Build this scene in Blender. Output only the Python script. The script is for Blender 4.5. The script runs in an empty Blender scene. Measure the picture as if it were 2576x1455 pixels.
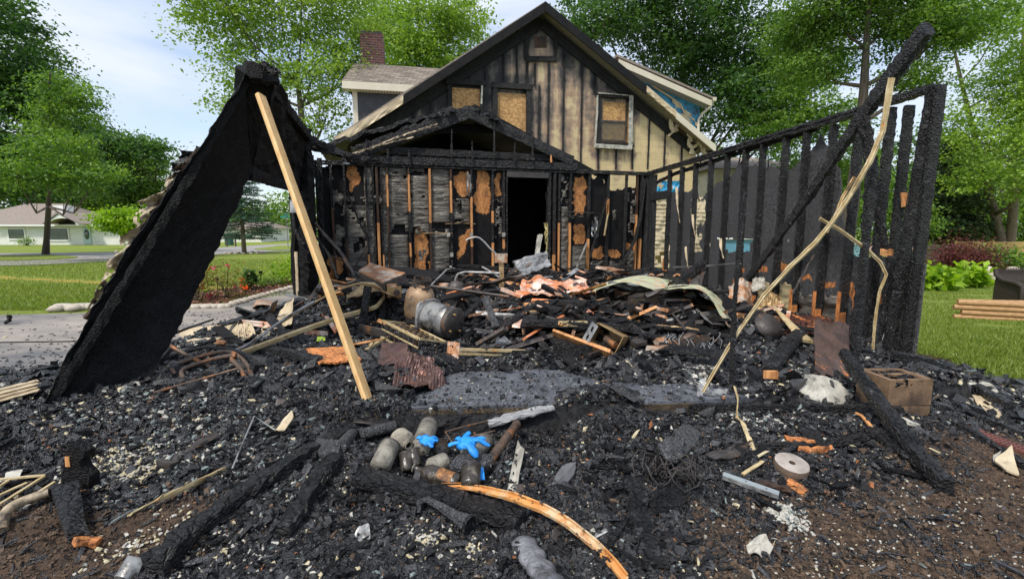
import bpy, math, random
import numpy as np
from mathutils import Vector, Matrix
R=math.radians; random.seed(7); rng=np.random.default_rng(7)
sc=bpy.context.scene; col=sc.collection
# ---------------- camera
CZ=1.42; FPX=1200.0; HOR=566.0; CX,CY=1288.0,727.5
PITCH=math.atan((CY-HOR)/FPX)
cam=bpy.data.cameras.new('camera'); co=bpy.data.objects.new('camera',cam); col.objects.link(co)
co.location=(0,0,CZ); co.rotation_euler=(R(90)-PITCH,0,0)
cam.sensor_width=36; cam.lens=36*FPX/2576; cam.clip_start=0.05; cam.clip_end=3000
sc.camera=co
# ---------------- world
SUN_EL,SUN_AZ=R(56),R(215)      # azimuth clockwise from +Y
w=bpy.data.worlds.new("World"); sc.world=w; w.use_nodes=True
nt=w.node_tree; nd=nt.nodes; lk=nt.links; nd.clear()
out=nd.new('ShaderNodeOutputWorld'); bg=nd.new('ShaderNodeBackground'); sky=nd.new('ShaderNodeTexSky')
sky.sky_type='NISHITA'; sky.sun_disc=False; sky.sun_elevation=SUN_EL; sky.sun_rotation=SUN_AZ
sky.air_density=1.0; sky.dust_density=1.2; sky.ozone_density=1.5
tc=nd.new('ShaderNodeTexCoord'); mp=nd.new('ShaderNodeMapping'); mp.inputs['Scale'].default_value=(1.1,1.1,4.5); mp.inputs['Rotation'].default_value=(0,R(-24),R(12))
lk.new(tc.outputs['Generated'],mp.inputs['Vector'])
nz=nd.new('ShaderNodeTexNoise'); nz.inputs['Scale'].default_value=1.7; nz.inputs['Detail'].default_value=7; nz.inputs['Roughness'].default_value=.5; nz.inputs['Distortion'].default_value=.35
lk.new(mp.outputs['Vector'],nz.inputs['Vector'])
rp=nd.new('ShaderNodeValToRGB'); rp.color_ramp.elements[0].position=.36; rp.color_ramp.elements[1].position=.60
rp.color_ramp.elements[0].color=(.30,.30,.30,1); rp.color_ramp.elements[1].color=(1,1,1,1)
lk.new(nz.outputs['Fac'],rp.inputs['Fac'])
mx=nd.new('ShaderNodeMixRGB'); mx.inputs['Color2'].default_value=(4.1,4.45,5.1,1)
lk.new(rp.outputs['Color'],mx.inputs['Fac']); lk.new(sky.outputs['Color'],mx.inputs['Color1'])
lk.new(mx.outputs['Color'],bg.inputs['Color']); bg.inputs['Strength'].default_value=.15
lk.new(bg.outputs['Background'],out.inputs['Surface'])
# ---------------- sun
sl=bpy.data.lights.new('sun','SUN'); sl.energy=2.6; sl.angle=R(8); sl.color=(1,.95,.87)
so=bpy.data.objects.new('sun',sl); col.objects.link(so)
d=Vector((math.sin(SUN_AZ)*math.cos(SUN_EL),math.cos(SUN_AZ)*math.cos(SUN_EL),math.sin(SUN_EL)))
so.rotation_euler=d.to_track_quat('Z','Y').to_euler(); so.location=(-20,-20,30)
vs=sc.view_settings; vs.view_transform='Standard'; vs.look='None'; vs.gamma=1; vs.use_curve_mapping=False; vs.exposure=0.50
try:
    sc.cycles.max_bounces=6; sc.cycles.transparent_max_bounces=6
except Exception: pass
# ---------------- pixel to world (photo seen at 2576 x 1455)
def ray(px,py):
    x=(px-CX)/FPX; y=(CY-py)/FPX; c,s=math.cos(PITCH),math.sin(PITCH)
    return Vector((x, c+y*s, y*c-s))
def at(px,py,Y):                      # the point seen at px,py standing Y metres ahead
    r=ray(px,py); t=Y/r.y; return Vector((r.x*t,Y,CZ+r.z*t))
def gp(px,py,z=0.0):                  # on level z
    r=ray(px,py); t=(z-CZ)/r.z; return Vector((r.x*t,r.y*t,z))
# ---------------- noise
def vn(x,y,s=0):
    x=np.asarray(x,float); y=np.asarray(y,float)
    ix=np.floor(x).astype(np.int64); iy=np.floor(y).astype(np.int64); fx=x-ix; fy=y-iy
    fx=fx*fx*(3-2*fx); fy=fy*fy*(3-2*fy)
    def h(a,b):
        n=(a*374761393+b*668265263+s*1442695041)&0xFFFFFFFF
        n=((n^(n>>13))*1274126177)&0xFFFFFFFF; return ((n^(n>>16))&0xFFFFFF)/float(0xFFFFFF)
    return (h(ix,iy)*(1-fx)+h(ix+1,iy)*fx)*(1-fy)+(h(ix,iy+1)*(1-fx)+h(ix+1,iy+1)*fx)*fy
def fbm(x,y,s=0,o=4):
    v=0;a=.5;t=0
    for i in range(o): v=v+a*vn(x*2**i,y*2**i,s+i*17); t+=a; a*=.5
    return v/t
def ss(a,b,x): t=np.clip((x-a)/(b-a),0,1); return t*t*(3-2*t)
# ---------------- objects
ORG={}
def tag(o,label=None,cat=None,group=None,kind=None):
    if label: o['label']=label
    if cat: o['category']=cat
    if group: o['group']=group
    if kind: o['kind']=kind
    return o
def thing(name,label,cat,loc,group=None):
    o=bpy.data.objects.new(name,None); col.objects.link(o); o.location=loc; o.empty_display_size=.1
    ORG[o]=Vector(loc); return tag(o,label,cat,group)
class MB:
    def __init__(s): s.v=[]; s.f=[]; s.m=[]; s.sm=[]
    def add(s,vs,fs,m=0,smooth=False):
        b=len(s.v); s.v+=[tuple(v) for v in vs]
        for f in fs: s.f.append(tuple(i+b for i in f)); s.m.append(m); s.sm.append(smooth)
        return s
    def obox(s,c,ax,ay,az,m=0,j=0):       # centre + three half axes
        vs=[]
        for k in ((-1,-1,-1),(1,-1,-1),(1,1,-1),(-1,1,-1),(-1,-1,1),(1,-1,1),(1,1,1),(-1,1,1)):
            p=c+ax*k[0]+ay*k[1]+az*k[2]
            if j: p=p+Vector([random.uniform(-j,j) for _ in range(3)])
            vs.append(p)
        return s.add(vs,[(0,3,2,1),(4,5,6,7),(0,1,5,4),(1,2,6,5),(2,3,7,6),(3,0,4,7)],m)
    def box(s,c,sx,sy,sz,rz=0,m=0,j=0,rx=0,ry=0):
        M=Matrix.Rotation(rz,3,'Z')@Matrix.Rotation(ry,3,'Y')@Matrix.Rotation(rx,3,'X')
        return s.obox(Vector(c),M@Vector((sx/2,0,0)),M@Vector((0,sy/2,0)),M@Vector((0,0,sz/2)),m,j)
    def beam(s,pts,w,h,up=(0,0,1),j=0,step=.06,m=0,taper=None,twist=0):   # rectangular section swept along pts, edges worn by j
        pts=[Vector(p) for p in pts]; up=Vector(up)
        L=[0]
        for a,b in zip(pts,pts[1:]): L.append(L[-1]+(b-a).length)
        n=max(1,int(L[-1]/step)) if (j or len(pts)>2 or twist) else 1
        def P(d):
            for i in range(len(pts)-1):
                if d<=L[i+1] or i==len(pts)-2:
                    return pts[i].lerp(pts[i+1],(d-L[i])/max(1e-9,L[i+1]-L[i]))
        rings=[]
        for i in range(n+1):
            d=L[-1]*i/n; p=P(d); q=(P(min(L[-1],d+.02))-P(max(0,d-.02))).normalized()
            x=q.cross(up); x=x.normalized() if x.length>1e-5 else Vector((1,0,0)); y=x.cross(q).normalized()
            if twist: a=twist*i/n; x,y=x*math.cos(a)+y*math.sin(a),y*math.cos(a)-x*math.sin(a)
            k=1 if not taper else taper(i/n)
            ring=[]
            sec=((-1,-1),(0,-1),(1,-1),(1,0),(1,1),(0,1),(-1,1),(-1,0)) if j else ((-1,-1),(1,-1),(1,1),(-1,1))
            for (a,b) in sec:
                r=1
                if j: r=.9 if a*b else 1.0
                v=p+x*(a*w/2*k*r)+y*(b*h/2*k*r)
                if j: v+=x*random.uniform(-j,j)*1.0+y*random.uniform(-j,j)+q*random.uniform(-j,j)*.5
                ring.append(v)
            rings.append(ring)
        c=len(rings[0]); vs=[v for r in rings for v in r]; fs=[]
        for i in range(n):
            for k in range(c): fs.append((i*c+k,i*c+(k+1)%c,(i+1)*c+(k+1)%c,(i+1)*c+k))
        fs.append(tuple(range(c))[::-1]); fs.append(tuple(n*c+k for k in range(c)))
        return s.add(vs,fs,m)
    def tube(s,pts,r,seg=10,m=0,cap=True,j=0,hollow=False):
        pts=[Vector(p) for p in pts]; rr=r if isinstance(r,(list,tuple)) else [r]*len(pts)
        vs=[];x=None
        for i,p in enumerate(pts):
            q=(pts[min(i+1,len(pts)-1)]-pts[max(i-1,0)]); q=q.normalized() if q.length>1e-9 else Vector((0,0,1))
            if x is None: x=q.orthogonal().normalized()
            x=(x-q*x.dot(q)); x=x.normalized() if x.length>1e-6 else q.orthogonal().normalized()
            y=q.cross(x)
            for k in range(seg):
                a=2*math.pi*k/seg; rad=rr[i]*(1+(random.uniform(-j,j) if j else 0)); vs.append(p+x*math.cos(a)*rad+y*math.sin(a)*rad)
        fs=[]; n=len(pts)
        for i in range(n-1):
            for k in range(seg): fs.append((i*seg+k,i*seg+(k+1)%seg,(i+1)*seg+(k+1)%seg,(i+1)*seg+k))
        s.add(vs,fs,m,True)
        if cap: s.add(vs,[tuple(range(seg))[::-1],tuple((n-1)*seg+k for k in range(seg))],m)
        return s
    def sheet(s,c,nu,nv,th=0,fn=None,m=0,smooth=False,mask=None,mf=None):   # patch between four corners c=[00,10,11,01]
        c=[Vector(p) for p in c]; N=((c[1]-c[0]).cross(c[3]-c[0])).normalized()
        vs=[];
        for jx in range(nv+1):
            for i in range(nu+1):
                u,v=i/nu,jx/nv
                p=c[0].lerp(c[1],u).lerp(c[3].lerp(c[2],u),v)
                if fn:
                    dd=fn(u,v); p=p+(N*dd if not isinstance(dd,Vector) else dd)
                vs.append(p)
        W=nu+1; n0=len(vs); quads=[(i,j_) for j_ in range(nv) for i in range(nu) if (mask is None or mask((i+.5)/nu,(j_+.5)/nv))]
        fs=[(j_*W+i,j_*W+i+1,(j_+1)*W+i+1,(j_+1)*W+i) for i,j_ in quads]
        ms=[mf((i+.5)/nu,(j_+.5)/nv) if mf else m for i,j_ in quads]
        if th:
            vs+= [v-N*th for v in vs]
            fs2=[tuple(k+n0 for k in f[::-1]) for f in fs]
            ed={}
            for f in fs:
                for a,b in zip(f,f[1:]+f[:1]): ed[(a,b)]=1
            side=[(b,a,a+n0,b+n0) for (a,b) in ed if (b,a) not in ed]
            b=len(s.v); s.v+=[tuple(v) for v in vs]
            for f,mm in list(zip(fs,ms))+list(zip(fs2,ms)): s.f.append(tuple(i+b for i in f)); s.m.append(mm); s.sm.append(smooth)
            for f in side: s.f.append(tuple(i+b for i in f)); s.m.append(m); s.sm.append(False)
        else:
            b=len(s.v); s.v+=[tuple(v) for v in vs]
            for f,mm in zip(fs,ms): s.f.append(tuple(i+b for i in f)); s.m.append(mm); s.sm.append(smooth)
        return s
    def prism(s,poly,n,th,m=0):           # closed outline extruded by th along n
        poly=[Vector(p) for p in poly]; n=Vector(n).normalized()*th; k=len(poly)
        vs=poly+[p+n for p in poly]
        fs=[tuple(range(k)),tuple(range(2*k-1,k-1,-1))]+[(i,i+k,(i+1)%k+k,(i+1)%k) for i in range(k)]
        return s.add(vs,fs,m)
    def lathe(s,c,axis,prof,seg=20,m=0,j=0):   # prof = [(r,h)]
        c=Vector(c); a=Vector(axis).normalized(); x=a.orthogonal().normalized(); y=a.cross(x); vs=[];fs=[]
        for r,h in prof:
            for k in range(seg):
                t=2*math.pi*k/seg; q=r*(1+(random.uniform(-j,j) if j else 0)); vs.append(c+a*h+x*math.cos(t)*q+y*math.sin(t)*q)
        for i in range(len(prof)-1):
            for k in range(seg): fs.append((i*seg+k,i*seg+(k+1)%seg,(i+1)*seg+(k+1)%seg,(i+1)*seg+k))
        return s.add(vs,fs,m,True)
    def build(s,name,mats,parent=None,org=None):
        if not isinstance(mats,(list,tuple)): mats=[mats]
        if parent is not None: o0=ORG[parent]
        elif org is not None: o0=Vector(org)
        else:
            a=np.array(s.v); o0=Vector((float(a[:,0].mean()),float(a[:,1].mean()),float(a[:,2].min())))
        me=bpy.data.meshes.new(name); me.from_pydata([(v[0]-o0.x,v[1]-o0.y,v[2]-o0.z) for v in s.v],[],s.f)
        for m in mats: me.materials.append(m)
        me.polygons.foreach_set('material_index',s.m); me.polygons.foreach_set('use_smooth',s.sm); me.update()
        o=bpy.data.objects.new(name,me); col.objects.link(o); ORG[o]=o0
        if parent is not None: o.parent=parent
        else: o.location=o0
        return o
def npmesh(name,verts,faces,mats,mi=None,attr=None,org=(0,0,0),parent=None,smooth=False):   # faces (n,4) or (n,3)
    me=bpy.data.meshes.new(name); o0=ORG[parent] if parent is not None else Vector(org)
    verts=np.asarray(verts,np.float32)-np.array(o0,np.float32); k=faces.shape[1]; n=len(faces)
    me.vertices.add(len(verts)); me.vertices.foreach_set('co',verts.ravel())
    me.loops.add(n*k); me.loops.foreach_set('vertex_index',faces.astype(np.int32).ravel())
    me.polygons.add(n); me.polygons.foreach_set('loop_start',np.arange(0,n*k,k,dtype=np.int32)); me.polygons.foreach_set('loop_total',np.full(n,k,np.int32))
    for m in (mats if isinstance(mats,(list,tuple)) else [mats]): me.materials.append(m)
    if mi is not None: me.polygons.foreach_set('material_index',np.asarray(mi,np.int32))
    me.polygons.foreach_set('use_smooth',np.full(n,smooth))
    if attr:
        for nm,(dom,a) in attr.items():
            at_=me.attributes.new(nm,'FLOAT',dom); at_.data.foreach_set('value',np.asarray(a,np.float32))
    me.update(calc_edges=True)
    o=bpy.data.objects.new(name,me); col.objects.link(o); ORG[o]=o0
    if parent is not None: o.parent=parent
    else: o.location=o0
    return o
# ---------------- materials
def mat(name,c1,c2=None,scale=8,rough=.7,metal=0,bump=.3,bscale=None,detail=6,stretch=(1,1,1),c3=None,s3=3,p3=.6,w3=.08,spec=.5,pos=(.35,.65),kind='noise',coat=0,bdist=.02,trans=0,voro=0,vscale=30,spots=None):
    m=bpy.data.materials.new(name); m.use_nodes=True; n=m.node_tree.nodes; l=m.node_tree.links; b=n['Principled BSDF']
    b.inputs['Roughness'].default_value=rough; b.inputs['Metallic'].default_value=metal; b.inputs['Specular IOR Level'].default_value=spec
    if coat: b.inputs['Coat Weight'].default_value=coat; b.inputs['Coat Roughness'].default_value=.25
    t=n.new('ShaderNodeTexCoord'); mpn=n.new('ShaderNodeMapping'); mpn.inputs['Scale'].default_value=stretch; l.new(t.outputs['Object'],mpn.inputs['Vector'])
    V=mpn.outputs['Vector']
    def noise(sc_,de=detail,off=0,ro=.6):
        z=n.new('ShaderNodeTexNoise'); z.inputs['Scale'].default_value=sc_; z.inputs['Detail'].default_value=de; z.inputs['Roughness'].default_value=ro
        if off:
            mq=n.new('ShaderNodeMapping'); mq.inputs['Location'].default_value=(off,off*1.7,off*.6); l.new(V,mq.inputs['Vector']); l.new(mq.outputs['Vector'],z.inputs['Vector'])
        else: l.new(V,z.inputs['Vector'])
        return z.outputs['Fac']
    def ramp(f,a,b_,ca=(0,0,0),cb=(1,1,1)):
        r=n.new('ShaderNodeValToRGB'); r.color_ramp.elements[0].position=a; r.color_ramp.elements[1].position=b_
        r.color_ramp.elements[0].color=(*ca,1); r.color_ramp.elements[1].color=(*cb,1); l.new(f,r.inputs['Fac']); return r.outputs['Color']
    c2=c2 or tuple(x*.75 for x in c1)
    C=ramp(noise(scale),pos[0],pos[1],c1,c2)
    if c3:
        mxn=n.new('ShaderNodeMixRGB'); l.new(ramp(noise(s3,8,3.1,.7),p3-w3,p3+w3),mxn.inputs['Fac']); l.new(C,mxn.inputs['Color1']); mxn.inputs['Color2'].default_value=(*c3,1); C=mxn.outputs['Color']
    if spots:      # (colour, scale, threshold)
        mxn=n.new('ShaderNodeMixRGB'); l.new(ramp(noise(spots[1],5,7.7,.7),spots[2]-.02,spots[2]+.03),mxn.inputs['Fac']); l.new(C,mxn.inputs['Color1']); mxn.inputs['Color2'].default_value=(*spots[0],1); C=mxn.outputs['Color']
    l.new(C,b.inputs['Base Color'])
    hsrc=noise(bscale or scale*3,6)
    bp=n.new('ShaderNodeBump'); bp.inputs['Strength'].default_value=bump; bp.inputs['Distance'].default_value=bdist
    if voro:
        vo=n.new('ShaderNodeTexVoronoi'); vo.feature='DISTANCE_TO_EDGE'; vo.inputs['Scale'].default_value=vscale; l.new(V,vo.inputs['Vector'])
        rr_=ramp(vo.outputs['Distance'],0,.22)
        ma=n.new('ShaderNodeMath'); ma.operation='MULTIPLY_ADD'; ma.inputs[1].default_value=voro; l.new(rr_,ma.inputs[0]); l.new(hsrc,ma.inputs[2]); l.new(ma.outputs[0],bp.inputs['Height'])
    else: l.new(hsrc,bp.inputs['Height'])
    l.new(bp.outputs['Normal'],b.inputs['Normal'])
    return m
M={}
M['char']=mat('charred wood',(.006,.006,.007),(.024,.023,.024),scale=9,rough=.45,bump=.9,voro=.8,vscale=34,bscale=60,stretch=(1,1,.55),bdist=.025,spec=.45)
M['charx']=mat('charred lumber',(.006,.006,.007),(.026,.025,.026),scale=9,rough=.38,bump=1,voro=.75,vscale=24,bscale=80,bdist=.03,spec=.5,c3=(.13,.13,.14),s3=12,p3=.63,w3=.05,stretch=(1,1,1.9))  # grey patches: silvery char with its glint put into the colour
M['panel']=mat('deep black char',(.003,.003,.0035),(.008,.008,.009),scale=7,rough=.6,bump=.7,voro=.6,vscale=44,bscale=60,bdist=.012,spec=.22,stretch=(1,1,1.5))
M['soot']=mat('soot black',(.004,.004,.005),(.012,.011,.011),scale=5,rough=.75,bump=.5,bscale=20,spec=.25)
M['sootbrown']=mat('scorched brown wood',(.02,.012,.008),(.10,.04,.015),scale=4,rough=.7,bump=.5,bscale=40,pos=(.4,.7))
M['osbchar']=mat('charred board',(.035,.035,.038),(.12,.12,.125),scale=30,rough=.42,bump=1,voro=.7,vscale=60,bscale=90,bdist=.012,spec=.5)
M['osb']=mat('scorched strand board',(.62,.28,.085),(.36,.13,.035),scale=16,rough=.75,bump=.5,stretch=(1.5,1.5,1),c3=(.05,.02,.012),s3=4.5,p3=.60,w3=.12,bscale=40,spots=((.75,.42,.17),38,.62))
M['osbh']=mat('strand board',(.58,.34,.13),(.24,.11,.03),scale=11,rough=.8,bump=.3,stretch=(1,1,1.6),c3=(.12,.06,.03),s3=3,p3=.66,w3=.15,spots=((.66,.45,.22),26,.58))
M['stud']=mat('bare stud wood',(.72,.36,.14),(.42,.17,.05),scale=5,rough=.65,bump=.15,stretch=(6,6,.7),c3=(.03,.015,.01),s3=3.5,p3=.64,w3=.08)
M['orange']=mat('heat orange wood',(.80,.31,.09),(.42,.14,.04),scale=8,rough=.75,bump=.4,stretch=(4,4,1),c3=(.03,.015,.01),s3=7,p3=.57,w3=.12,spots=((.75,.45,.2),20,.62))
M['fresh']=mat('fresh lumber',(.72,.48,.22),(.58,.34,.13),scale=3,rough=.6,bump=.12,stretch=(8,8,.9),c3=(.42,.22,.07),s3=1.3,p3=.70,w3=.03)
M['foil']=mat('sooted insulation facing',(.26,.24,.20),(.12,.11,.094),scale=3,rough=.36,metal=.3,bump=1.0,bscale=5,bdist=.05,detail=3,stretch=(.8,.8,5),c3=(.015,.014,.013),s3=1.6,p3=.55,w3=.14)
M['kraft']=mat('tan insulation facing',(.45,.38,.22),(.28,.22,.12),scale=4,rough=.6,bump=.3,c3=(.06,.05,.03),s3=4,p3=.66)
M['vinyl']=mat('cream vinyl',(.60,.49,.33),(.46,.36,.22),scale=3,rough=.5,bump=.1,c3=(.12,.07,.04),s3=5,p3=.64)
M['white']=mat('white scrap',(.50,.48,.41),(.30,.28,.24),scale=9,rough=.65,bump=.4,c3=(.09,.085,.075),s3=8,p3=.57)
M['trim']=mat('bent trim',(.56,.46,.27),(.36,.25,.11),scale=9,rough=.45,bump=.2,c3=(.07,.05,.03),s3=6,p3=.64,spots=((.7,.28,.06),7,.64))
M['trimo']=mat('rusty orange trim',(.66,.33,.10),(.50,.20,.05),scale=9,rough=.6,bump=.5,c3=(.60,.46,.28),s3=7,p3=.54,w3=.05,spots=((.07,.04,.025),24,.60))
M['rust']=mat('rusted metal',(.48,.22,.09),(.22,.10,.05),scale=7,rough=.6,metal=.25,bump=.4,c3=(.50,.42,.34),s3=6,p3=.53,w3=.06,spots=((.03,.02,.02),16,.62))
M['rustor']=mat('orange rust sheet',(.75,.27,.10),(.55,.16,.05),scale=5,rough=.5,metal=.2,bump=.3,c3=(.75,.60,.50),s3=3,p3=.53,w3=.07,spots=((.03,.02,.025),6,.58))
M['burntmetal']=mat('burnt metal',(.10,.09,.085),(.05,.04,.035),scale=8,rough=.5,metal=.5,bump=.4,c3=(.30,.14,.06),s3=6,p3=.62,w3=.06)
M['graymetal']=mat('heat greyed metal',(.42,.42,.41),(.20,.20,.20),scale=5,rough=.42,metal=.5,bump=.3,c3=(.04,.035,.03),s3=5,p3=.58,w3=.06,spots=((.45,.20,.07),6,.63))
M['tanmetal']=mat('tan scorched metal',(.50,.36,.18),(.30,.18,.08),scale=5,rough=.45,metal=.4,bump=.3,c3=(.05,.03,.02),s3=6,p3=.58,w3=.07)
M['pipe']=mat('rust spotted pipe',(.16,.11,.08),(.07,.05,.04),scale=12,rough=.5,metal=.4,bump=.4,c3=(.42,.16,.05),s3=9,p3=.57,w3=.05)
M['brownmetal']=mat('brown crumpled metal',(.16,.09,.075),(.08,.045,.04),scale=6,rough=.4,metal=.4,bump=.25,c3=(.30,.14,.09),s3=5,p3=.62)
M['block']=mat('stained concrete block',(.24,.15,.085),(.12,.075,.045),scale=10,rough=.95,bump=.8,bscale=90,c3=(.02,.016,.013),s3=4,p3=.6,w3=.1,bdist=.008)
M['slab']=mat('sooted concrete slab',(.07,.074,.085),(.15,.158,.18),scale=9,rough=.36,bump=.5,bscale=60,c3=(.02,.02,.022),s3=7,p3=.58,w3=.06,bdist=.01,spots=((.012,.012,.012),38,.57))
M['slabside']=mat('slab edge',(.20,.14,.07),(.07,.05,.03),scale=7,rough=.9,bump=.6,bscale=40,stretch=(1,1,2),c3=(.012,.011,.01),s3=3,p3=.52,w3=.12)
M['drive']=mat('concrete drive',(.42,.36,.30),(.33,.29,.25),scale=1.3,rough=.85,bump=.3,bscale=50,c3=(.11,.11,.115),s3=.9,p3=.52,w3=.14,bdist=.006,stretch=(.5,1,1),spots=((.10,.09,.09),9,.63))
M['road']=mat('asphalt road',(.30,.28,.26),(.25,.235,.22),scale=4,rough=.9,bump=.3,bscale=60)
M['glove']=mat('blue nitrile glove',(.02,.30,.78),(.015,.22,.66),scale=10,rough=.55,bump=.6,bscale=30,bdist=.008,c3=(.01,.10,.30),s3=14,p3=.64)  # darker blue blotches paint the shade of folds into the colour
M['bottle']=mat('sooty glass',(.022,.018,.014),(.05,.04,.03),scale=10,rough=.22,bump=.3,c3=(.20,.17,.13),s3=12,p3=.64,spec=.6)
M['jar']=mat('ash caked jar',(.24,.22,.18),(.09,.08,.07),scale=14,rough=.6,bump=.6,c3=(.28,.26,.21),s3=12,p3=.56)
M['ash']=mat('pale ash',(.40,.39,.36),(.20,.195,.18),scale=14,rough=.9,bump=.7,bscale=50)
M['brick']=None
M['stone']=mat('river stone',(.50,.45,.37),(.36,.31,.25),scale=4,rough=.8,bump=.3)
M['log']=mat('landscape timber',(.50,.30,.14),(.33,.18,.08),scale=5,rough=.75,bump=.3,stretch=(1.5,6,6))
M['wicker']=mat('brown wicker',(.045,.03,.022),(.02,.014,.011),scale=60,rough=.5,bump=.6)
M['mulch']=mat('red mulch',(.16,.055,.03),(.07,.025,.018),scale=40,rough=.95,bump=1,bscale=90)
M['bark']=mat('tree bark',(.13,.105,.08),(.06,.048,.038),scale=6,rough=.95,bump=.8,stretch=(4,4,.8))
M['barkl']=mat('pale bark',(.22,.17,.12),(.11,.085,.06),scale=6,rough=.95,bump=.8,stretch=(4,4,.8))
M['whitewall']=mat('white painted wall',(.74,.74,.68),(.68,.68,.62),scale=2,rough=.7,bump=.15,bscale=20)
M['whitetrim']=mat('white trim paint',(.80,.80,.78),(.74,.74,.72),scale=2,rough=.6,bump=.05)
M['shingle']=mat('brown grey shingles',(.30,.25,.21),(.19,.155,.13),scale=7,rough=.95,bump=.4,stretch=(1,1,4))
M['glass']=mat('dark window glass',(.06,.075,.07),(.09,.11,.10),scale=1,rough=.12,bump=0,spec=.8)
M['creamtrim']=mat('cream trim',(.66,.60,.48),(.58,.52,.40),scale=2,rough=.5,bump=.05)
M['blue']=mat('blue house wrap',(.03,.28,.48),(.02,.14,.26),scale=5,rough=.4,bump=.5,c3=(.02,.02,.025),s3=3,p3=.6,w3=.06)
M['pool']=mat('pool blue',(.14,.33,.44),(.10,.26,.36),scale=3,rough=.2,bump=.1)
M['fence']=mat('cedar fence boards',(.62,.42,.17),(.48,.31,.12),scale=3,rough=.85,bump=.3,stretch=(5,5,.6))
M['cable']=mat('burnt cable',(.05,.04,.035),(.02,.018,.016),scale=20,rough=.6,bump=.3)
M['red']=mat('red plastic',(.5,.04,.03),rough=.4); M['green']=mat('green sign metal',(.03,.28,.20),rough=.5)
M['lime']=mat('lime leaf',(.45,.62,.06),rough=.6)
M['dirt']=mat('red plastic scrap',(.45,.06,.03),rough=.6)
M['insul']=mat('singed fluffy ash',(.05,.05,.052),(.16,.16,.16),scale=30,rough=.95,bump=1.0,bscale=80)
# ================= terrain =================
def T(x,y):
    x=np.asarray(x,float); y=np.asarray(y,float)
    r=ss(3.9,6.2,x)*(-.62*ss(4.2,11.5,y)-.62*ss(11,26,y))
    l=ss(5,-8,x)*(-.5*ss(15,48,y))
    return r+l
def gt(px,py):                        # where the sight line meets the terrain
    r=ray(px,py); t=.5
    while t<200:
        p=r*t; z=CZ+p.z
        if z<=float(T(p.x,p.y)): break
        t*=1.01
    lo,hi=t/1.01,t
    for _ in range(18):
        m=(lo+hi)/2; p=r*m
        if CZ+p.z<=float(T(p.x,p.y)): hi=m
        else: lo=m
    p=r*hi; return Vector((p.x,p.y,float(T(p.x,p.y))))
def leafmat(name,dark,light,trans=.35,rough=.5):
    m=bpy.data.materials.new(name); m.use_nodes=True; n=m.node_tree.nodes; l=m.node_tree.links; b=n['Principled BSDF']; o=n['Material Output']
    a=n.new('ShaderNodeAttribute'); a.attribute_name='tint'
    r=n.new('ShaderNodeValToRGB'); r.color_ramp.elements[0].color=(*dark,1); r.color_ramp.elements[1].color=(*light,1); l.new(a.outputs['Fac'],r.inputs['Fac'])
    l.new(r.outputs['Color'],b.inputs['Base Color']); b.inputs['Roughness'].default_value=rough; b.inputs['Specular IOR Level'].default_value=.35
    if trans:
        t=n.new('ShaderNodeBsdfTranslucent'); g=n.new('ShaderNodeMixRGB'); g.blend_type='MULTIPLY'; g.inputs['Fac'].default_value=1; g.inputs['Color2'].default_value=(1.9,2.0,.7,1)
        l.new(r.outputs['Color'],g.inputs['Color1']); l.new(g.outputs['Color'],t.inputs['Color'])
        x=n.new('ShaderNodeMixShader'); x.inputs['Fac'].default_value=trans; l.new(b.outputs[0],x.inputs[1]); l.new(t.outputs[0],x.inputs[2]); l.new(x.outputs[0],o.inputs['Surface'])
    return m
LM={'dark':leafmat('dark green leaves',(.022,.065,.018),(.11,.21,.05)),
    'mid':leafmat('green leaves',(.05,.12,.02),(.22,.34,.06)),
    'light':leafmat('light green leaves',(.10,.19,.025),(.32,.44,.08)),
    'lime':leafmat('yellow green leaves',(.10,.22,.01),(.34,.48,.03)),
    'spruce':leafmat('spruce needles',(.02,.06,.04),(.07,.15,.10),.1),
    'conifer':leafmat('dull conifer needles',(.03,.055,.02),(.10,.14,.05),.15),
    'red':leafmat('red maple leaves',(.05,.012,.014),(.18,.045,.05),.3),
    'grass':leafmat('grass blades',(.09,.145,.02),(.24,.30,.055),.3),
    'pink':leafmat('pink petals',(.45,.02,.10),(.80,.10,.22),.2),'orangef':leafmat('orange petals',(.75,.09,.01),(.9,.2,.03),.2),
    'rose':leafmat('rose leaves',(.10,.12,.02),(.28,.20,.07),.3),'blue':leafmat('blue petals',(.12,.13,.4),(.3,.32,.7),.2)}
def leaves(name,P,L,mt,parent,tint=None,wid=.55,org=(0,0,0),up=.5):
    n=len(P); a=rng.normal(size=(n,3)); a[:,2]*=.6; a/=np.linalg.norm(a,axis=1)[:,None]+1e-9
    nn=rng.normal(size=(n,3)); nn[:,2]+=up*2; b=np.cross(nn,a); b/=np.linalg.norm(b,axis=1)[:,None]+1e-9
    s=(L*rng.uniform(.6,1.35,n))[:,None]; V=np.empty((n,4,3))
    V[:,0]=P; V[:,1]=P+a*s*.5+b*s*wid*.5; V[:,2]=P+a*s; V[:,3]=P+a*s*.45-b*s*wid*.5
    V[:,2,2]-=s[:,0]*.15
    F=np.arange(n*4).reshape(n,4)
    t=rng.uniform(0,1,n) if tint is None else np.clip(tint+rng.normal(0,.07,n),0,1)
    return npmesh(name,V.reshape(-1,3),F,mt,attr={'tint':('FACE',t)},org=org,parent=parent)
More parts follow.
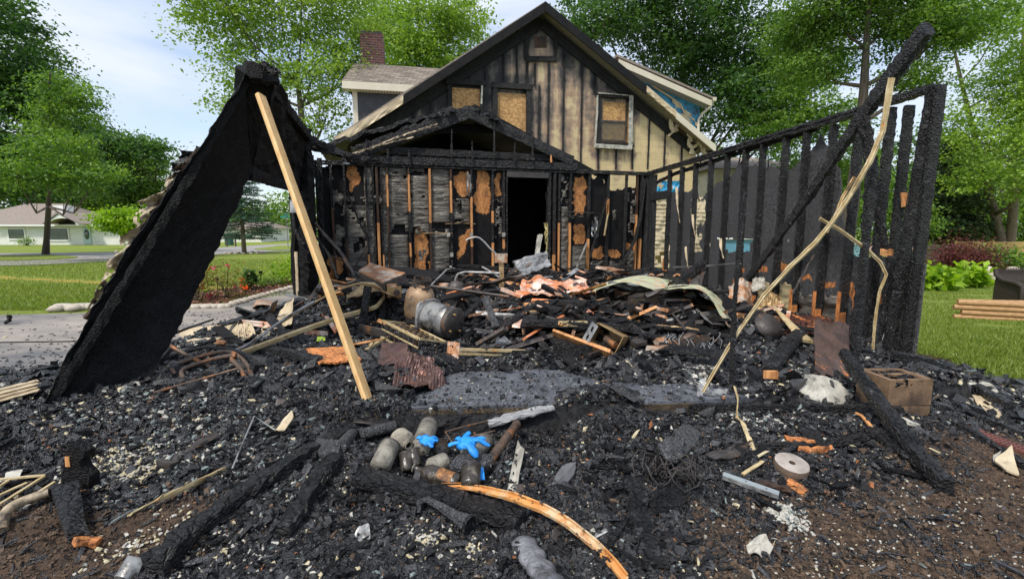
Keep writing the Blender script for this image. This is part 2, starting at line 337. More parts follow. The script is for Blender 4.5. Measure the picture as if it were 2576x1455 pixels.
def crown_points(lobes,nc,k,cr,flat=.45,shell=.45):
    w=np.array([l[1][0]*l[1][1]*l[1][2] for l in lobes])**.66; w/=w.sum(); C=[];
    idx=rng.choice(len(lobes),nc,p=w)
    dirs=rng.normal(size=(nc,3)); dirs/=np.linalg.norm(dirs,axis=1)[:,None]; rr=shell+(1-shell)*rng.uniform(0,1,nc)**.55
    rr*=rng.uniform(.82,1.1,nc)
    cen=np.array([lobes[i][0] for i in idx]); rad=np.array([lobes[i][1] for i in idx])
    C=cen+dirs*rad*rr[:,None]
    cs=cr*rng.uniform(.5,1.4,nc)
    P=np.repeat(C,k,0)+rng.normal(size=(nc*k,3))*np.array([1,1,flat])*np.repeat(cs,k)[:,None]*.6
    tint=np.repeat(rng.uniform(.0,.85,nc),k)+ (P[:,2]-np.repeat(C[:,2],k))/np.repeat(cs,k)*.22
    return C,P,tint
def tree(name,label,base,lobes,mt,tr=.25,nc=300,k=45,leaf=.16,cr=.7,bark='bark',lean=None,group=None,cat='tree',limbs=True,flat=.45,stems=1,shell=.45,top=None,twigs=40):
    base=Vector(base); t=thing(name,label,cat,base,group)
    C,P,tint=crown_points(lobes,nc,k,cr,flat,shell)
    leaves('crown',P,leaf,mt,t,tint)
    mb=MB(); cx=sum((Vector(l[0]) for l in lobes),Vector())/len(lobes); zt=max(l[0][2]+l[1][2]*.6 for l in lobes)
    topp=Vector(top) if top else Vector((cx.x,cx.y,zt))
    zl=min(l[0][2]-l[1][2]*.6 for l in lobes)
    trunks=[]
    for s_ in range(stems):
        o=Vector((random.uniform(-1,1),random.uniform(-.5,.5),0))*(tr*3 if stems>1 else 0)
        e=topp+o*6; pts=[];n=9
        for i in range(n+1):
            u=i/n; p=base.lerp(e,u)+Vector((math.sin(u*5+s_)*tr*.7,math.cos(u*4)*tr*.4,0))*u+o*min(1,u*3)*.3; pts.append(p)
        mb.tube(pts,[tr*(1.25 if i==0 else 1)*(1-.85*(i/n)) for i in range(n+1)],9,j=.05); trunks.append(pts)
    if limbs:
        for li,l in enumerate(lobes):
            c=Vector(l[0]); pts=trunks[li%stems]; k0=min(range(len(pts)-1),key=lambda i:abs(pts[i].z-(c.z-l[1][2]*.8-(c-topp).to_2d().length*.3)))
            a=pts[max(1,k0)]; m=a.lerp(c,.5)+Vector((0,0,-.12*(c-a).length)); q=[a,a.lerp(m,.5),m,m.lerp(c,.55),c]
            r0=tr*(1-.85*k0/9)*.55; mb.tube(q,[r0,r0*.85,r0*.65,r0*.45,r0*.25],7,j=.05)
            near=[Vector(p) for p in C if (Vector(p)-c).length<max(l[1])*1.1]; random.shuffle(near)
            for p in near[:max(3,int(twigs/len(lobes)))]:
                s0=random.choice(q[2:]); mm=s0.lerp(p,.5)+Vector((random.uniform(-.2,.2),0,-.06*(p-s0).length)); mb.tube([s0,mm,p],[r0*.28,r0*.18,r0*.05],5)
    mb.build('trunk',M[bark],t); return t
def lobe(px,py,rx,ry,Y,rd=None):       # crown lump seen at px,py, rx,ry wide and high in photo pixels, Y metres away
    c=at(px,py,Y); k=Y/FPX*1.02; return ((c.x,c.y,c.z),(rx*k,(rd or (rx+ry)/2*k),ry*k))
def bush(name,label,base,r,h,mt,n=2500,leaf=.05,group=None,cat='shrub',stemc='bark',flat=1,fl=None,fn=20,cl=60):
    base=Vector(base); t=thing(name,label,cat,base,group)
    C,P,tint=crown_points([((base.x,base.y,base.z+h*.55),(r,r,h*.5))],cl,n//cl,r*.3,flat,.25); P[:,2]=np.maximum(P[:,2],base.z+.01)
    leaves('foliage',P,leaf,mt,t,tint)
    mb=MB()
    for i in range(9):
        p=Vector(C[i*3%len(C)]); mb.tube([base+Vector((random.uniform(-.1,.1)*r,random.uniform(-.1,.1)*r,0)),base.lerp(p,.5)+Vector((0,0,.1*h)),p],[.012,.009,.004],5)
    mb.build('stem',M[stemc],t)
    if fl:
        for i in range(fn):
            c=np.array(C[i]); q=c+rng.normal(size=(14,3))*fl[1]*.35
            leaves('flower',q,fl[1],LM[fl[0]],t,wid=.9)
    return t
# ================= ground sheets =================
def gridmesh(name,xs,ys,fz,m,org=(0,0,0)):
    X,Y=np.meshgrid(xs,ys); Z=fz(X,Y); V=np.stack([X,Y,Z],-1).reshape(-1,3); nx,ny=len(xs),len(ys)
    i=np.arange(ny-1)[:,None]*nx+np.arange(nx-1)[None]; F=np.stack([i,i+1,i+1+nx,i+nx],-1).reshape(-1,4)
    return npmesh(name,V,F,m,smooth=True,org=org)
def lawnmat():
    m=bpy.data.materials.new('lawn grass'); m.use_nodes=True; n=m.node_tree.nodes; l=m.node_tree.links; b=n['Principled BSDF']; b.inputs['Roughness'].default_value=.9; b.inputs['Specular IOR Level'].default_value=.15
    t=n.new('ShaderNodeTexCoord')
    def nz(s,d,st=(1,1,1)):
        mp_=n.new('ShaderNodeMapping'); mp_.inputs['Scale'].default_value=st; l.new(t.outputs['Object'],mp_.inputs['Vector']); z=n.new('ShaderNodeTexNoise'); z.inputs['Scale'].default_value=s; z.inputs['Detail'].default_value=d; z.inputs['Roughness'].default_value=.7; l.new(mp_.outputs['Vector'],z.inputs['Vector']); return z.outputs['Fac']
    def rp_(f,a,b_,ca,cb):
        r=n.new('ShaderNodeValToRGB'); r.color_ramp.elements[0].position=a; r.color_ramp.elements[1].position=b_; r.color_ramp.elements[0].color=(*ca,1); r.color_ramp.elements[1].color=(*cb,1); l.new(f,r.inputs['Fac']); return r.outputs['Color']
    c=rp_(nz(11,8),.35,.66,(.12,.175,.025),(.28,.33,.065))
    sx=n.new('ShaderNodeSeparateXYZ'); l.new(t.outputs['Object'],sx.inputs[0])
    # a straw coloured dry strip across the left lawn
    ma=n.new('ShaderNodeMath'); ma.operation='MULTIPLY_ADD'; ma.inputs[1].default_value=-.30; ma.inputs[2].default_value=8.85; l.new(sx.outputs['X'],ma.inputs[0])
    su=n.new('ShaderNodeMath'); su.operation='SUBTRACT'; l.new(sx.outputs['Y'],su.inputs[0]); l.new(ma.outputs[0],su.inputs[1])
    ab=n.new('ShaderNodeMath'); ab.operation='ABSOLUTE'; l.new(su.outputs[0],ab.inputs[0])
    ad=n.new('ShaderNodeMath'); ad.operation='MULTIPLY_ADD'; ad.inputs[1].default_value=1.6; l.new(nz(1.5,6),ad.inputs[0]); l.new(ab.outputs[0],ad.inputs[2])
    f=rp_(ad.outputs[0],.95,1.5,(.85,.85,.85),(0,0,0))
    lt=n.new('ShaderNodeMath'); lt.operation='LESS_THAN'; lt.inputs[1].default_value=-4.6; l.new(sx.outputs['X'],lt.inputs[0])
    mu=n.new('ShaderNodeMath'); mu.operation='MULTIPLY'; l.new(f,mu.inputs[0]); l.new(lt.outputs[0],mu.inputs[1])
    x=n.new('ShaderNodeMixRGB'); l.new(mu.outputs[0],x.inputs['Fac']); l.new(c,x.inputs['Color1']); x.inputs['Color2'].default_value=(.42,.30,.07,1)
    x2=n.new('ShaderNodeMixRGB'); l.new(rp_(nz(1.1,6),.54,.68,(0,0,0),(.5,.5,.5)),x2.inputs['Fac']); l.new(x.outputs['Color'],x2.inputs['Color1']); x2.inputs['Color2'].default_value=(.24,.23,.06,1)
    l.new(x2.outputs['Color'],b.inputs['Base Color'])
    bp=n.new('ShaderNodeBump'); bp.inputs['Strength'].default_value=.9; bp.inputs['Distance'].default_value=.04; l.new(nz(45,6),bp.inputs['Height']); l.new(bp.outputs['Normal'],b.inputs['Normal'])
    return m
M['lawn']=lawnmat()
xs=np.concatenate([np.linspace(-130,-16,50),np.linspace(-15.5,20,143),np.linspace(21,130,50)]); ys=np.concatenate([np.linspace(-6,30,145),np.linspace(31,180,90)])
o=gridmesh('lawn',xs,ys,lambda x,y:T(x,y)-.012+.02*(vn(x*1.2,y*1.2,3)-.5)*ss(12,14,y)-.30*(ss(-4.3,-3.9,x)*ss(4.9,4.3,x)*ss(11.5,11,y)),M['lawn']); tag(o,kind='structure')
def ground_poly(name,pts,z,m,h=0):
    vs=[(p[0],p[1],float(T(p[0],p[1]))+z) for p in pts]; mb=MB().add(vs,[tuple(range(len(vs)))]) if not h else MB().prism([(a,b,c) for a,b,c in vs],(0,0,1),h)
    o=mb.build(name,m,org=(0,0,0)); return tag(o,kind='structure')
def strip(name,near,far,z,m,n=40):
    def res(pl):
        P=[gt(*p) for p in pl]; L=[0]
        for a,b in zip(P,P[1:]): L.append(L[-1]+(b-a).length)
        out=[]
        for i in range(n+1):
            d=L[-1]*i/n; k=max(j for j in range(len(L)) if L[j]<=d+1e-9); k=min(k,len(P)-2); out.append(P[k].lerp(P[k+1],(d-L[k])/max(1e-9,L[k+1]-L[k])))
        return out
    A,B=res(near),res(far); V=[];F=[]; q=6
    for a,b in zip(A,B):
        for j in range(q+1):
            p=a.lerp(b,j/q); V.append((p.x,p.y,float(T(p.x,p.y))+z))
    for i in range(n):
        for j in range(q): k=i*(q+1)+j; F.append((k,k+q+1,k+q+2,k+1))
    return tag(MB().add(V,F).build(name,m,org=(0,0,0)),kind='structure')
strip('road',[(-60,670),(100,666),(195,661),(290,656),(380,651),(520,642),(640,634),(760,629),(900,622)],[(-60,637),(100,636),(195,635),(290,634),(380,632),(520,624),(640,617),(760,611),(900,607)],.012,M['road'])
strip('verge',[(-60,657),(60,655),(130,653),(195,649)],[(-60,643),(60,643),(130,642),(195,646)],.03,M['lawn'])
strip('verge',[(640,628),(700,630),(760,626),(900,620)],[(640,626),(700,618),(760,616),(900,614)],.03,M['lawn'])
dp=[(-14,1.0),(-3.2,1.0),(-3.2,7.6),(-3.45,9.2)]+[tuple(gp(*q)[:2]) for q in ((752,716),(690,737),(610,756),(570,771),(440,779),(300,783),(230,787),(0,793))]+[(-14,7.9)]
ground_poly('driveway',dp,.008,M['drive'])
mb=MB()
for a,b in (((-300,861),(240,861)),):
    A,B=gp(-200,866),gp(330,858)
    mb.beam([A+Vector((0,0,.013)),B+Vector((0,0,.013))],.035,.006)
tag(mb.build('driveway_joint',M['soot']),kind='structure')
bp_=[tuple(gp(*q)[:2]) for q in ((440,777),(560,770),(605,754),(690,736),(756,712),(800,700),(800,676),(740,690),(650,716),(560,728),(440,742),(380,765))]
ground_poly('mulch_bed',bp_,.022,M['mulch'])
# mulch chips
def chips(name,P,S,mats,mi,flat=(1,.7,.3),kind='stuff',jit=.35,tilt=.6,org=(0,0,0)):
    n=len(P); base=np.array([(-1,-1,-1),(1,-1,-1),(1,1,-1),(-1,1,-1),(-1,-1,1),(1,-1,1),(1,1,1),(-1,1,1)],float)
    V=base[None]+rng.uniform(-jit,jit,(n,8,3))*1.3
    V[:,4:,:2]*=rng.uniform(.4,.9,(n,1,1))
    fl=np.array(flat)[None]*rng.uniform(.55,1.5,(n,3)); V=V*fl[:,None,:]*(S[:,None,None]*.5)
    a=rng.uniform(0,6.283,n); b=rng.normal(0,tilt,n); c=rng.normal(0,tilt,n)
    def rot(V,a,i,j):
        ca,sa=np.cos(a)[:,None],np.sin(a)[:,None]; x=V[:,:,i]*ca-V[:,:,j]*sa; y=V[:,:,i]*sa+V[:,:,j]*ca; V=V.copy(); V[:,:,i]=x; V[:,:,j]=y; return V
    V=rot(V,b,0,2); V=rot(V,c,1,2); V=rot(V,a,0,1); V=V+P[:,None,:]
    f=np.array([(0,3,2,1),(4,5,6,7),(0,1,5,4),(1,2,6,5),(2,3,7,6),(3,0,4,7)]); F=(np.arange(n)[:,None,None]*8+f[None]).reshape(-1,4)
    o=npmesh(name,V.reshape(-1,3),F,mats,mi=np.repeat(mi,6),org=org); return tag(o,kind=kind)
pp=np.array([gp(u,v) for u,v in [(random.uniform(440,760),random.uniform(712,775)) for _ in range(2600)] if v>777-(u-440)*.20 -22 and v<779-(u-440)*.2+ (8 if u<570 else 0)])
chips('mulch_chips',pp+np.array([0,0,.03]),rng.uniform(.03,.08,len(pp)),[M['mulch'],M['sootbrown'],mat('pale mulch',(.30,.13,.07),(.2,.08,.05))],rng.integers(0,3,len(pp)))
# grass blades
def blades(name,P,h,org=(0,0,0)):
    n=len(P); a=rng.uniform(0,6.283,n); L=h*rng.uniform(.5,1.4,n); w_=L*.16
    dx,dy=np.cos(a),np.sin(a); l1=rng.normal(0,.45,(n,2))*L[:,None]; V=np.empty((n,3,3)); V[:,0]=P; V[:,1]=P; V[:,2]=P
    V[:,0,0]-=dx*w_; V[:,0,1]-=dy*w_; V[:,1,0]+=dx*w_; V[:,1,1]+=dy*w_; V[:,2,0]+=l1[:,0]; V[:,2,1]+=l1[:,1]; V[:,2,2]+=L
    o=npmesh(name,V.reshape(-1,3),np.arange(n*3).reshape(n,3),LM['grass'],attr={'tint':('FACE',np.clip(rng.normal(.5,.28,n),0,1))},org=org); return tag(o,kind='stuff',label='short green mown grass',cat='grass')
def BR(x,y): # right edge of the burnt ground (metres right of camera)
    return 3.9+.32*(y-2.5)*ss(6.5,3,y)+ (vn(y*1.3,x*.9,5)-.5)*1.1+ss(4.6,2.2,y)*2.2
n=90000; yy=2.5+17*rng.uniform(0,1,n)**1.3; xx=4.3+ (yy*1.05-3.2)*rng.uniform(0,1,n)
k=(xx>BR(xx,yy)+rng.normal(0,.25,n))&(vn(xx*2,yy*2,8)>.22); xx,yy=xx[k],yy[k]
blades('grass_blades',np.stack([xx,yy,T(xx,yy)-.01],-1),.05)
n=70000; yy=7.6+13*rng.uniform(0,1,n)**1.5; xx=-3.8-(yy*1.15-3)*rng.uniform(0,1,n)
e0=np.array([gp(0,793)[1],gp(440,779)[1]]); k=(yy>7.95+np.clip(xx+5.5,0,3)*1.9)&(np.abs(yy-(8.85-.30*xx))>.25*rng.uniform(0,3,len(xx))); xx,yy=xx[k],yy[k]
blades('grass_blades',np.stack([xx,yy,T(xx,yy)-.01],-1),.05)
# ================= trees =================
GB='broad leaved trees around the houses'
tree('maple_tree','tall dark green tree at the left edge of the photo',gt(20,655)-Vector((5.5,0,0)),[lobe(-60,100,150,170,24),lobe(-20,320,190,170,24),lobe(60,420,150,70,25),lobe(-120,420,120,90,22),lobe(90,250,70,90,25)],LM['dark'],tr=.4,nc=900,k=60,leaf=.2,cr=.75,group=GB)
tree('roadside_tree','slender roadside tree with airy crown left of the white neighbour house',gt(115,640),[lobe(110,410,100,60,18.5),lobe(40,450,70,40,18),lobe(190,450,80,40,18.5),lobe(250,440,55,32,19),lobe(170,380,70,50,19),lobe(165,230,70,40,20),lobe(200,280,50,35,20),lobe(120,320,50,60,20)],LM['mid'],tr=.14,nc=420,k=36,leaf=.13,cr=.45,group=GB,flat=.35)
tree('oak_tree','rounded green tree over the roof of the white neighbour house',gt(330,600)+Vector((6,24,0)),[lobe(345,455,75,75,66),lobe(300,500,90,50,66),lobe(395,510,60,55,66),lobe(340,400,50,40,66)],LM['mid'],tr=.35,nc=420,k=55,leaf=.45,cr=1.6,group=GB)
tree('elm_tree','thin spreading tree with pointed branch tip behind the rounded tree',gt(300,600)+Vector((3,10,0)),[lobe(270,370,70,40,58),lobe(330,375,60,35,58),lobe(395,385,40,30,58),lobe(220,330,50,30,58),lobe(240,430,80,60,58)],LM['dark'],tr=.35,nc=240,k=45,leaf=.42,cr=1.2,group=GB)
tree('maple_tree','dark woodland tree behind the neighbour roof chimney',gt(190,600)+Vector((-3,16,0)),[lobe(150,460,110,70,66),lobe(60,470,110,70,66),lobe(250,500,90,45,66)],LM['dark'],tr=.4,nc=260,k=55,leaf=.5,cr=1.8,group=GB)
tree('maple_tree','low hazy green tree behind the far end of the road',gt(480,600)+Vector((0,20,0)),[lobe(470,545,90,70,70),lobe(600,560,120,50,72),lobe(760,545,100,60,70)],LM['mid'],tr=.4,nc=260,k=50,leaf=.5,cr=1.8,group=GB)
tree('ornamental_maple','small bright green tree in front of the white neighbour house',gt(305,614),[lobe(310,560,55,32,36),lobe(290,545,35,22,36),lobe(345,545,35,25,36)],LM['lime'],tr=.12,nc=170,k=40,leaf=.22,cr=.55,cat='small tree')
# big tree centre-left
tree('ash_tree','large light green tree with forked limbs left of the brick chimney',(at(768,600,18).x,18,-.1),[lobe(560,60,130,75,18),lobe(700,30,150,90,18),lobe(860,40,120,90,19),lobe(520,-60,140,80,17),lobe(640,190,120,70,18),lobe(790,180,120,80,18),lobe(590,270,60,35,17.5),lobe(820,300,85,55,18),lobe(760,-110,200,90,18),lobe(700,340,70,35,18),lobe(900,150,60,100,19)],LM['light'],tr=.3,nc=860,k=40,leaf=.13,cr=.5,group=GB,stems=1,twigs=110,shell=.2,top=at(765,150,18))
tree('maple_tree','light green maple crown showing over the dormer roof',gt(1080,640)+Vector((0,9,0)),[lobe(1080,60,130,80,29),lobe(1000,120,90,70,28),lobe(1160,60,80,60,29),lobe(1090,140,110,50,29),lobe(960,60,90,80,30)],LM['light'],tr=.35,nc=470,k=46,leaf=.2,cr=.7,group=GB,shell=.3)
# right side
tree('oak_tree','big dense dark green tree right of the gable roof peak',gt(1680,640)+Vector((0,4,.4)),[lobe(1560,0,150,100,21),lobe(1720,20,160,130,21),lobe(1860,120,130,140,22),lobe(1700,160,130,90,22),lobe(1840,260,110,80,21),lobe(1930,200,100,120,23),lobe(1520,60,90,60,20),lobe(1780,-100,200,80,21),lobe(1950,330,80,60,23)],LM['dark'],tr=.4,nc=1350,k=48,leaf=.16,cr=.55,group=GB,twigs=70,shell=.25)
tree('locust_tree','tall tree with dark leaning trunk behind the burnt stud wall',gt(2112,735),[lobe(2100,40,130,60,15),lobe(2250,20,130,60,15),lobe(2050,170,110,50,15.5),lobe(2160,-60,200,60,14.5),lobe(2330,90,120,60,14.5),lobe(2420,40,130,60,14),lobe(2300,190,80,40,14.5),lobe(2020,90,90,60,16)],LM['mid'],tr=.27,nc=1350,k=34,leaf=.10,cr=.42,group=GB,flat=.3,top=at(2205,-80,14.5),twigs=80,shell=.2)
tree('locust_tree','slim branching tree behind the middle of the stud wall',gt(1975,650)+Vector((0,6,0)),[lobe(2020,260,90,60,20),lobe(1930,330,80,60,20),lobe(2100,300,90,50,20),lobe(2030,180,90,60,21),lobe(2150,420,90,60,21),lobe(2020,440,110,50,22)],LM['mid'],tr=.2,nc=520,k=36,leaf=.14,cr=.5,group=GB,flat=.35,shell=.2)
tree('maple_tree','light green tree with pale forked trunk above the cedar fence',gt(2537,668),[lobe(2480,360,90,60,29),lobe(2570,300,90,80,29),lobe(2460,440,70,50,29),lobe(2590,450,70,60,28),lobe(2520,220,100,60,30),lobe(2600,140,90,70,30),lobe(2400,310,60,50,30),lobe(2520,60,110,70,29),lobe(2640,260,80,120,29)],LM['light'],tr=.3,nc=700,k=38,leaf=.19,cr=.75,bark='barkl',group=GB,flat=.35,stems=2,shell=.2)
tree('hemlock_tree','drooping dull green conifer behind the red maple',gt(2395,662),[lobe(2400,430,45,60,33),lobe(2400,510,75,50,33),lobe(2400,575,95,35,33),lobe(2400,370,25,40,33)],LM['conifer'],tr=.2,nc=460,k=46,leaf=.24,cr=.6,cat='conifer',flat=.3,shell=.1)
tree('maple_tree','green tree seen between the thin charred posts',gt(2200,640)+Vector((0,12,0)),[lobe(2230,500,70,60,30),lobe(2160,560,60,50,30),lobe(2280,560,60,50,30),lobe(2100,500,70,70,32)],LM['mid'],tr=.25,nc=260,k=40,leaf=.22,cr=.8,group=GB)
for i,(a,b_,c,Y,l_) in enumerate(((1700,430,150,42,'far green tree low behind the house eave'),(1900,470,140,45,'far green tree low behind the stud wall top plate'),(2080,450,130,48,'far green tree behind the slim branching tree'),(2300,420,130,46,'far green tree behind the charred corner posts'),(2480,500,110,44,'far dark green tree behind the cedar fence'),(2600,400,130,46,'far green tree at the right edge of the photo'))):
    tree('woodland_tree',l_,(at(a,b_,Y).x,Y,-1.3),[lobe(a,b_,c,90,Y),lobe(a-60,b_+70,c*.8,70,Y),lobe(a+70,b_+50,c*.7,70,Y+2)],LM['dark' if i%2 else 'mid'],tr=.3,nc=230,k=46,leaf=.34,cr=1.3,group='far trees behind the back yard')
# spruce
ORDS='first second third fourth fifth sixth seventh eighth ninth tenth eleventh twelfth thirteenth fourteenth fifteenth sixteenth seventeenth eighteenth nineteenth twentieth'.split()+['twenty '+q for q in 'first second third fourth fifth sixth seventh eighth ninth'.split()]+['thirtieth']
def spruce():
    b=gt(615,637); t=thing('spruce_tree','blue green spruce standing on the front lawn by the road','conifer',b); H=5.6
    mb=MB().tube([b,b+Vector((.03,0,H))],[.13,.02],9,j=.06); P=[];tt=[]
    for i in range(34):
        z=.95+ (H-1.0)*i/34; r=(1.95*(1-(z-.6)/(H-.4))**.8)+.1
        for q in range(9):
            a=random.uniform(0,6.28); rr=r*random.uniform(.75,1.12); n=int(60*rr)+12; u=np.sqrt(rng.uniform(0.02,1,n)); e=Vector((math.cos(a)*rr,math.sin(a)*rr,-.12*rr+.05))
            mb.tube([b+Vector((0,0,z)),b+Vector((0,0,z))+e],[.02,.004],4)
            s=rng.normal(0,.09*1,n)*(1.1-u*.5); px=b.x+e.x*u-math.sin(a)*s*1.6; py=b.y+e.y*u+math.cos(a)*s*1.6; pz=b.z+z-.12*rr*u+.10*u*u+rng.normal(0,.018,n)-np.abs(s)*.25
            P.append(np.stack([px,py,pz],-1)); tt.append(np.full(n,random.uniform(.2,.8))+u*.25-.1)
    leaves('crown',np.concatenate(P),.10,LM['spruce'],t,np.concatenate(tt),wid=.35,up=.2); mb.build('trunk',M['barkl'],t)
    for i in range(16):
        a=i*.39; mbx=MB(); c=b+Vector((math.cos(a)*1.0,math.sin(a)*.8,.03)); mbx.lathe(c,(0,0,1),[(.0,-.04),(.10,-.03),(.12,.01),(.07,.05),(0,.06)],8,j=.15)
        tag(mbx.build('edging_stone',M['stone']),ORDS[i]+' pale stone counted round the ring at the spruce trunk','stone','stones around the spruce trunk')
spruce()
# shrubs and flowers on the left
bush('hedge_shrub','low green shrub under the neighbour picture window',gt(150,613),1.6,.7,LM['dark'],1500,.12)
bush('hedge_shrub','long low shrub right of the neighbour front door',gt(262,614),1.8,.6,LM['dark'],1500,.12)
bush('hedge_shrub','dark shrub at the left foot of the neighbour house',gt(12,612),1.0,1.0,LM['dark'],1200,.12)
bush('leafy_plant','bright plant beside the bare shrub',gt(68,617),.7,.7,LM['mid'],900,.1,cat='plant')
t=thing('bare_shrub','leafless twiggy shrub in front of the white neighbour house','shrub',gt(62,612)); b=ORG[t]; mb=MB()
for i in range(46):
    a=random.uniform(-1.3,1.3); L=random.uniform(1.2,2.3); d0=Vector((math.sin(a)*L*.8,random.uniform(-.5,.5),math.cos(a)*L)); m_=b+d0*.5+Vector((0,0,.15)); mb.tube([b,m_,b+d0],[.03,.018,.006],4)
    for q in range(3): mb.tube([m_,m_+Vector((random.uniform(-.4,.4),random.uniform(-.3,.3),random.uniform(.2,.6)))],[.012,.004],4)
mb.build('branch',M['barkl'],t)
bush('rose_bush','rose bush with crimson blooms beside the leaning wall panel',gp(500,760),.42,.78,LM['rose'],900,.05,cat='rose bush',fl=('pink',.06),fn=13)
bush('rose_bush','sparse reddish rose bush between the crimson roses and the lilies',gp(572,752),.42,.72,LM['rose'],420,.06,cat='rose bush',fl=('pink',.04),fn=2)
bush('lily_plant','lily with two orange red blooms in the mulch bed',gp(627,731),.17,.46,LM['dark'],800,.07,cat='flower',fl=('orangef',.12),fn=2)
bush('leafy_plant','low grey green plant in the mulch bed',gp(680,721),.35,.22,LM['mid'],700,.05,cat='plant')
bush('yellow_shrub','yellow green shrub against the charred corner post',gp(738,712),.5,.62,LM['lime'],1500,.07)
def solar_lamp(px,py,h,label):
    b=gp(px,py); t=thing('garden_light',label,'garden light',b,'stake lights in the mulch bed')
    MB().tube([b,b+Vector((0,0,h))],.007,6).build('stake',M['soot'],t)
    MB().lathe(b,(0,0,1),[(.0,h-.02),(.02,h-.02),(.035,h+.06),(.05,h+.07),(.03,h+.1),(0,h+.105)],10).build('lamp_head',M['soot'],t)
solar_lamp(549,740,.26,'garden stake light between the two rose bushes'); solar_lamp(658,722,.28,'garden stake light just right of the orange lily'); solar_lamp(690,712,.24,'garden stake light left of the yellow shrub'); solar_lamp(711,708,.2,'garden stake light touching the yellow shrub')
for i in range(9):
    u=i/8; c=gp(142+u*92+random.uniform(-2,2),779+random.uniform(-4,5))
    mb=MB().lathe(c,(0,0,1),[(0,-.02),(.11,-.01),(.13,.04),(.08,.09),(0,.1)],9,j=.2); tag(mb.build('edging_stone',M['stone']),ORDS[i]+' pale stone from the left at the lawn edge','stone','stones edging the lawn')
for i in range(30):
    u=i/29; c=gp(*( (445+u*2.2*130,776-u*6) if u<.45 else (575+(u-.45)*325,770-(u-.45)*92)))
    r_=random.uniform(.05,.11); mb=MB().lathe(c,(0,0,1),[(0,-.02),(r_,-.01),(r_*1.1,.03),(r_*.6,.07),(0,.08)],9,j=.2); tag(mb.build('edging_stone',M['stone']),ORDS[i]+' stone from the left on the mulch bed rim','stone','stones edging the mulch bed')
# ---------- neighbour house
def neighbour():
    Y=47; k=FPX/Y/1.0; z0=-.5
    b=at(190,615,Y); b.z=z0; t=thing('neighbour_house','white brick ranch house with brown roof and arched porch across the road','house',b)
    X=lambda px:at(px,566,Y).x; Z=lambda py:at(190,py,Y).z
    w_=MB(); w_.box(((X(-120)+X(380))/2,Y+4,(z0+Z(568))/2),X(380)-X(-120),8,Z(568)-z0); w_.build('wall',M['whitewall'],t)
    r=MB(); e=Z(566); r0,r1=X(-10),X(385); rz=Z(533)
    def hip(x0,x1,y0,y1,e,rz,i,th=.0): return MB().add([(x0,y0,e),(x1,y0,e),(x1,y1,e),(x0,y1,e),(x0+i,(y0+y1)/2,rz),(x1-i,(y0+y1)/2,rz)],[(0,1,5,4),(1,2,5),(2,3,4,5),(3,0,4),(0,3,2,1)])
    hip(r0,r1,Y-.5,Y+8.5,e,rz,3.0).build('roof',M['shingle'],t)
    hip(X(-160),X(112),Y-.2,Y+12,e+.05,Z(505),3.2).build('roof',M['shingle'],t)
    MB().box(((X(-160)+X(385))/2,Y-.56,e-.02),X(385)-X(-160),.1,.16).build('fascia',M['whitetrim'],t)
    c=MB().box(((X(146)+X(186))/2*(Y+4)/Y,Y+4,Z(538)),X(180)-X(150),1.2,1.9); c.build('chimney',M['whitetrim'],t)
    # porch gable with arch
    p=MB(); yy_=Y-1.7; out=[(X(153),yy_,Z(565)),(X(192),yy_,Z(539)),(X(241),yy_,Z(565)),(X(232),yy_,Z(565))]
    out+= [(X(198+34*math.cos(a)),yy_,Z(567-18*math.sin(a))) for a in np.linspace(0.05,3.09,12)]+[(X(164),yy_,Z(565))]
    p.prism(out,(0,1,0),.15); p.build('porch_gable',M['whitetrim'],t)
    q=MB(); q.add([(X(151),yy_-.1,Z(563)),(X(192),yy_-.1,Z(537.5)),(X(192),Y+3,Z(537.5)),(X(151),Y+3,Z(563)),(X(243),yy_-.1,Z(563)),(X(243),Y+3,Z(563))],[(0,1,2,3),(1,4,5,2)]); q.build('porch_roof',M['shingle'],t)
    d=MB().box(((X(208)+X(227))/2,Y-.05,(z0+.1+Z(570))/2),X(227)-X(208),.12,Z(570)-z0-.1).build('front_door',mat('pale teal door paint',(.45,.58,.56),(.4,.52,.5)),t)
    g=MB().lathe((X(218.5),Y-.14,(z0+Z(570))/2+.15),(0,-1,0),[(0,0),(.22,0),(.22,.03),(0,.03)],18); 
    g.v=[(x,y,(z-((z0+Z(570))/2+.15))*2.2+((z0+Z(570))/2+.15)) for x,y,z in g.v]; o=g.build('oval_pane',M['glass'],t); 
    for a,c_,b1,b2 in ((122,170,574,603),(300,352,574,600),(20,60,576,600)):
        f=MB(); x0,x1,z1,z2=X(a),X(c_),Z(b2),Z(b1)
        for (u0,u1,v0,v1) in ((x0-.1,x1+.1,z1-.12,z1),(x0-.1,x1+.1,z2,z2+.1),(x0-.1,x0,z1,z2),(x1,x1+.1,z1,z2)): f.box(((u0+u1)/2,Y-.04,(v0+v1)/2),u1-u0,.1,v1-v0)
        fo=f.build('window',M['whitetrim'],t); ORG[fo]=ORG[t]
        MB().box(((x0+x1)/2,Y-.012,(z1+z2)/2),x1-x0,.06,z2-z1).build('pane',M['glass'],fo)
neighbour()
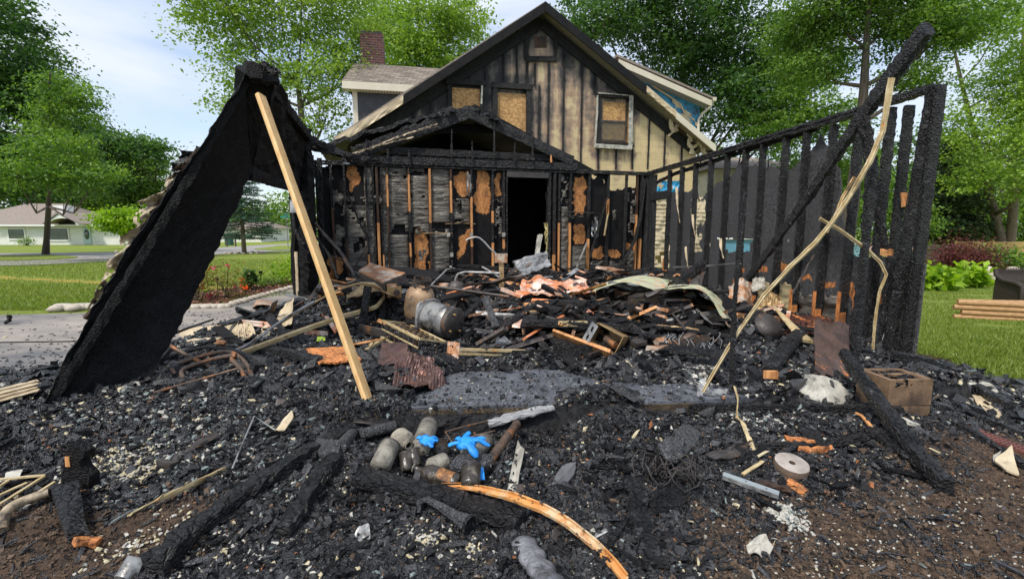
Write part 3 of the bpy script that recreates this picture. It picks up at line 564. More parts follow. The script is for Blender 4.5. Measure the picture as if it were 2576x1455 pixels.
def farhouse(name,label,px0,px1,pyb,pye,pyr,Y,wall,roof,cat='house',depth=7,wins=()):
    X=lambda px:at(px,566,Y).x; Z=lambda py:at((px0+px1)/2,py,Y).z; z0=Z(pyb); b=Vector((X((px0+px1)/2),Y,z0)); t=thing(name,label,cat,b)
    MB().box(((X(px0)+X(px1))/2,Y+depth/2,(z0-1+Z(pye))/2),X(px1)-X(px0),depth,Z(pye)-z0+1).build('wall',wall,t)
    x0,x1=X(px0)-.4,X(px1)+.4; e,rz=Z(pye),Z(pyr); MB().add([(x0,Y-.4,e),(x1,Y-.4,e),(x1,Y+depth+.4,e),(x0,Y+depth+.4,e),(x0+1,Y+depth/2,rz),(x1-1,Y+depth/2,rz)],[(0,1,5,4),(1,2,5),(2,3,4,5),(3,0,4),(0,3,2,1)]).build('roof',roof,t)
    for a,c_,b1,b2 in wins: MB().box(((X(a)+X(c_))/2,Y-.02,(Z(b1)+Z(b2))/2),X(c_)-X(a),.08,Z(b1)-Z(b2)).build('window',M['glass'],t)
    return t
farhouse('white_garage','long white outbuilding behind the spruce tree',530,655,609,575,558,55,M['whitewall'],M['shingle'],'garage')
farhouse('yard_house','tan sided house with green trimmed roof behind the stud wall',1790,2000,640,425,372,25,M['vinyl'],M['shingle'],wins=((1850,1885,500,450),))
farhouse('yard_house','cream house with pinkish roof beyond the picket fence',2130,2330,655,627,606,42,M['creamtrim'],mat('pinkish roof',(.42,.28,.24),(.35,.22,.19)))
farhouse('yard_house','low grey roofed house behind the conifer',2300,2450,650,610,592,50,M['whitewall'],M['shingle'])
# mailboxes, street sign
t=thing('mailbox_stand','row of dark mailboxes on two posts across the road','mailboxes',gt(583,620)); b=ORG[t]; k=b.y/FPX
for dx in (-12,10): MB().box((b.x+dx*k,b.y,b.z+.45),.1,.1,.9).build('post',M['bark'],t)
MB().box((b.x,b.y,b.z+.92),36*k,.14,.05).build('crossbar',M['bark'],t)
for dx in (-14,-5,4,13):
    m_=MB(); m_.prism([(b.x+dx*k+math.cos(a)*.11,b.y-.28,b.z+1.02+(math.sin(a)*.13 if a>=0 else -.07)) for a in np.linspace(0,math.pi,7)]+[(b.x+dx*k-.11,b.y-.28,b.z+.95),(b.x+dx*k+.11,b.y-.28,b.z+.95)],(0,1,0),.5); m_.build('mailbox',M['soot'],t)
b=gt(568,617); t=thing('trash_bin','dark green bin behind the mailboxes','bin',b); MB().box((b.x,b.y+.6,b.z+.5),.55,.55,1.0).build('body',mat('dark green plastic',(.02,.09,.07)),t); MB().box((b.x,b.y+.6,b.z+1.03),.6,.62,.06).build('lid',mat('bin lid green',(.015,.07,.055)),t)
b=gt(725,624); t=thing('street_sign','thin street sign post with green name blades','street sign',b)
h=(624-543)*b.y/FPX
MB().tube([b,b+Vector((0,0,h))],.035,8).build('post',M['graymetal'],t); MB().box((b.x-.1,b.y,b.z+h-.1),.7,.02,.17).build('sign_blade',M['green'],t); MB().box((b.x,b.y,b.z+h+.1),.02,.7,.17).build('sign_blade',M['green'],t)
# ---------- right back yard
def picket(A,B,h,bw,gap,name,label,mt,post=2.4,solid=True):
    A,B=Vector(A),Vector(B); L=(B-A).length; d_=(B-A)/L; nrm=Vector((-d_.y,d_.x,0)); t=thing(name,label,'fence',A)
    m_=MB(); n=int(L/(bw+gap))
    for i in range(n):
        c=A+d_*((bw+gap)*i+bw/2); z=h*random.uniform(.985,1.01); g=float(T(c.x,c.y)); m_.obox(Vector((c.x,c.y,g+z/2)),d_*(bw/2),nrm*.01,Vector((0,0,z/2)))
    m_.build('boards',mt,t)
    for zz in (.25,.8): 
        r=MB(); a_=A+Vector((0,0,float(T(A.x,A.y))-A.z+h*zz)); b_=B+Vector((0,0,float(T(B.x,B.y))-B.z+h*zz)); r.beam([a_-nrm*.04,b_-nrm*.04],.04,.09); r.build('rail',mt,t)
    for i in range(int(L/post)+1):
        c=A+d_*(post*i); g=float(T(c.x,c.y)); MB().box((c.x,c.y-.06,g+h*.52),.1,.1,h*1.04,math.atan2(d_.y,d_.x)).build('post',mt,t)
A=at(2395,668,31); B=at(2750,668,31); A.z=float(T(A.x,31)); B.z=float(T(B.x,31)); 
picket(A,B,at(2500,607,31).z-A.z,.14,.006,'board_fence','tall cedar board fence at the right edge behind the red maple',M['fence'])
A=at(2225,655,29); B=at(2290,655,29); A.z=float(T(A.x,29)); B.z=float(T(B.x,29))
picket(A,B,at(2250,632,29).z-A.z,.07,.07,'picket_fence','short picket fence seen between the charred corner posts',M['fence'],1.6)
A=at(2310,655,31.5); B=at(2393,658,31.2); A.z=B.z=float(T(A.x,31)); picket(A,B,at(2350,615,31).z-A.z,.14,.006,'board_fence','weathered dark fence run behind the conifer trunk',mat('weathered fence',(.12,.10,.07),(.08,.065,.05)))
b=gt(2415,693); bush('red_maple_shrub','low spreading dark red ornamental maple on the right lawn',b,1.5,1.75,LM['red'],6500,.11,cat='ornamental maple',cl=130)
b=gt(2345,728); bush('hosta_plant','bright green broad leaved clump beside the charred posts',b,.72,.72,LM['lime'],800,.30,cat='hosta',cl=60)
b=gt(2425,722); bush('hosta_plant','bright green broad leaved clump in front of the red maple',b,.72,.66,LM['lime'],800,.30,cat='hosta',cl=60)
b=gt(2510,690); bush('blue_flower_bush','tall grass like plant with pale blue flowers by the cedar fence',b,1.1,1.25,LM['mid'],2400,.24,cat='flowering bush',fl=('blue',.11),fn=46)
for px,py,r_,l in ((2478,702,.42,'upright tan boulder by the blue flowers'),(2545,702,.40,'leaning pale slab rock at the right edge'),(2510,708,.25,'small tan rock between the two boulders'),(2445,708,.2,'low tan rock in front of the red maple')):
    b=gt(px,py); m_=MB().lathe(b,(0,0,1),[(r_*.9,-.05),(r_*.95,r_*.4),(r_*.75,r_*1.1),(r_*.35,r_*1.5),(0,r_*1.55)],10,j=.22); tag(m_.build('boulder',M['stone']),l,'rock')
# wicker loveseat
def wicker():
    b=gt(2575,772); t=thing('wicker_loveseat','dark brown wicker loveseat at the right edge','garden seat',b); s=b.y/FPX
    W_=1.35; m_=MB(); c=b+Vector((.25,0,0))
    # woven back: lattice of strands
    for i in range(34): x=-W_/2+W_*i/33; m_.tube([c+Vector((x,.3,.34)),c+Vector((x,.40,.92+.05*math.sin(math.pi*i/33)))],.011,5)
    for i in range(17): z=.36+i*.034; m_.tube([c+Vector((-W_/2,.3+.17*(z-.34),z)),c+Vector((W_/2,.3+.17*(z-.34),z))],.010,5)
    m_.sheet([c+Vector((-W_/2,.315,.62)),c+Vector((W_/2,.315,.62)),c+Vector((W_/2,.40,.9)),c+Vector((-W_/2,.40,.9))],8,6,.02)
    m_.build('backrest',M['wicker'],t)
    MB().box(c+Vector((0,0,.36)),W_,.62,.09,j=.004).build('seat',M['wicker'],t)
    for sx in (-1,1):
        a=MB(); x=sx*W_/2; a.tube([c+Vector((x,.40,.93)),c+Vector((x*1.02,.36,.78)),c+Vector((x*1.04,.15,.66)),c+Vector((x*1.05,-.2,.62)),c+Vector((x*1.05,-.34,.56)),c+Vector((x*1.03,-.33,.3)),c+Vector((x*1.03,-.32,.0))],[.05,.05,.055,.06,.06,.045,.04],9); 
        a.sheet([c+Vector((x,-.3,.08)),c+Vector((x,.36,.08)),c+Vector((x,.36,.66)),c+Vector((x,-.3,.58))],4,4,.025); a.build('armrest',M['wicker'],t)
    for sx in (-1,1):
        for y in (-.3,.32): MB().tube([c+Vector((sx*W_*.48,y,0)),c+Vector((sx*W_*.48,y,.34))],.03,8).build('leg',M['wicker'],t)
    MB().box(c+Vector((0,-.31,.2)),W_*.95,.03,.22).build('apron',M['wicker'],t)
wicker()
A0=gt(2402,810); u_=(gt(2620,850)-A0); u_.z=0; u_.normalize()
for i,(px,py,z,off) in enumerate(((2398,775,0,0),(2402,775,1,.12),(2396,775,2,-.02),(2396,775,3,.04))):
    b=gt(2398,800); d_=Vector((.93,-.36,0)); a=b+Vector((0,0,.055+z*.105+ -.02))+d_*off
    m_=MB().tube([a+d_*(2.6*q/8) for q in range(9)],.056,12,j=.05); tag(m_.build('landscape_timber',M['log']),['bottom round timber of the stacked border by the wicker seat','second round timber of the stacked border by the wicker seat','third round timber of the stacked border by the wicker seat','top round timber of the stacked border by the wicker seat'][i],'timber','stacked landscape timbers')
b=gt(2402,796); m_=MB().tube([b+Vector((.5,.5,.26)),b+Vector((1.8,.3,.26)),],.056,12,j=.05); tag(m_.build('landscape_timber',M['log']),'short cross timber lying along the back of the stacked border','timber')
# pool and shed colours seen through the wall
b=at(1870,640,19); t=thing('swimming_pool','above ground pool with blue wall behind the burnt stud wall','pool',(b.x,b.y,b.z)); 
c=Vector((b.x,b.y+2.2,b.z-.4)); MB().lathe(c,(0,0,1),[(2.4,0),(2.4,1.0)],40).build('pool_wall',M['pool'],t); MB().lathe(c,(0,0,1),[(2.34,1.0),(2.5,1.0),(2.5,1.06),(2.34,1.06)],40).build('rim',M['whitetrim'],t); MB().lathe(c,(0,0,1),[(0,.9),(2.35,.9)],40).build('water',mat('pool water',(.05,.25,.35),rough=.05,bump=.1),t)
b=at(2110,640,21); t=thing('swimming_pool','second pale blue pool seen left of the tree trunk','pool',(b.x,b.y,b.z)); c=Vector((b.x-.2,b.y+1.4,b.z-.7)); MB().lathe(c,(0,0,1),[(1.8,0),(1.8,1.15)],32).build('pool_wall',mat('pale pool wall',(.35,.60,.65),(.3,.5,.55)),t); MB().lathe(c,(0,0,1),[(1.75,1.15),(1.9,1.15),(1.9,1.2),(1.75,1.2)],32).build('rim',M['whitetrim'],t)
bush('hedge_shrub','dark shrub in front of the pale blue pool',at(2105,640,19)-Vector((0,0,.6)),.7,.9,LM['dark'],1500,.09)
# ================= planes for walls =================
M['flap']=mat('scorched tan siding',(.46,.37,.25),(.34,.26,.16),scale=4,rough=.55,bump=.15,c3=(.03,.02,.015),s3=7,p3=.56)
def proj(P):
    v=Vector(P)-Vector((0,0,CZ)); c,s=math.cos(PITCH),math.sin(PITCH); f=v.y*c-v.z*s; u=v.y*s+v.z*c
    return CX+FPX*v.x/f, CY-FPX*u/f
class PL:
    def __init__(s,p,ang=None,q=None):
        s.p=Vector((p[0],p[1],0)); d_=(Vector((q[0],q[1],0))-s.p) if q else Vector((math.cos(ang),math.sin(ang),0)); s.L=d_.length; s.u=d_.normalized(); s.n=Vector((s.u.y,-s.u.x,0))
        if s.n.dot(-s.p)<0: s.n=-s.n
    def hit(s,px,py,off=0):
        r=ray(px,py); o=s.p+s.n*off; t=o.dot(s.n)/r.dot(s.n); q=r*t; return ((q-o).dot(s.u), CZ+q.z)
    def V(s,u,z,off=0): q=s.p+s.u*u+s.n*off; return Vector((q.x,q.y,z))
    def W(s,px,py,off=0): return s.V(*s.hit(px,py,off),off)
    def box(s,mb,u0,u1,z0,z1,o0,o1,m=0,j=0): return mb.obox(s.V((u0+u1)/2,(z0+z1)/2,(o0+o1)/2),s.u*((u1-u0)/2),s.n*((o1-o0)/2),Vector((0,0,(z1-z0)/2)),m,j)
def inpoly(x,y,P):
    c=False;j=len(P)-1
    for i in range(len(P)):
        if (P[i][1]>y)!=(P[j][1]>y) and x<(P[j][0]-P[i][0])*(y-P[i][1])/(P[j][1]-P[i][1])+P[i][0]: c=not c
        j=i
    return c
def n1(x,y,s=0,o=3): return float(fbm(x,y,s,o))
# ================= two storey gable house =================
HP=PL((.98,15.0),R(12)); RZ=HP.hit(1372,3)[1]; RU=HP.hit(1372,3)[0]
def gablemat():
    m=bpy.data.materials.new('sooted block wall'); m.use_nodes=True; n=m.node_tree.nodes; l=m.node_tree.links; b=n['Principled BSDF']; b.inputs['Roughness'].default_value=.7
    t=n.new('ShaderNodeTexCoord'); a=n.new('ShaderNodeAttribute'); a.attribute_name='soot'
    z=n.new('ShaderNodeTexNoise'); z.inputs['Scale'].default_value=9; z.inputs['Detail'].default_value=9; z.inputs['Roughness'].default_value=.75; l.new(t.outputs['Object'],z.inputs['Vector'])
    ma=n.new('ShaderNodeMath'); ma.operation='MULTIPLY_ADD'; ma.inputs[1].default_value=.42; l.new(z.outputs['Fac'],ma.inputs[0]); l.new(a.outputs['Fac'],ma.inputs[2])
    r=n.new('ShaderNodeValToRGB'); e=r.color_ramp.elements; e[0].position=.18; e[0].color=(.62,.47,.25,1); e[1].position=.98; e[1].color=(.008,.008,.008,1)
    for p,c in ((.34,(.52,.41,.24)),(.46,(.38,.255,.165)),(.60,(.22,.165,.125)),(.74,(.10,.083,.07)),(.86,(.035,.031,.028))): q=e.new(p); q.color=(*c,1)
    l.new(ma.outputs[0],r.inputs['Fac'])
    bk=n.new('ShaderNodeTexBrick'); bk.inputs['Scale'].default_value=1; bk.inputs['Brick Width'].default_value=.42; bk.inputs['Row Height'].default_value=.21; bk.inputs['Mortar Size'].default_value=.010; bk.inputs['Color1'].default_value=(1,1,1,1); bk.inputs['Color2'].default_value=(.9,.9,.9,1); bk.inputs['Mortar'].default_value=(.80,.80,.80,1)
    sx=n.new('ShaderNodeSeparateXYZ'); cb=n.new('ShaderNodeCombineXYZ'); l.new(t.outputs['Object'],sx.inputs[0]); l.new(sx.outputs['X'],cb.inputs['X']); l.new(sx.outputs['Z'],cb.inputs['Y']); l.new(cb.outputs[0],bk.inputs['Vector'])
    x=n.new('ShaderNodeMixRGB'); x.blend_type='MULTIPLY'; x.inputs['Fac'].default_value=.8; l.new(r.outputs['Color'],x.inputs['Color1']); l.new(bk.outputs['Color'],x.inputs['Color2'])
    z2=n.new('ShaderNodeTexNoise'); z2.inputs['Scale'].default_value=30; z2.inputs['Detail'].default_value=6; z2.inputs['Roughness'].default_value=.8; l.new(t.outputs['Object'],z2.inputs['Vector'])
    r2=n.new('ShaderNodeValToRGB'); r2.color_ramp.elements[0].position=.62; r2.color_ramp.elements[1].position=.68; r2.color_ramp.elements[1].color=(.28,.28,.28,1); l.new(z2.outputs['Fac'],r2.inputs['Fac'])
    x2=n.new('ShaderNodeMixRGB'); l.new(r2.outputs['Color'],x2.inputs['Fac']); l.new(x.outputs['Color'],x2.inputs['Color1']); x2.inputs['Color2'].default_value=(.55,.48,.40,1)
    l.new(x2.outputs['Color'],b.inputs['Base Color'])
    bp=n.new('ShaderNodeBump'); bp.inputs['Strength'].default_value=.5; bp.inputs['Distance'].default_value=.02; l.new(bk.outputs['Color'],bp.inputs['Height']); l.new(bp.outputs['Normal'],b.inputs['Normal'])
    return m
M['gable']=gablemat()
def brickmat():
    m=bpy.data.materials.new('dark red brick'); m.use_nodes=True; n=m.node_tree.nodes; l=m.node_tree.links; b=n['Principled BSDF']; b.inputs['Roughness'].default_value=.85
    t=n.new('ShaderNodeTexCoord'); bk=n.new('ShaderNodeTexBrick'); bk.inputs['Scale'].default_value=1; bk.inputs['Brick Width'].default_value=.24; bk.inputs['Row Height'].default_value=.085; bk.inputs['Mortar Size'].default_value=.009; bk.inputs['Color1'].default_value=(.17,.055,.045,1); bk.inputs['Color2'].default_value=(.09,.035,.032,1); bk.inputs['Mortar'].default_value=(.20,.17,.15,1)
    sx=n.new('ShaderNodeSeparateXYZ'); cb=n.new('ShaderNodeCombineXYZ'); ad=n.new('ShaderNodeMath'); l.new(t.outputs['Object'],sx.inputs[0]); l.new(sx.outputs['X'],ad.inputs[0]); l.new(sx.outputs['Y'],ad.inputs[1]); l.new(ad.outputs[0],cb.inputs['X']); l.new(sx.outputs['Z'],cb.inputs['Y']); l.new(cb.outputs[0],bk.inputs['Vector'])
    l.new(bk.outputs['Color'],b.inputs['Base Color']); bp=n.new('ShaderNodeBump'); bp.inputs['Strength'].default_value=.6; bp.inputs['Distance'].default_value=.02; l.new(bk.outputs['Color'],bp.inputs['Height']); l.new(bp.outputs['Normal'],b.inputs['Normal']); return m
M['brick']=brickmat()
def shinglemat(ang):
    m=bpy.data.materials.new('weathered roof shingles'); m.use_nodes=True; n=m.node_tree.nodes; l=m.node_tree.links; b=n['Principled BSDF']; b.inputs['Roughness'].default_value=.95
    t=n.new('ShaderNodeTexCoord'); bk=n.new('ShaderNodeTexBrick'); bk.inputs['Scale'].default_value=1; bk.inputs['Brick Width'].default_value=.30; bk.inputs['Row Height'].default_value=.075; bk.inputs['Mortar Size'].default_value=.008; bk.inputs['Color1'].default_value=(.30,.25,.20,1); bk.inputs['Color2'].default_value=(.15,.12,.10,1); bk.inputs['Mortar'].default_value=(.05,.045,.04,1)
    sx=n.new('ShaderNodeSeparateXYZ'); cb=n.new('ShaderNodeCombineXYZ'); l.new(t.outputs['Object'],sx.inputs[0]); l.new(sx.outputs['X'],cb.inputs['X']); l.new(sx.outputs['Z'],cb.inputs['Y']); l.new(cb.outputs[0],bk.inputs['Vector'])
    l.new(bk.outputs['Color'],b.inputs['Base Color']); bp=n.new('ShaderNodeBump'); bp.inputs['Strength'].default_value=.7; bp.inputs['Distance'].default_value=.03; l.new(bk.outputs['Color'],bp.inputs['Height']); l.new(bp.outputs['Normal'],b.inputs['Normal']); return m
M['roofsh']=shinglemat(0)
def house():
    t=thing('gable_house','fire blackened two storey house with steep gable and boarded windows','house',HP.V(RU,0,-.5)); S=-.5   # wall stands half a metre behind the rake edge
    eL=HP.hit(838,346); eR=HP.hit(1802,367); D=8.5
    # --- wall as a fine grid that carries the soot stain
    strips=[(991,300,345),(1038,215,330),(1082,215,330),(1182,160,205),(1220,140,205),(1266,120,205),(1300,115,205),(1326,75,375),(1345,160,215),(1380,160,400),(1419,105,410),(1465,140,410),(1497,165,232),(1534,180,212),(1633,300,425),(1673,330,425),(1716,350,425),(1505,375,425),(1550,375,425),(1591,375,425),(1356,215,400),(1398,75,150)]
    SU=[(HP.hit(x,(a+b)/2,S)[0],HP.hit(x,b,S)[1],HP.hit(x,a,S)[1]) for x,a,b in strips]
    def top(u): return RZ-.28-(abs(u-RU))*((RZ-eR[1])/(eR[0]-RU) if u>RU else (RZ-eL[1])/(RU-eL[0]))
    us=np.linspace(eL[0]+.45,eR[0]-.45,230); V=[];so=[];nz_=90
    for u in us:
        for k in range(nz_+1):
            z=.0+(top(u)-.0)*k/nz_; p=HP.V(u,z,S); V.append(p); px,py=proj(p)
            g=.43-.00062*(px-1300)-.0008*(py-220) + (.03 if px<1230 else 0)
            if px>1590: g-=.14
            if px<1060 and py>215: g-=.22
            g+=(n1(u*1.1,z*1.0,4)-.5)*.7+(n1(u*7,z*.8,9)-.5)*.35+(n1(u*9,z*9,19)-.5)*.35+(n1(u*22,z*1.5,29)-.5)*.3
            top_d=top(u)-z; g+=max(0,.45-top_d*.5)*(1 if px<1620 else .5)
            for (su,z0,z1) in SU:
                if z0-.1<z<z1+.1:
                    dd=abs(u-su)
                    if dd<.17: g+=.34*(1-dd/.17)*(.35+n1(u*3+su,z*3,6))
            for (x0,x1,y0,y1) in ((1120,1215,200,300),(1240,1330,200,340),(1490,1600,220,390)):
                ex=max(x0-px,px-x1,0); ey=max(y0-py,py-y1,0); ed=math.hypot(ex,ey)
                if ed<22: g+=.3*(1-ed/22)
            so.append(max(.0,min(1.0,g-.08)))
    n_=nz_+1; i=np.arange(len(us)-1)[:,None]*n_+np.arange(nz_)[None]; F=np.stack([i,i+n_,i+n_+1,i+1],-1).reshape(-1,4)
    npmesh('gable_wall',np.array([tuple(v) for v in V]),F,M['gable'],attr={'soot':('POINT',so)},parent=t)
    # body behind
    for uu in (us[0],us[-1]): MB().obox((HP.V(uu,top(uu)/2,S-.06-D/2)),HP.u*.08,HP.n*(D/2),Vector((0,0,top(uu)/2))).build('side_wall',M['vinyl'],t)
    b=MB(); HP.box(b,us[0],us[-1],0,top(us[0]),S-D,S-D+.1); b.build('rear_wall',M['vinyl'],t)
    # roof slabs
    for e,nm in ((eL,'L'),(eR,'R')):
        r=MB(); a0=HP.V(RU,RZ,0); a1=HP.V(e[0],e[1],0); bk=-HP.n*(D+.6)
        up_=(a1-a0).cross(bk).normalized(); up_=up_ if up_.z>0 else -up_
        for c0,c1,m in ((a0,a1,0),):
            r.add([c0,c1,c1+bk,c0+bk,c0-up_*.14,c1-up_*.14,c1+bk-up_*.14,c0+bk-up_*.14],[(0,1,2,3),(7,6,5,4),(0,4,5,1),(1,5,6,2),(2,6,7,3),(3,7,4,0)])
        r.build('roof',[M['shingle']],t)
    def rake(p,q,mt,name='rake_board',h=.24,off=.03,th=.04,j=.0,lab=None,w=None):
        a=HP.W(*p,off); b_=HP.W(*q,off); dn=Vector((0,0,-h)); m_=MB(); m_.sheet([a,b_,b_+dn,a+dn],30,4,th,(lambda u,v:(n1(u*9,v*2,3)-.5)*.09*v) if j else None); o=m_.build(name,mt,t); 
        if lab: o['label']=lab
    rake((1372,5),(1015,238),M['soot'],h=.27); rake((1014,239),(842,346),M['vinyl'],h=.24,j=1,lab='cream rake board left unburnt at the low end')
    rake((1372,5),(1625,215),M['soot'],h=.27); rake((1626,216),(1700,280),M['vinyl'],h=.2,j=1,lab='buckled white rake trim'); rake((1700,281),(1800,366),M['creamtrim'],h=.22,lab='cream rake board on the right eave')
    # soffit boards
    for q in (eL,eR):
        m_=MB(); a=HP.V(RU,RZ-.16,0); c=HP.V(q[0],q[1]-.16,0); m_.add([a,c,c+HP.n*S,a+HP.n*S],[(0,1,2,3)]); m_.build('soffit',M['soot'],t)
    # charred upper frieze against the wall
    for e in (eL,eR):
        m_=MB(); a=HP.V(RU,RZ-.42,S+.04); c=HP.V(e[0]*.92,e[1]-.12+.0,S+.04); m_.beam([a,c.lerp(a,.0)],.06,.3,up=(0,0,1)); m_.build('frieze_board',M['char'],t)
    for x,a,b_ in strips:
        u0,z1=HP.hit(x,a,S); _,z0=HP.hit(x,b_,S); z1=min(z1,top(u0)-.03); w_=.085 if x in (1082,1326) else .055
        m_=MB().beam([HP.V(u0,z0,S+.025),HP.V(u0,z1,S+.025)],w_,.04,up=HP.n,j=.006,step=.07,taper=lambda k:.8+.3*random.random()); m_.build('furring_strip',M['char'],t)
    m_=MB(); a=HP.W(1322,148,S+.06); c=HP.W(1402,148,S+.06); m_.beam([a,c],.06,.16,j=.006); m_.build('charred_ledger',M['char'],t)
    for x in (1324,1398): MB().beam([HP.W(x,75,S+.05),HP.W(x,150,S+.05)],.14 if x==1324 else .1,.05,up=HP.n,j=.006).build('vent_frame',M['char'],t)
    MB().sheet([HP.W(1345,92,S+.02),HP.W(1375,92,S+.02),HP.W(1375,120,S+.02),HP.W(1345,120,S+.02)][::-1],3,3,.01).build('vent_panel',M['sootbrown'],t)
    # windows
    def window(x0,x1,y0,y1,f,trims=(),board=None,sash=None,right=False):
        u0,z1=HP.hit(x0,y0,S); u1,z0=HP.hit(x1,y1,S); fr=MB(); fw=f
        for a_,b_,c_,d_ in ((u0-fw,u0,z0-fw,z1+fw),(u1,u1+fw,z0-fw,z1+fw)): HP.box(fr,a_,b_,c_,d_,S+.002,S+.13,0,.006)
        for c_,d_ in ((z1+.003,z1+fw+.02),(z0-fw-.02,z0-.003)): HP.box(fr,u0-fw-.05,u1+fw+.05,c_,d_,S+.004,S+.15,0,.006)
        w=fr.build('window',M['char'],t); ORG[w]=ORG[t]
        b=MB(); HP.box(b,u0+.002,u1-.002,z0+.002,(z1-(z1-z0)*.08),S+.01,S+.035); b.build('plywood_board',M['osbh'],w)
        if sash:
            s_=MB(); zm=HP.hit(x0,sash,S)[1]; q=.045
            for a_,b_,c_,d_ in ((u0+.02,u0+.02+q,z0+.04,z1-.06),(u1-q-.1,u1-.1,z0+.04,z1-.06),(u0+.065,u1-.145,zm-.03,zm+.03),(u0+.065,u1-.145,z0+.04,z0+.09)): HP.box(s_,a_,b_,c_,d_,S+.04,S+.08,0,.004)
            s_.build('sash',M['burntmetal'],w); MB().sheet([HP.V(u0+.06,z0+.09,S+.045),HP.V(u1-.14,z0+.09,S+.045),HP.V(u1-.14,zm,S+.045),HP.V(u0+.06,zm,S+.045)],4,4,.004).build('sooty_pane',mat('sooty glass pane',(.10,.075,.04),(.2,.13,.05),scale=6,rough=.3),w)
        for tr in trims:
            pts=[HP.W(*p,S+.17) for p in tr[0]]; m_=MB().beam(pts,tr[1],.02,up=HP.n,j=.005,step=.1); m_.build('loose_trim',M['white'],w)
    window(1136,1207,214,300,.12); window(1250,1322,224,340,.14,trims=()); 
    window(1509,1580,246,361,.10,trims=[([(1506,234),(1540,236),(1580,240)],.03),([(1503,240),(1502,290),(1497,360)],.06),([(1588,240),(1587,300),(1586,368)],.15),([(1494,366),(1590,372)],.13)],sash=305)
    MB().beam([HP.W(1213,215,S+.2),HP.W(1211,262,S+.2)],.05,.02,up=HP.n).build('loose_trim',M['white'],t)
    # spray marks on the boards (two faint words, unreadable in the photo)
    # --- left wing with dormer roof
    P2=PL((HP.V(0,0,-3.2)).to_2d(),R(12)); w=MB(); u0,z1=P2.hit(893,230); u1=RU-.4-HP.u.dot(Vector((0,0,0)))
    u1=P2.hit(1120,230)[0]; P2.box(w,u0,u1,z1-3.5,z1+.02,-2.6,0); w.build('dormer_wall',mat('dark scorched siding',(.035,.037,.043),(.02,.02,.022),scale=6,rough=.5,bump=.4),t)
    c=MB(); P2.box(c,u0-.09,u0+.07,z1-3.4,z1+.01,-.1,.02); c.build('corner_trim',M['creamtrim'],t)
    ul,zl=P2.hit(860,202,.35); ur,zr=P2.hit(1130,232,.35); pl,pz=P2.hit(892,158,-1.2); pr,prz=P2.hit(1130,176,-1.2)
    r=MB(); A=P2.V(ul,zl,.35); B=P2.V(ur,zl,.35); C_=P2.V(pr,pz,-1.2); D_=P2.V(pl,pz,-1.2); r.sheet([A,B,C_,D_],2,2,.06); 
    E=P2.V(pl-.1,zl,-2.9); F_=P2.V(ur,zl,-2.9); r.sheet([D_,C_,F_,E],2,2,.06); r.add([A,D_,E],[(0,1,2)]); r.build('dormer_roof',M['roofsh'],t)
    f=MB(); P2.box(f,ul,ur,zl-.25,zl-.01,.33,.36); P2.box(f,ul,ul+.03,zl-.25,zl-.01,-.2,.325); f.build('dormer_fascia',M['creamtrim'],t)
    s_=MB()
    for i in range(40): uu=ul+.05+i*.1; P2.box(s_,uu,uu+.085,zl-.255,zl-.24,.0,.32)
    s_.build('dormer_soffit',M['creamtrim'],t)
    # chimney
    P3=PL((HP.V(0,0,-4.4)).to_2d(),R(12)); cu0,cz1=P3.hit(905,82); cu1,_=P3.hit(965,82); zc0=P3.hit(905,175)[1]-1.5
    ch=MB(); a=[P3.V(cu0,zc0,0),P3.V(cu1,zc0,0),P3.V(cu1,zc0,-1.1),P3.V(cu0,zc0,-1.1)]; zt=cz1
    tp=[P3.V(cu0,zt,0),P3.V(cu1-.02,zt,0),P3.V(cu1-.02,zt,-1.1),P3.V(cu0,zt,-1.1)]
    ch.add(a+tp,[(0,1,5,4),(1,2,6,5),(2,3,7,6),(3,0,4,7),(4,5,6,7)]); chm=ch.build('chimney',M['brick'],t); ORG[chm]=ORG[t]
    cp=MB(); P3.box(cp,cu0+.02,cu1-.04,zt+.003,zt+.09,-1.05,-.03,0,.02); cp.build('chimney_cap',mat('sooty mortar cap',(.11,.09,.08),(.07,.06,.055)),chm)
    # --- right shed dormer
    P4=PL((HP.V(0,0,-1.0)).to_2d(),R(12)); q=[(1552,142),(1792,248)]
    A=P4.W(*q[0],.35); B=P4.W(*q[1],.35); bk=-HP.n*5.0; MB().sheet([A,B,B+bk,A+bk],2,2,-.07).build('dormer_roof',M['shingle'],t)
    m_=MB(); dn=Vector((0,0,-.19)); A2=P4.W(1556,149,.36); B2=P4.W(1790,253,.36); m_.sheet([A2,B2,B2+dn,A2+dn],2,2,.03); m_.build('dormer_fascia',M['creamtrim'],t)
    m_=MB(); n=34
    for i in range(n):
        a=A2.lerp(B2,i/n)+dn; b_=A2.lerp(B2,(i+.88)/n)+dn; m_.add([a,b_,b_-HP.n*.36,a-HP.n*.36],[(0,1,2,3)])
    m_.build('dormer_soffit',mat('grey cream soffit panel',(.42,.39,.33),(.34,.31,.26)),t)
    m_=MB(); poly=[P4.W(1575,172),P4.W(1760,258),P4.W(1760,330),P4.W(1755,345),P4.W(1600,220)]; m_.prism(poly,-HP.n,.1); m_.build('dormer_cheek',M['blue'],t)
    m_=MB(); m_.tube([P4.W(1640,215,.03),P4.W(1680,240,.05),P4.W(1712,262,.05),P4.W(1722,285,.05)],.03,6); m_.sheet([P4.W(1690,250,.02),P4.W(1755,300,.02),P4.W(1757,340,.02),P4.W(1700,310,.02)],8,8,.01,lambda u,v:(n1(u*4,v*4)-.4)*.12,mask=lambda u,v:n1(u*5,v*5,9)>.47); m_.build('peeled_wrap',M['vinyl'],t)
    m_=MB(); m_.tube([P4.W(1795,252,.2),P4.W(1788,268,.2),P4.W(1768,285,.1),P4.W(1757,300,.05),P4.W(1757,420,.05)],.045,8); m_.build('downspout',M['creamtrim'],t)
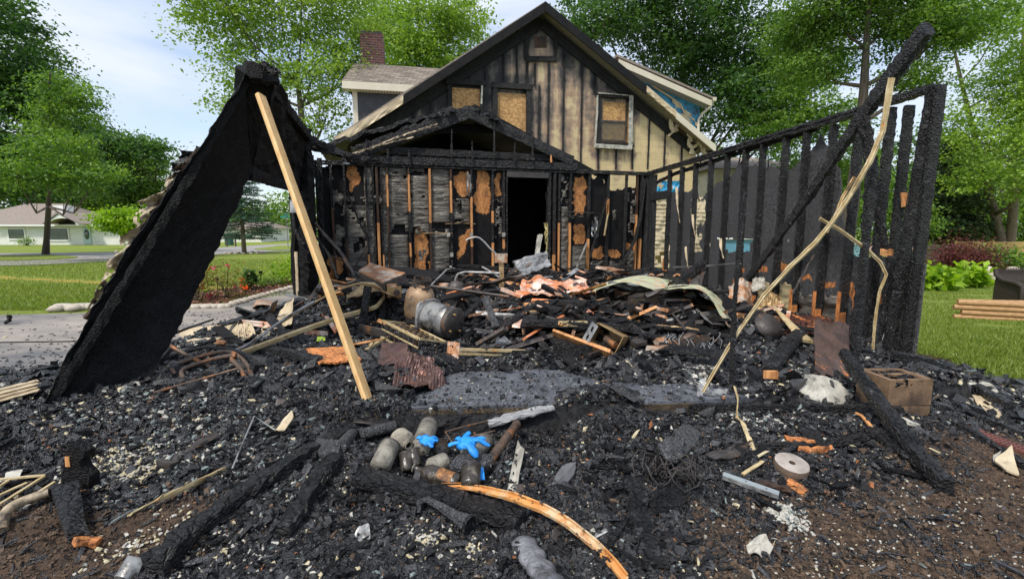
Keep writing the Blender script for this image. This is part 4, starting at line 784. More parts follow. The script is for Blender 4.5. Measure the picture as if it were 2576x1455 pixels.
    m_=MB(); c=P4.W(1795,250,.25); m_.obox(c,HP.u*.07,HP.n*.07+bk*0,Vector((0,0,.06))); m_.build('gutter_end',M['creamtrim'],t)
    # melted vinyl hanging at the right eave
    m_=MB()
    for i in range(9):
        x=random.uniform(1690,1775); y0=285+(x-1690)*.8; a=HP.W(x,y0+8,S+.2); L=random.uniform(.3,1.1); pts=[a+Vector((random.uniform(-.08,.08)*k,0,-L*k/4)) for k in range(5)]; m_.beam(pts,random.uniform(.05,.16),.015,up=HP.n,j=.02,step=.08,twist=random.uniform(-2,2))
    m_.build('melted_siding',M['vinyl'],t)
    m_=MB(); m_.beam([HP.W(1690,305,S+.12),HP.W(1740,350,S+.12)],.2,.06,up=HP.n,j=.01); m_.build('scorched_rafter',M['sootbrown'],t)
    # lower wall right of the gable: lapped siding and torn blue wrap
    P5=PL((HP.V(0,0,-.2)).to_2d(),R(12)); m_=MB(); u0,_=P5.hit(1640,500); u1,_=P5.hit(1800,500); zt=P5.hit(1700,372)[1]
    for i in range(int(zt/.13)):
        z=.02+i*.13
        if z>P5.hit(1700,500)[1] : break
        m_.sheet([P5.V(u0,z,.03),P5.V(u1,z,.03),P5.V(u1,z+.125,.005),P5.V(u0,z+.125,.005)],40,1,.012,lambda u,v,z=z:(n1(u*9,z*5,5)-.5)*.16,mask=lambda u,v,z=z:n1(u*5,z*2.5,15)>.30)
    m_.build('lap_siding',M['vinyl'],t)
    m_=MB(); m_.sheet([P5.W(1640,495,.08),P5.W(1712,495,.08),P5.W(1712,455,.08),P5.W(1640,455,.08)],18,8,.004,lambda u,v:(n1(u*14,v*4,5)-.4)*.14,mask=lambda u,v:n1(u*6,v*3,8)>.40); m_.build('house_wrap',mat('bright blue wrap',(.03,.36,.62),(.02,.2,.42),scale=8,rough=.4,bump=.4),t)
house()
# ================= breezeway gable above the garage back wall =================
BW=PL((-3.58,8.85),q=(3.02,10.87)); zP=BW.hit(1610,432)[1]; zF=.17
def bz():
    t=thing('breezeway_roof','low burnt gable roof on top of the garage back wall','roof',BW.W(1180,410))
    pk=(1180,270); L_=(905,384); R_=(1440,411)
    for a,b in ((pk,L_),(pk,R_)):
        p,q=BW.W(a[0],a[1]+14,.05),BW.W(b[0],b[1]-6 if b is R_ else b[1],.05); MB().beam([p,q],.06,.21,j=.008,step=.08).build('rafter',M['char'],t)
        p,q=BW.W(a[0],a[1]+18,-1.2),BW.W(b[0],b[1],-1.2); MB().beam([p,q],.05,.16,j=.008,step=.1).build('rafter',M['char'],t)
    # roof deck lumps
    for (e,s_) in ((L_,1),(R_,-1)):
        a=BW.W(pk[0],pk[1],.08); b=BW.W(e[0]-(20 if s_>0 else 0),e[1]-8,.08); bk=-BW.n*3.6
        f=lambda u,v:Vector((0,0,(n1(u*14,v*9,4)-.5)*.14))
        c=[a,b,b+bk,a+bk]; MB().sheet(c if s_<0 else c,26,20,.06,f,mask=lambda u,v:n1(u*8,v*8,21)>.22 and not (v<.05 and n1(u*20,0,3)<.5)).build('roof_deck',M['char'],t)
    # left run of the roof falling away towards the collapsed corner
    a=BW.W(1140,280,-.3); b=BW.W(800,372,-.2); MB().sheet([a,b,b-BW.n*2.6,a-BW.n*2.6],26,14,.07,lambda u,v:Vector((0,0,(n1(u*16,v*9,14)-.5)*.2))).build('roof_deck',M['char'],t)
    m_=MB(); 
    for p,q in (((900,385),(1100,312)),((870,392),(1040,345))): m_.beam([BW.W(*p,.12),BW.W((p[0]+q[0])/2,(p[1]+q[1])/2-4,.12),BW.W(*q,.12)],.03,.02,j=.012,step=.05)
    m_.build('flashing',M['flap'],t)
    MB().sheet([BW.W(1095,335,-.5),BW.W(1265,335,-.5),BW.W(1265,312,-.5),BW.W(1095,312,-.5)],6,2,.04).build('collar_tie',M['soot'],t)
    # soot black panel put in to stand for the darkness inside the attic
    a=BW.W(890,400,-2.5); MB().prism([BW.W(860,420,-2.5),BW.W(1500,430,-2.5),BW.W(1195,262,-2.5)],-BW.n,.1).build('attic_dark_panel',M['soot'],t)
    m_=MB()
    m_.beam([BW.W(860,398,.02),BW.W(1450,420,.02)],.1,.16,j=.008); m_.build('ceiling_joist',M['char'],t)
    m_=MB(); m_.beam([BW.W(975,378,-.02),BW.W(1400,398,-.02)],.04,.14,j=.008); m_.build('tie_board',M['char'],t)
    for x,a,b in ((923,350,390),(976,372,398),(1030,378,400),(1136,325,396),(1188,355,400),(1243,302,402),(1294,358,404),(1340,328,404),(1387,390,408)):
        MB().beam([BW.W(x,b,.1),BW.W(x+random.uniform(-2,2),a,.1)],.035,.03,up=BW.n,j=.008,step=.05,taper=lambda k:1.1-.5*k).build('burnt_stub',M['stud'] if x==1387 else M['char'],t)
    # peak clutter
    for i in range(40):
        x=random.uniform(1080,1260); y=272+abs(x-1182)*(.28 if x<1182 else .5)-2; c=BW.W(x,y,random.uniform(-.3,.1)); 
        m_=MB().box(c,random.uniform(.06,.2),random.uniform(.05,.12),random.uniform(.02,.07),random.uniform(0,3),j=.02,rx=random.uniform(-.5,.5)) if i==0 else m_.box(c,random.uniform(.06,.2),random.uniform(.05,.12),random.uniform(.02,.07),random.uniform(0,3),j=.02,rx=random.uniform(-.5,.5))
    m_.build('charred_shingles',M['charx'],t)['kind']='stuff'
bz()
# ================= garage slab =================
o=MB().prism([(-3.4,2.98,0),(1.31,3.30,0),(3.75,3.75,0),(3.2,11.0,0),(-3.75,8.9,0)],(0,0,1),zF); o=o.build('garage_slab',M['slab'],org=(0,0,0)); tag(o,kind='structure')
o=MB().prism([(-3.38,2.972,0),(1.31,3.292,0),(1.31,3.30,0),(-3.38,2.98,0)],(0,0,1),zF-.02).build('slab_edge',M['slabside'],org=(0,0,0)); tag(o,kind='structure')
# ================= garage back wall =================
def patchpoly(x0,x1,y0,y1,seed,rag=.25):
    P=[]; n=18
    for k in range(n):
        a=2*math.pi*k/n; c,s=math.cos(a),math.sin(a); r=1-rag*random.random(); e=.6
        P.append(((x0+x1)/2+(x1-x0)/2*r*math.copysign(abs(c)**e,c),(y0+y1)/2+(y1-y0)/2*r*math.copysign(abs(s)**e,s)))
    return P
def backwall():
    t=thing('garage_back_wall','burnt garage back wall with exposed studs, foil insulation and open black doorway','wall',BW.V(3,zF))
    patches=[(874,910,417,486),(1140,1185,425,497),(1193,1237,425,549),(1244,1261,428,495),(1040,1079,563,690),(1149,1183,568,650),(1438,1477,436,548),(1440,1472,560,616),(1485,1520,618,655),(1526,1566,625,651),(1574,1597,611,629),(824,864,640,704),(1080,1098,652,700),(1100,1125,690,710)]
    polys=[patchpoly(*p,3) for p in patches]; polys[0]=[(875,418),(898,417),(904,424),(902,440),(908,452),(900,462),(891,466),(888,486),(880,480),(878,455),(873,440)]; polys[5]=[(1176,568),(1184,575),(1182,600),(1172,615),(1166,635),(1150,652),(1148,640),(1158,612),(1150,600),(1166,590)]
    U=BW.L; nu,nv=330,110; H=zP-zF-.05
    def pxy(u,v): return proj(BW.V(u*U,zF+v*H,-.06))
    cache={}
    def mask(u,v):
        x,y=pxy(u,v); x+= (n1(u*60,v*30,2)-.5)*9; y+=(n1(u*60,v*30,7)-.5)*9
        if 1275<x<1374 and y>447: return False
        if 1533<x<1600 and 436<y<474+(n1(u*30,3)-.5)*18: return False
        if inpoly(x,y,[(1488,438),(1500,442),(1497,452),(1490,448)]) or inpoly(x,y,[(1515,448),(1521,455),(1518,462)]): return False
        if x<835 and y<420: return False
        return True
    def mf(u,v):
        x,y=pxy(u,v); x+=(n1(u*45,v*22,12,4)-.5)*17; y+=(n1(u*45,v*22,17,4)-.5)*15
        return 1 if any(inpoly(x,y,P) for P in polys) else 0
    MB().sheet([BW.V(0,zF,-.06),BW.V(U,zF,-.06),BW.V(U,zF+H,-.06),BW.V(0,zF+H,-.06)],nu,nv,.014,None,mask=mask,mf=mf).build('sheathing',[M['osbchar'] if 0 else M['soot'],M['osb']],t)
    # plates
    for k,dz in enumerate((0,-.045)): MB().beam([BW.V(.0,zP-.02+dz,0),BW.V(U,zP-.02+dz,0)],.1,.038,j=.004,step=.08).build('top_plate',M['char'],t)
    MB().beam([BW.V(.0,zF+.02,0),BW.V(BW.hit(1272,700)[0],zF+.02,0)],.09,.038).build('sole_plate',M['sootbrown'],t)
    MB().beam([BW.V(BW.hit(1378,700)[0],zF+.02,0),BW.V(U,zF+.02,0)],.09,.038).build('sole_plate',M['sootbrown'],t)
    zt=zP-.09
    # studs: photo x, [(y0,y1,material)], width
    o_='stud'; c_='char'; b_='sootbrown'
    ST=[(799,.04,[(0,1000,c_)]),(836,.04,[(0,520,c_),(520,1000,b_)]),(869,.04,[(0,600,c_),(600,712,b_),(712,1000,c_)]),(923,.038,[(0,640,c_),(640,720,o_),(720,1000,c_)]),(940,.04,[(0,1000,c_)]),(950,.05,[(0,560,b_),(560,720,o_)]),(961,.03,[(0,640,c_),(640,720,o_)]),(976,.036,[(0,440,b_),(440,520,o_),(520,1000,b_)]),(1030,.038,[(0,440,b_),(440,532,o_),(532,610,c_),(610,645,o_),(645,1000,b_)]),(1082,.042,[(0,560,o_),(560,1000,b_)]),(1135,.038,[(0,455,b_),(455,535,o_),(535,1000,c_)]),(1186,.038,[(0,495,c_),(495,620,o_),(620,1000,b_)]),(1239,.038,[(0,530,c_),(530,560,o_),(560,610,c_),(610,690,o_)]),(1267,.04,[(0,600,c_),(600,625,o_),(625,1000,c_)]),(1274,.03,[(0,1000,c_)]),
        (1381,.06,[(0,1000,c_)]),(1394,.06,[(0,580,c_),(580,640,b_),(640,1000,o_)]),(1406,.03,[(0,560,c_),(560,1000,o_)]),(1434,.038,[(0,560,c_),(560,1000,o_)]),(1481,.038,[(0,600,c_),(600,700,o_)]),(1529,.036,[(0,500,c_),(500,540,o_),(540,1000,c_)]),(1574,.036,[(0,660,c_),(660,1000,b_)]),(1601,.03,[(0,540,b_),(540,1000,o_)]),(1612,.05,[(0,600,c_),(600,690,o_)])]
    for x,w,segs in ST:
        u=BW.hit(x,520)[0]
        for (y0,y1,mm) in segs:
            z1=min(zt,BW.hit(x,y0)[1]) if y0>0 else zt; z0=max(zF+.04,BW.hit(x,y1)[1])
            if z1-z0<.03: continue
            MB().beam([BW.V(u,z0,.0),BW.V(u,z1,.0)],w,.088,up=BW.n,j=.004 if mm==c_ else .0015,step=.07).build('stud',M[mm],t)
    # header over the door
    m_=MB(); BW.box(m_,BW.hit(1274,440)[0],BW.hit(1378,440)[0],BW.hit(1320,447)[1],zt,-.05,.06,0,.004); m_.build('door_header',mat('scorched header',(.035,.032,.032),(.06,.05,.045),scale=5,rough=.7,bump=.3),t)
    # insulation batts
    def batt(x0,x1,y0,y1,mt='foil',puff=.03,seed=1,mk=None):
        a=BW.hit(x0,y1,-.02); b=BW.hit(x1,y0,-.02); u0,u1,z0,z1=a[0],b[0],a[1],min(b[1],zt)
        f=lambda u,v:(math.sin(math.pi*u)**.5)*puff+(n1(u*2.2+seed*3,v*(z1-z0)*15+n1(u*2,v*4,seed)*2.4,seed,4)-.5)*.06*math.sin(math.pi*min(1,max(0,u)))**.4
        MB().sheet([BW.V(u0,z0,-.035),BW.V(u1,z0,-.035),BW.V(u1,z1,-.035),BW.V(u0,z1,-.035)],8,int((z1-z0)/.022),.006,f,smooth=True,mask=mk).build('insulation_batt',M[mt],t)
    rg=lambda s,th=.30:(lambda u,v:not ((v<.12 or v>.9) and n1(u*3,v*9,s)<.42) and n1(u*2.5,v*7,s+5)>th)
    batt(925,939,420,700,seed=2); batt(963,975,420,700,seed=3); batt(978,1028,420,585,seed=4,mk=rg(3,.2)); batt(978,1028,590,700,seed=5); batt(1032,1080,420,590,seed=6,mk=rg(6,.24)); batt(1084,1133,420,560,seed=7); batt(1084,1133,575,690,seed=8,mk=rg(9,.28))
    batt(871,921,495,705,seed=9,mk=rg(11,.26)); batt(1137,1184,500,560,seed=10,mk=rg(12,.36)); batt(1408,1432,520,710,seed=12); batt(1408,1432,430,515,seed=12,mk=rg(17,.5)); batt(1436,1479,618,712,seed=13); batt(1483,1527,655,700,seed=14,mk=rg(15,.35)); batt(1531,1572,655,700,seed=15,mk=rg(16,.3)); batt(1576,1600,630,700,seed=17); batt(1243,1265,500,600,seed=18,mk=rg(18,.42)); batt(838,867,440,640,seed=19,mk=rg(22,.56)); batt(1576,1608,480,600,seed=21,mk=rg(23,.5))
    # paper scraps, conduit, shelf and wires on the wall
    for i,(x,y,w_,h_) in enumerate(((1180,462,12,60),(1150,510,14,16),(1137,675,12,14),(948,500,26,24),(1500,560,8,30),(1545,540,10,26),(1450,545,36,6),(1063,640,20,28),(1497,575,18,40))):
        MB().sheet([BW.W(x-w_/2,y+h_/2,.03),BW.W(x+w_/2,y+h_/2,.05),BW.W(x+w_/2,y-h_/2,.04),BW.W(x-w_/2,y-h_/2,.03)],8,8,.003,lambda u,v,i=i:(n1(u*3,v*3,i)-.5)*.12,mask=lambda u,v,i=i:n1(u*4,v*4,i+4)>.4).build('torn_facing',M['foil' if i%2 else 'graymetal'],t)
    MB().beam([BW.W(1425,533,.12),BW.W(1492,535,.12)],.09,.02,j=.002).build('shelf_bracket',M['burntmetal'],t)
    MB().tube([BW.W(1120,563,.07),BW.W(1160,561,.08),BW.W(1196,563,.07)],.008,6).build('pipe_run',M['tanmetal'],t); MB().tube([BW.W(1055,587,.07),BW.W(1095,585,.08),BW.W(1138,587,.07)],.008,6).build('pipe_run',M['tanmetal'],t)
    for x,y in ((1128,590),(1136,640),(1267,590),(1186,590)): MB().box(BW.W(x,y,.07),.06,.04,.08,R(17)).build('outlet_box',M['white'],t)
    MB().beam([BW.W(1443,690,.25),BW.W(1476,610,.08)],.05,.015,j=.002).build('leaning_strip',M['graymetal'],t); MB().beam([BW.W(1483,650,.1),BW.W(1526,500,.08)],.06,.03,j=.005).build('fallen_lath',M['char'],t); MB().beam([BW.W(1520,592,.1),BW.W(1529,538,.1)],.045,.02,j=.002).build('fallen_lath',M['trim'],t)
    MB().beam([BW.W(862,455,.1),BW.W(905,560,.1),BW.W(925,600,.12)],.05,.03,j=.006).build('fallen_lath',M['soot'],t); MB().tube([BW.W(870,712,.2),BW.W(905,650,.1),BW.W(925,615,.1)],.012,6).build('wire',M['cable'],t)
    pts=[BW.W(1480,700,.5),BW.W(1530,690,.4),BW.W(1570,660,.2),BW.W(1598,600,.12),BW.W(1612,540,.1),BW.W(1622,450,.1)]; MB().tube(pts,[.045,.045,.04,.035,.035,.03],8,j=.1).build('charred_hose',M['char'],t)
    # doorway depth: dark room beyond
    m_=MB(); u0,u1=BW.hit(1262,600)[0],BW.hit(1388,600)[0]
    for a,b,c,d,e,f in ((u0-.6,u0-.55,0,zP,-2.6,-.08),(u1+.55,u1+.6,0,zP,-2.6,-.08),(u0-.6,u1+.6,0,zP,-2.66,-2.6),(u0-.6,u1+.6,zP-.02,zP+.02,-2.6,-.1)): BW.box(m_,a,b,c,d,e,f)
    m_.build('dark_room',M['soot'],t)
    m_=MB(); m_.sheet([BW.W(1384,690,.03),BW.W(1376,690,-.1),BW.W(1373,560,-.1),BW.W(1378,560,.03)],6,24,.03,lambda u,v:(n1(u*3,v*14,3)-.5)*.12); m_.build('peeling_foam',mat('yellow foam strip',(.55,.48,.22),(.4,.33,.13),scale=12,bump=.5,c3=(.04,.03,.02),s3=9,p3=.58),t)
backwall()
# ================= garage right wall =================
RW=PL((3.02,10.87),q=(3.55,4.14))
def rightwall():
    t=thing('garage_right_wall','charred right stud wall with blackened sheathing and orange stud feet','wall',RW.V(3,zF)); U=RW.L; H=zP-zF-.09; o0=.0
    tp=MB(); RW_top=lambda k:RW.V(k,zP-.02,.0)
    for dz in (0,-.045): MB().beam([RW.V(0,zP-.02+dz,0),RW.V(RW.hit(2180,250)[0],zP-.02+dz,0)],.095,.04,j=.006,step=.05).build('top_plate',M['charx'],t)
    MB().beam([RW.V(RW.hit(2225,240)[0],zP-.03,0),RW.V(U-.06,zP-.03,0)],.095,.075,j=.008,step=.05).build('top_plate',M['charx'],t)
    def pxy(u,v): return proj(RW.V(u*U,zF+v*H,-.05))
    opatch=[[(1905,668),(1928,670),(1930,684),(1910,683)],[(1955,660),(1965,658),(1984,664),(1982,686),(1968,684)],[(2015,694),(2040,692),(2040,704),(2020,703)],[(2063,703),(2080,712),(2104,708),(2103,722),(2080,722),(2066,714)],[(2130,708),(2150,712),(2154,780),(2144,782),(2142,750),(2130,735)],[(2208,740),(2218,742),(2220,760),(2210,764)],[(1862,668),(1875,672),(1870,684)]]
    def tops(x):
        return float(np.interp(x,[1690,1750,1760,1800,1850,1860,1990,2010,2050,2062,2100,2112,2125,2300],[482,478,500,470,430,415,425,410,360,338,400,430,640,660]))
    def mask(u,v):
        x,y=pxy(u,v); y+=(n1(u*50,v*12,5)-.5)*22; x+=(n1(u*50,v*20,6)-.5)*6
        if x<1683 : return False
        if y<tops(x): return False
        if 1738<x<1786 and 500<y<637 and n1(u*22,v*5,31)>.42: return False
        if 1808<x<1885 and 603<y<632: return False
        if x>1800 and 598<y<606 and n1(u*30,0,3)>.6: return False
        if 2252<x<2300 and 560<y<650: return False
        return True
    def mf(u,v):
        x,y=pxy(u,v); x+=(n1(u*70,v*25,12)-.5)*10; y+=(n1(u*70,v*25,17)-.5)*12
        return 1 if any(inpoly(x,y,P) for P in opatch) else 0
    MB().sheet([RW.V(0,zF,-.05),RW.V(U,zF,-.05),RW.V(U,zF+H,-.05),RW.V(0,zF+H,-.05)],520,130,.013,None,mask=mask,mf=mf).build('sheathing',[M['osbchar'],M['orange']],t)
    SX=[(1650,0),(1685,0),(1718,0),(1752,0),(1790,0),(1832,0),(1878,1),(1922,1),(1978,1),(2035,1),(2100,1),(2168,1),(2245,2),(2292,2)]
    for i,(x,k) in enumerate(SX):
        yt=430-(x-1630)*.327; u=RW.hit(x,yt+12)[0]; lean=random.uniform(-.02,.02); zb=zF+.02; ztp=zP-.1
        if k==2: ztp=zP-.04-.15*random.random()
        MB().beam([RW.V(u,zb,.0),RW.V(u+lean,ztp,.0+random.uniform(-.01,.01))],.04,.09,up=RW.n,j=.005,step=.03,taper=lambda q:1.0+.08*random.random()).build('stud',M['charx'],t)
        if k==1 or i in (1,3):
            h=float(np.interp(x,[1680,1900,2170],[.52,.44,.50])) *random.uniform(.85,1.15)
            m_=MB(); m_.obox(RW.V(u-.003,zF+.02+h/2,.053),RW.u*.021,RW.n*.006,Vector((0,0,h/2))); m_.obox(RW.V(u+.0245,zF+.02+h*.3,.02),RW.u*.002,RW.n*.038,Vector((0,0,h*.3))); o=m_.build('bare_stud_foot',M['orange'],t)
    def batt(x0,x1,h,mt,s):
        yt=lambda x:430-(x-1630)*.327+12; u0,u1=RW.hit(x0,yt(x0))[0]+.03,RW.hit(x1,yt(x1))[0]-.03
        f=lambda u,v:(math.sin(math.pi*u)**.5)*.04+(n1(u*2+s,v*h*13+n1(u*2,v*3,s),s,4)-.5)*.08
        MB().sheet([RW.V(u0,zF,-.03),RW.V(u1,zF,-.03),RW.V(u1,zF+h,-.03),RW.V(u0,zF+h,-.03)],8,int(h/.02),.006,f,smooth=True,mask=lambda u,v:v<.82+.3*n1(u*2.5,0,s)).build('insulation_batt',M[mt],t)
    batt(1922,1978,.5,'kraft',1); batt(1978,2035,.55,'kraft',2); batt(2035,2100,.48,'foil',3); batt(2100,2168,.5,'foil',4); batt(1878,1922,.4,'foil',5)
    # boxed opening next to the back corner
    MB().beam([RW.V(RW.hit(1640,495)[0],RW.hit(1660,492)[1],.0),RW.V(RW.hit(1684,495)[0],RW.hit(1660,492)[1],.0)],.09,.18,j=.006).build('door_header',M['charx'],t)
    MB().beam([BW.V(BW.L+.02,zF,.0),BW.V(BW.L+.02,zP-.04,.0)],.14,.14,up=BW.n,j=.008,step=.06).build('corner_post',M['char'],t)
    MB().beam([RW.V(.3,zF,.0),RW.V(.28,zP-.1,.0)],.12,.09,up=RW.n,j=.008,step=.06).build('corner_post',M['charx'],t)
    # peeled strips hanging between the studs
    for i,(x,y0,y1) in enumerate(((1702,470,560),(1725,620,680),(1812,600,650),(1742,540,600))): MB().beam([RW.W(x,y0,.08),RW.W(x+2,(y0+y1)/2,.1),RW.W(x+8,y1,.08)],.04,.01,j=.006,step=.05,twist=1).build('hanging_strip',M['vinyl'],t)
    # rail shelf
    MB().beam([RW.W(1690,672,.25),RW.W(1790,668,.25),RW.W(1860,662,.3)],.05,.03,j=.002).build('metal_rail',M['graymetal'],t)
    # upper burnt second rail behind
    MB().beam([RW.W(1650,460,-.05),RW.W(1700,436,-.05),RW.W(1880,378,-.05),RW.W(2060,322,-.05)],.04,.07,j=.006,step=.06).build('burnt_girt',M['charx'],t)
    # front corner posts
    MB().beam([RW.V(U-.20,.10,.03),RW.V(U-.07,zP-.0,.0)],.05,.09,up=RW.n,j=.004,step=.03,taper=lambda k:1.2-.25*k).build('corner_post',M['charx'],t)
    MB().beam([RW.V(U-.06,.02,-.02),RW.V(U-.02,zP-.01,-.02)],.045,.10,up=RW.n,j=.004,step=.03,taper=lambda k:1.1-.15*k).build('corner_post',M['charx'],t)
    MB().beam([RW.V(U-.10,.06,.12),RW.V(U-.10,1.3,.09)],.05,.09,up=RW.n,j=.011,step=.04,taper=lambda k:1-.45*k).build('corner_post',M['charx'],t)
    MB().sheet([RW.V(U-.30,.12,.06),RW.V(U-.10,.12,.09),RW.V(U-.14,.95,.07),RW.V(U-.18,.7,.05)],8,16,.02,lambda u,v:(n1(u*3,v*5,3)-.5)*.05).build('plaster_slab',mat('pale blue grey plaster',(.50,.52,.46),(.35,.40,.40),scale=5,bump=.5,c3=(.06,.055,.05),s3=5,p3=.6),t)
    MB().beam([RW.W(2273,485,.03),RW.W(2277,520,.03)],.05,.03,j=.002).build('wood_scrap',M['stud'],t)
rightwall()
def beamobj(name,label,cat,pts,w,h,mt='charx',j=.008,step=.04,up=(0,0,1),taper=None,group=None,twist=0):
    return tag(MB().beam(pts,w,h,up=up,j=j,step=step,taper=taper,twist=twist).build(name,M[mt]),label,cat,group)
beamobj('charred_rafter','thick charred rafter rising to the top right above the stud wall','rafter',[at(1882,702,6.3),at(2040,485,5.2),at(2170,292,4.4),at(2334,70,3.75)],.07,.13,taper=lambda k:.75+.55*max(0,k-.35),j=.009)
beamobj('charred_stud','grey scaled charred stud with bare orange end hanging from the rafter','stud',[at(2172,292,4.35),at(2195,430,4.35),at(2226,636,4.3)],.055,.10,taper=lambda k:1.1-.35*k,j=.009,up=(0,1,0))
tag(MB().box(at(2229,636,4.28),.10,.03,.06,.2,j=.01).build('wood_chunk',M['stud']),'bare orange wood chunk at the foot of the hanging grey stud','wood scrap')
a=at(2140,960,3.95); beamobj('charred_post','slim crooked charred post in front of the corner posts','post',[a,at(2160,760,3.97),at(2178,600,4.0),at(2196,395,4.05)],.06,.06,taper=lambda k:1.0+.15*math.sin(k*9),j=.008,up=(0,1,0))
a=at(1840,985,3.42); beamobj('charred_post','thin black post standing left of the leaning vinyl strip','post',[a,at(1846,800,3.45),at(1858,620,3.5),at(1876,480,3.6)],.036,.034,taper=lambda k:1-.35*k,j=.005,up=(0,1,0))
def trimstrip(name,label,pts,w,mt='trim',tw=.6,groove=True):
    pts=[Vector(p) for p in pts]; m_=MB(); n=len(pts)
    m_.beam(pts,w,.008,up=(0,1,.2),j=.0025,step=.04,twist=tw)
    if groove: m_.beam([p+Vector((0,-.008,0)) for p in pts],w*.16,.012,up=(0,1,.2),j=.0015,step=.05,twist=tw)
    return tag(m_.build(name,M[mt]),label,'trim strip')
trimstrip('bent_trim','long bent cream trim strip sweeping from the rafter down to the slab',[at(x,y,Y) for x,y,Y in ((2243,196,3.95),(2232,260,3.95),(2220,330,3.95),(2190,402,3.9),(2140,490,3.85),(2092,560,3.8),(2050,612,3.75),(1990,668,3.68),(1920,745,3.6),(1860,830,3.5),(1808,915,3.42),(1768,985,3.36))],.055)
trimstrip('bent_trim','short tan trim strip hanging down beside the grey plaster',[at(x,y,4.0) for x,y in ((2062,549),(2120,583),(2180,626),(2215,660),(2230,690),(2212,735),(2202,800),(2196,878))],.03,tw=.4)
trimstrip('bent_trim','split brown trim strip behind the long cream one',[at(x,y,4.3) for x,y in ((2150,445),(2118,500),(2100,545),(2080,585))],.035,mt='tanmetal')
trimstrip('bent_trim','thin grey strip leaning on the bare stud feet',[at(x,y,4.9) for x,y in ((2050,640),(2020,690),(1992,740))],.03,mt='burntmetal')
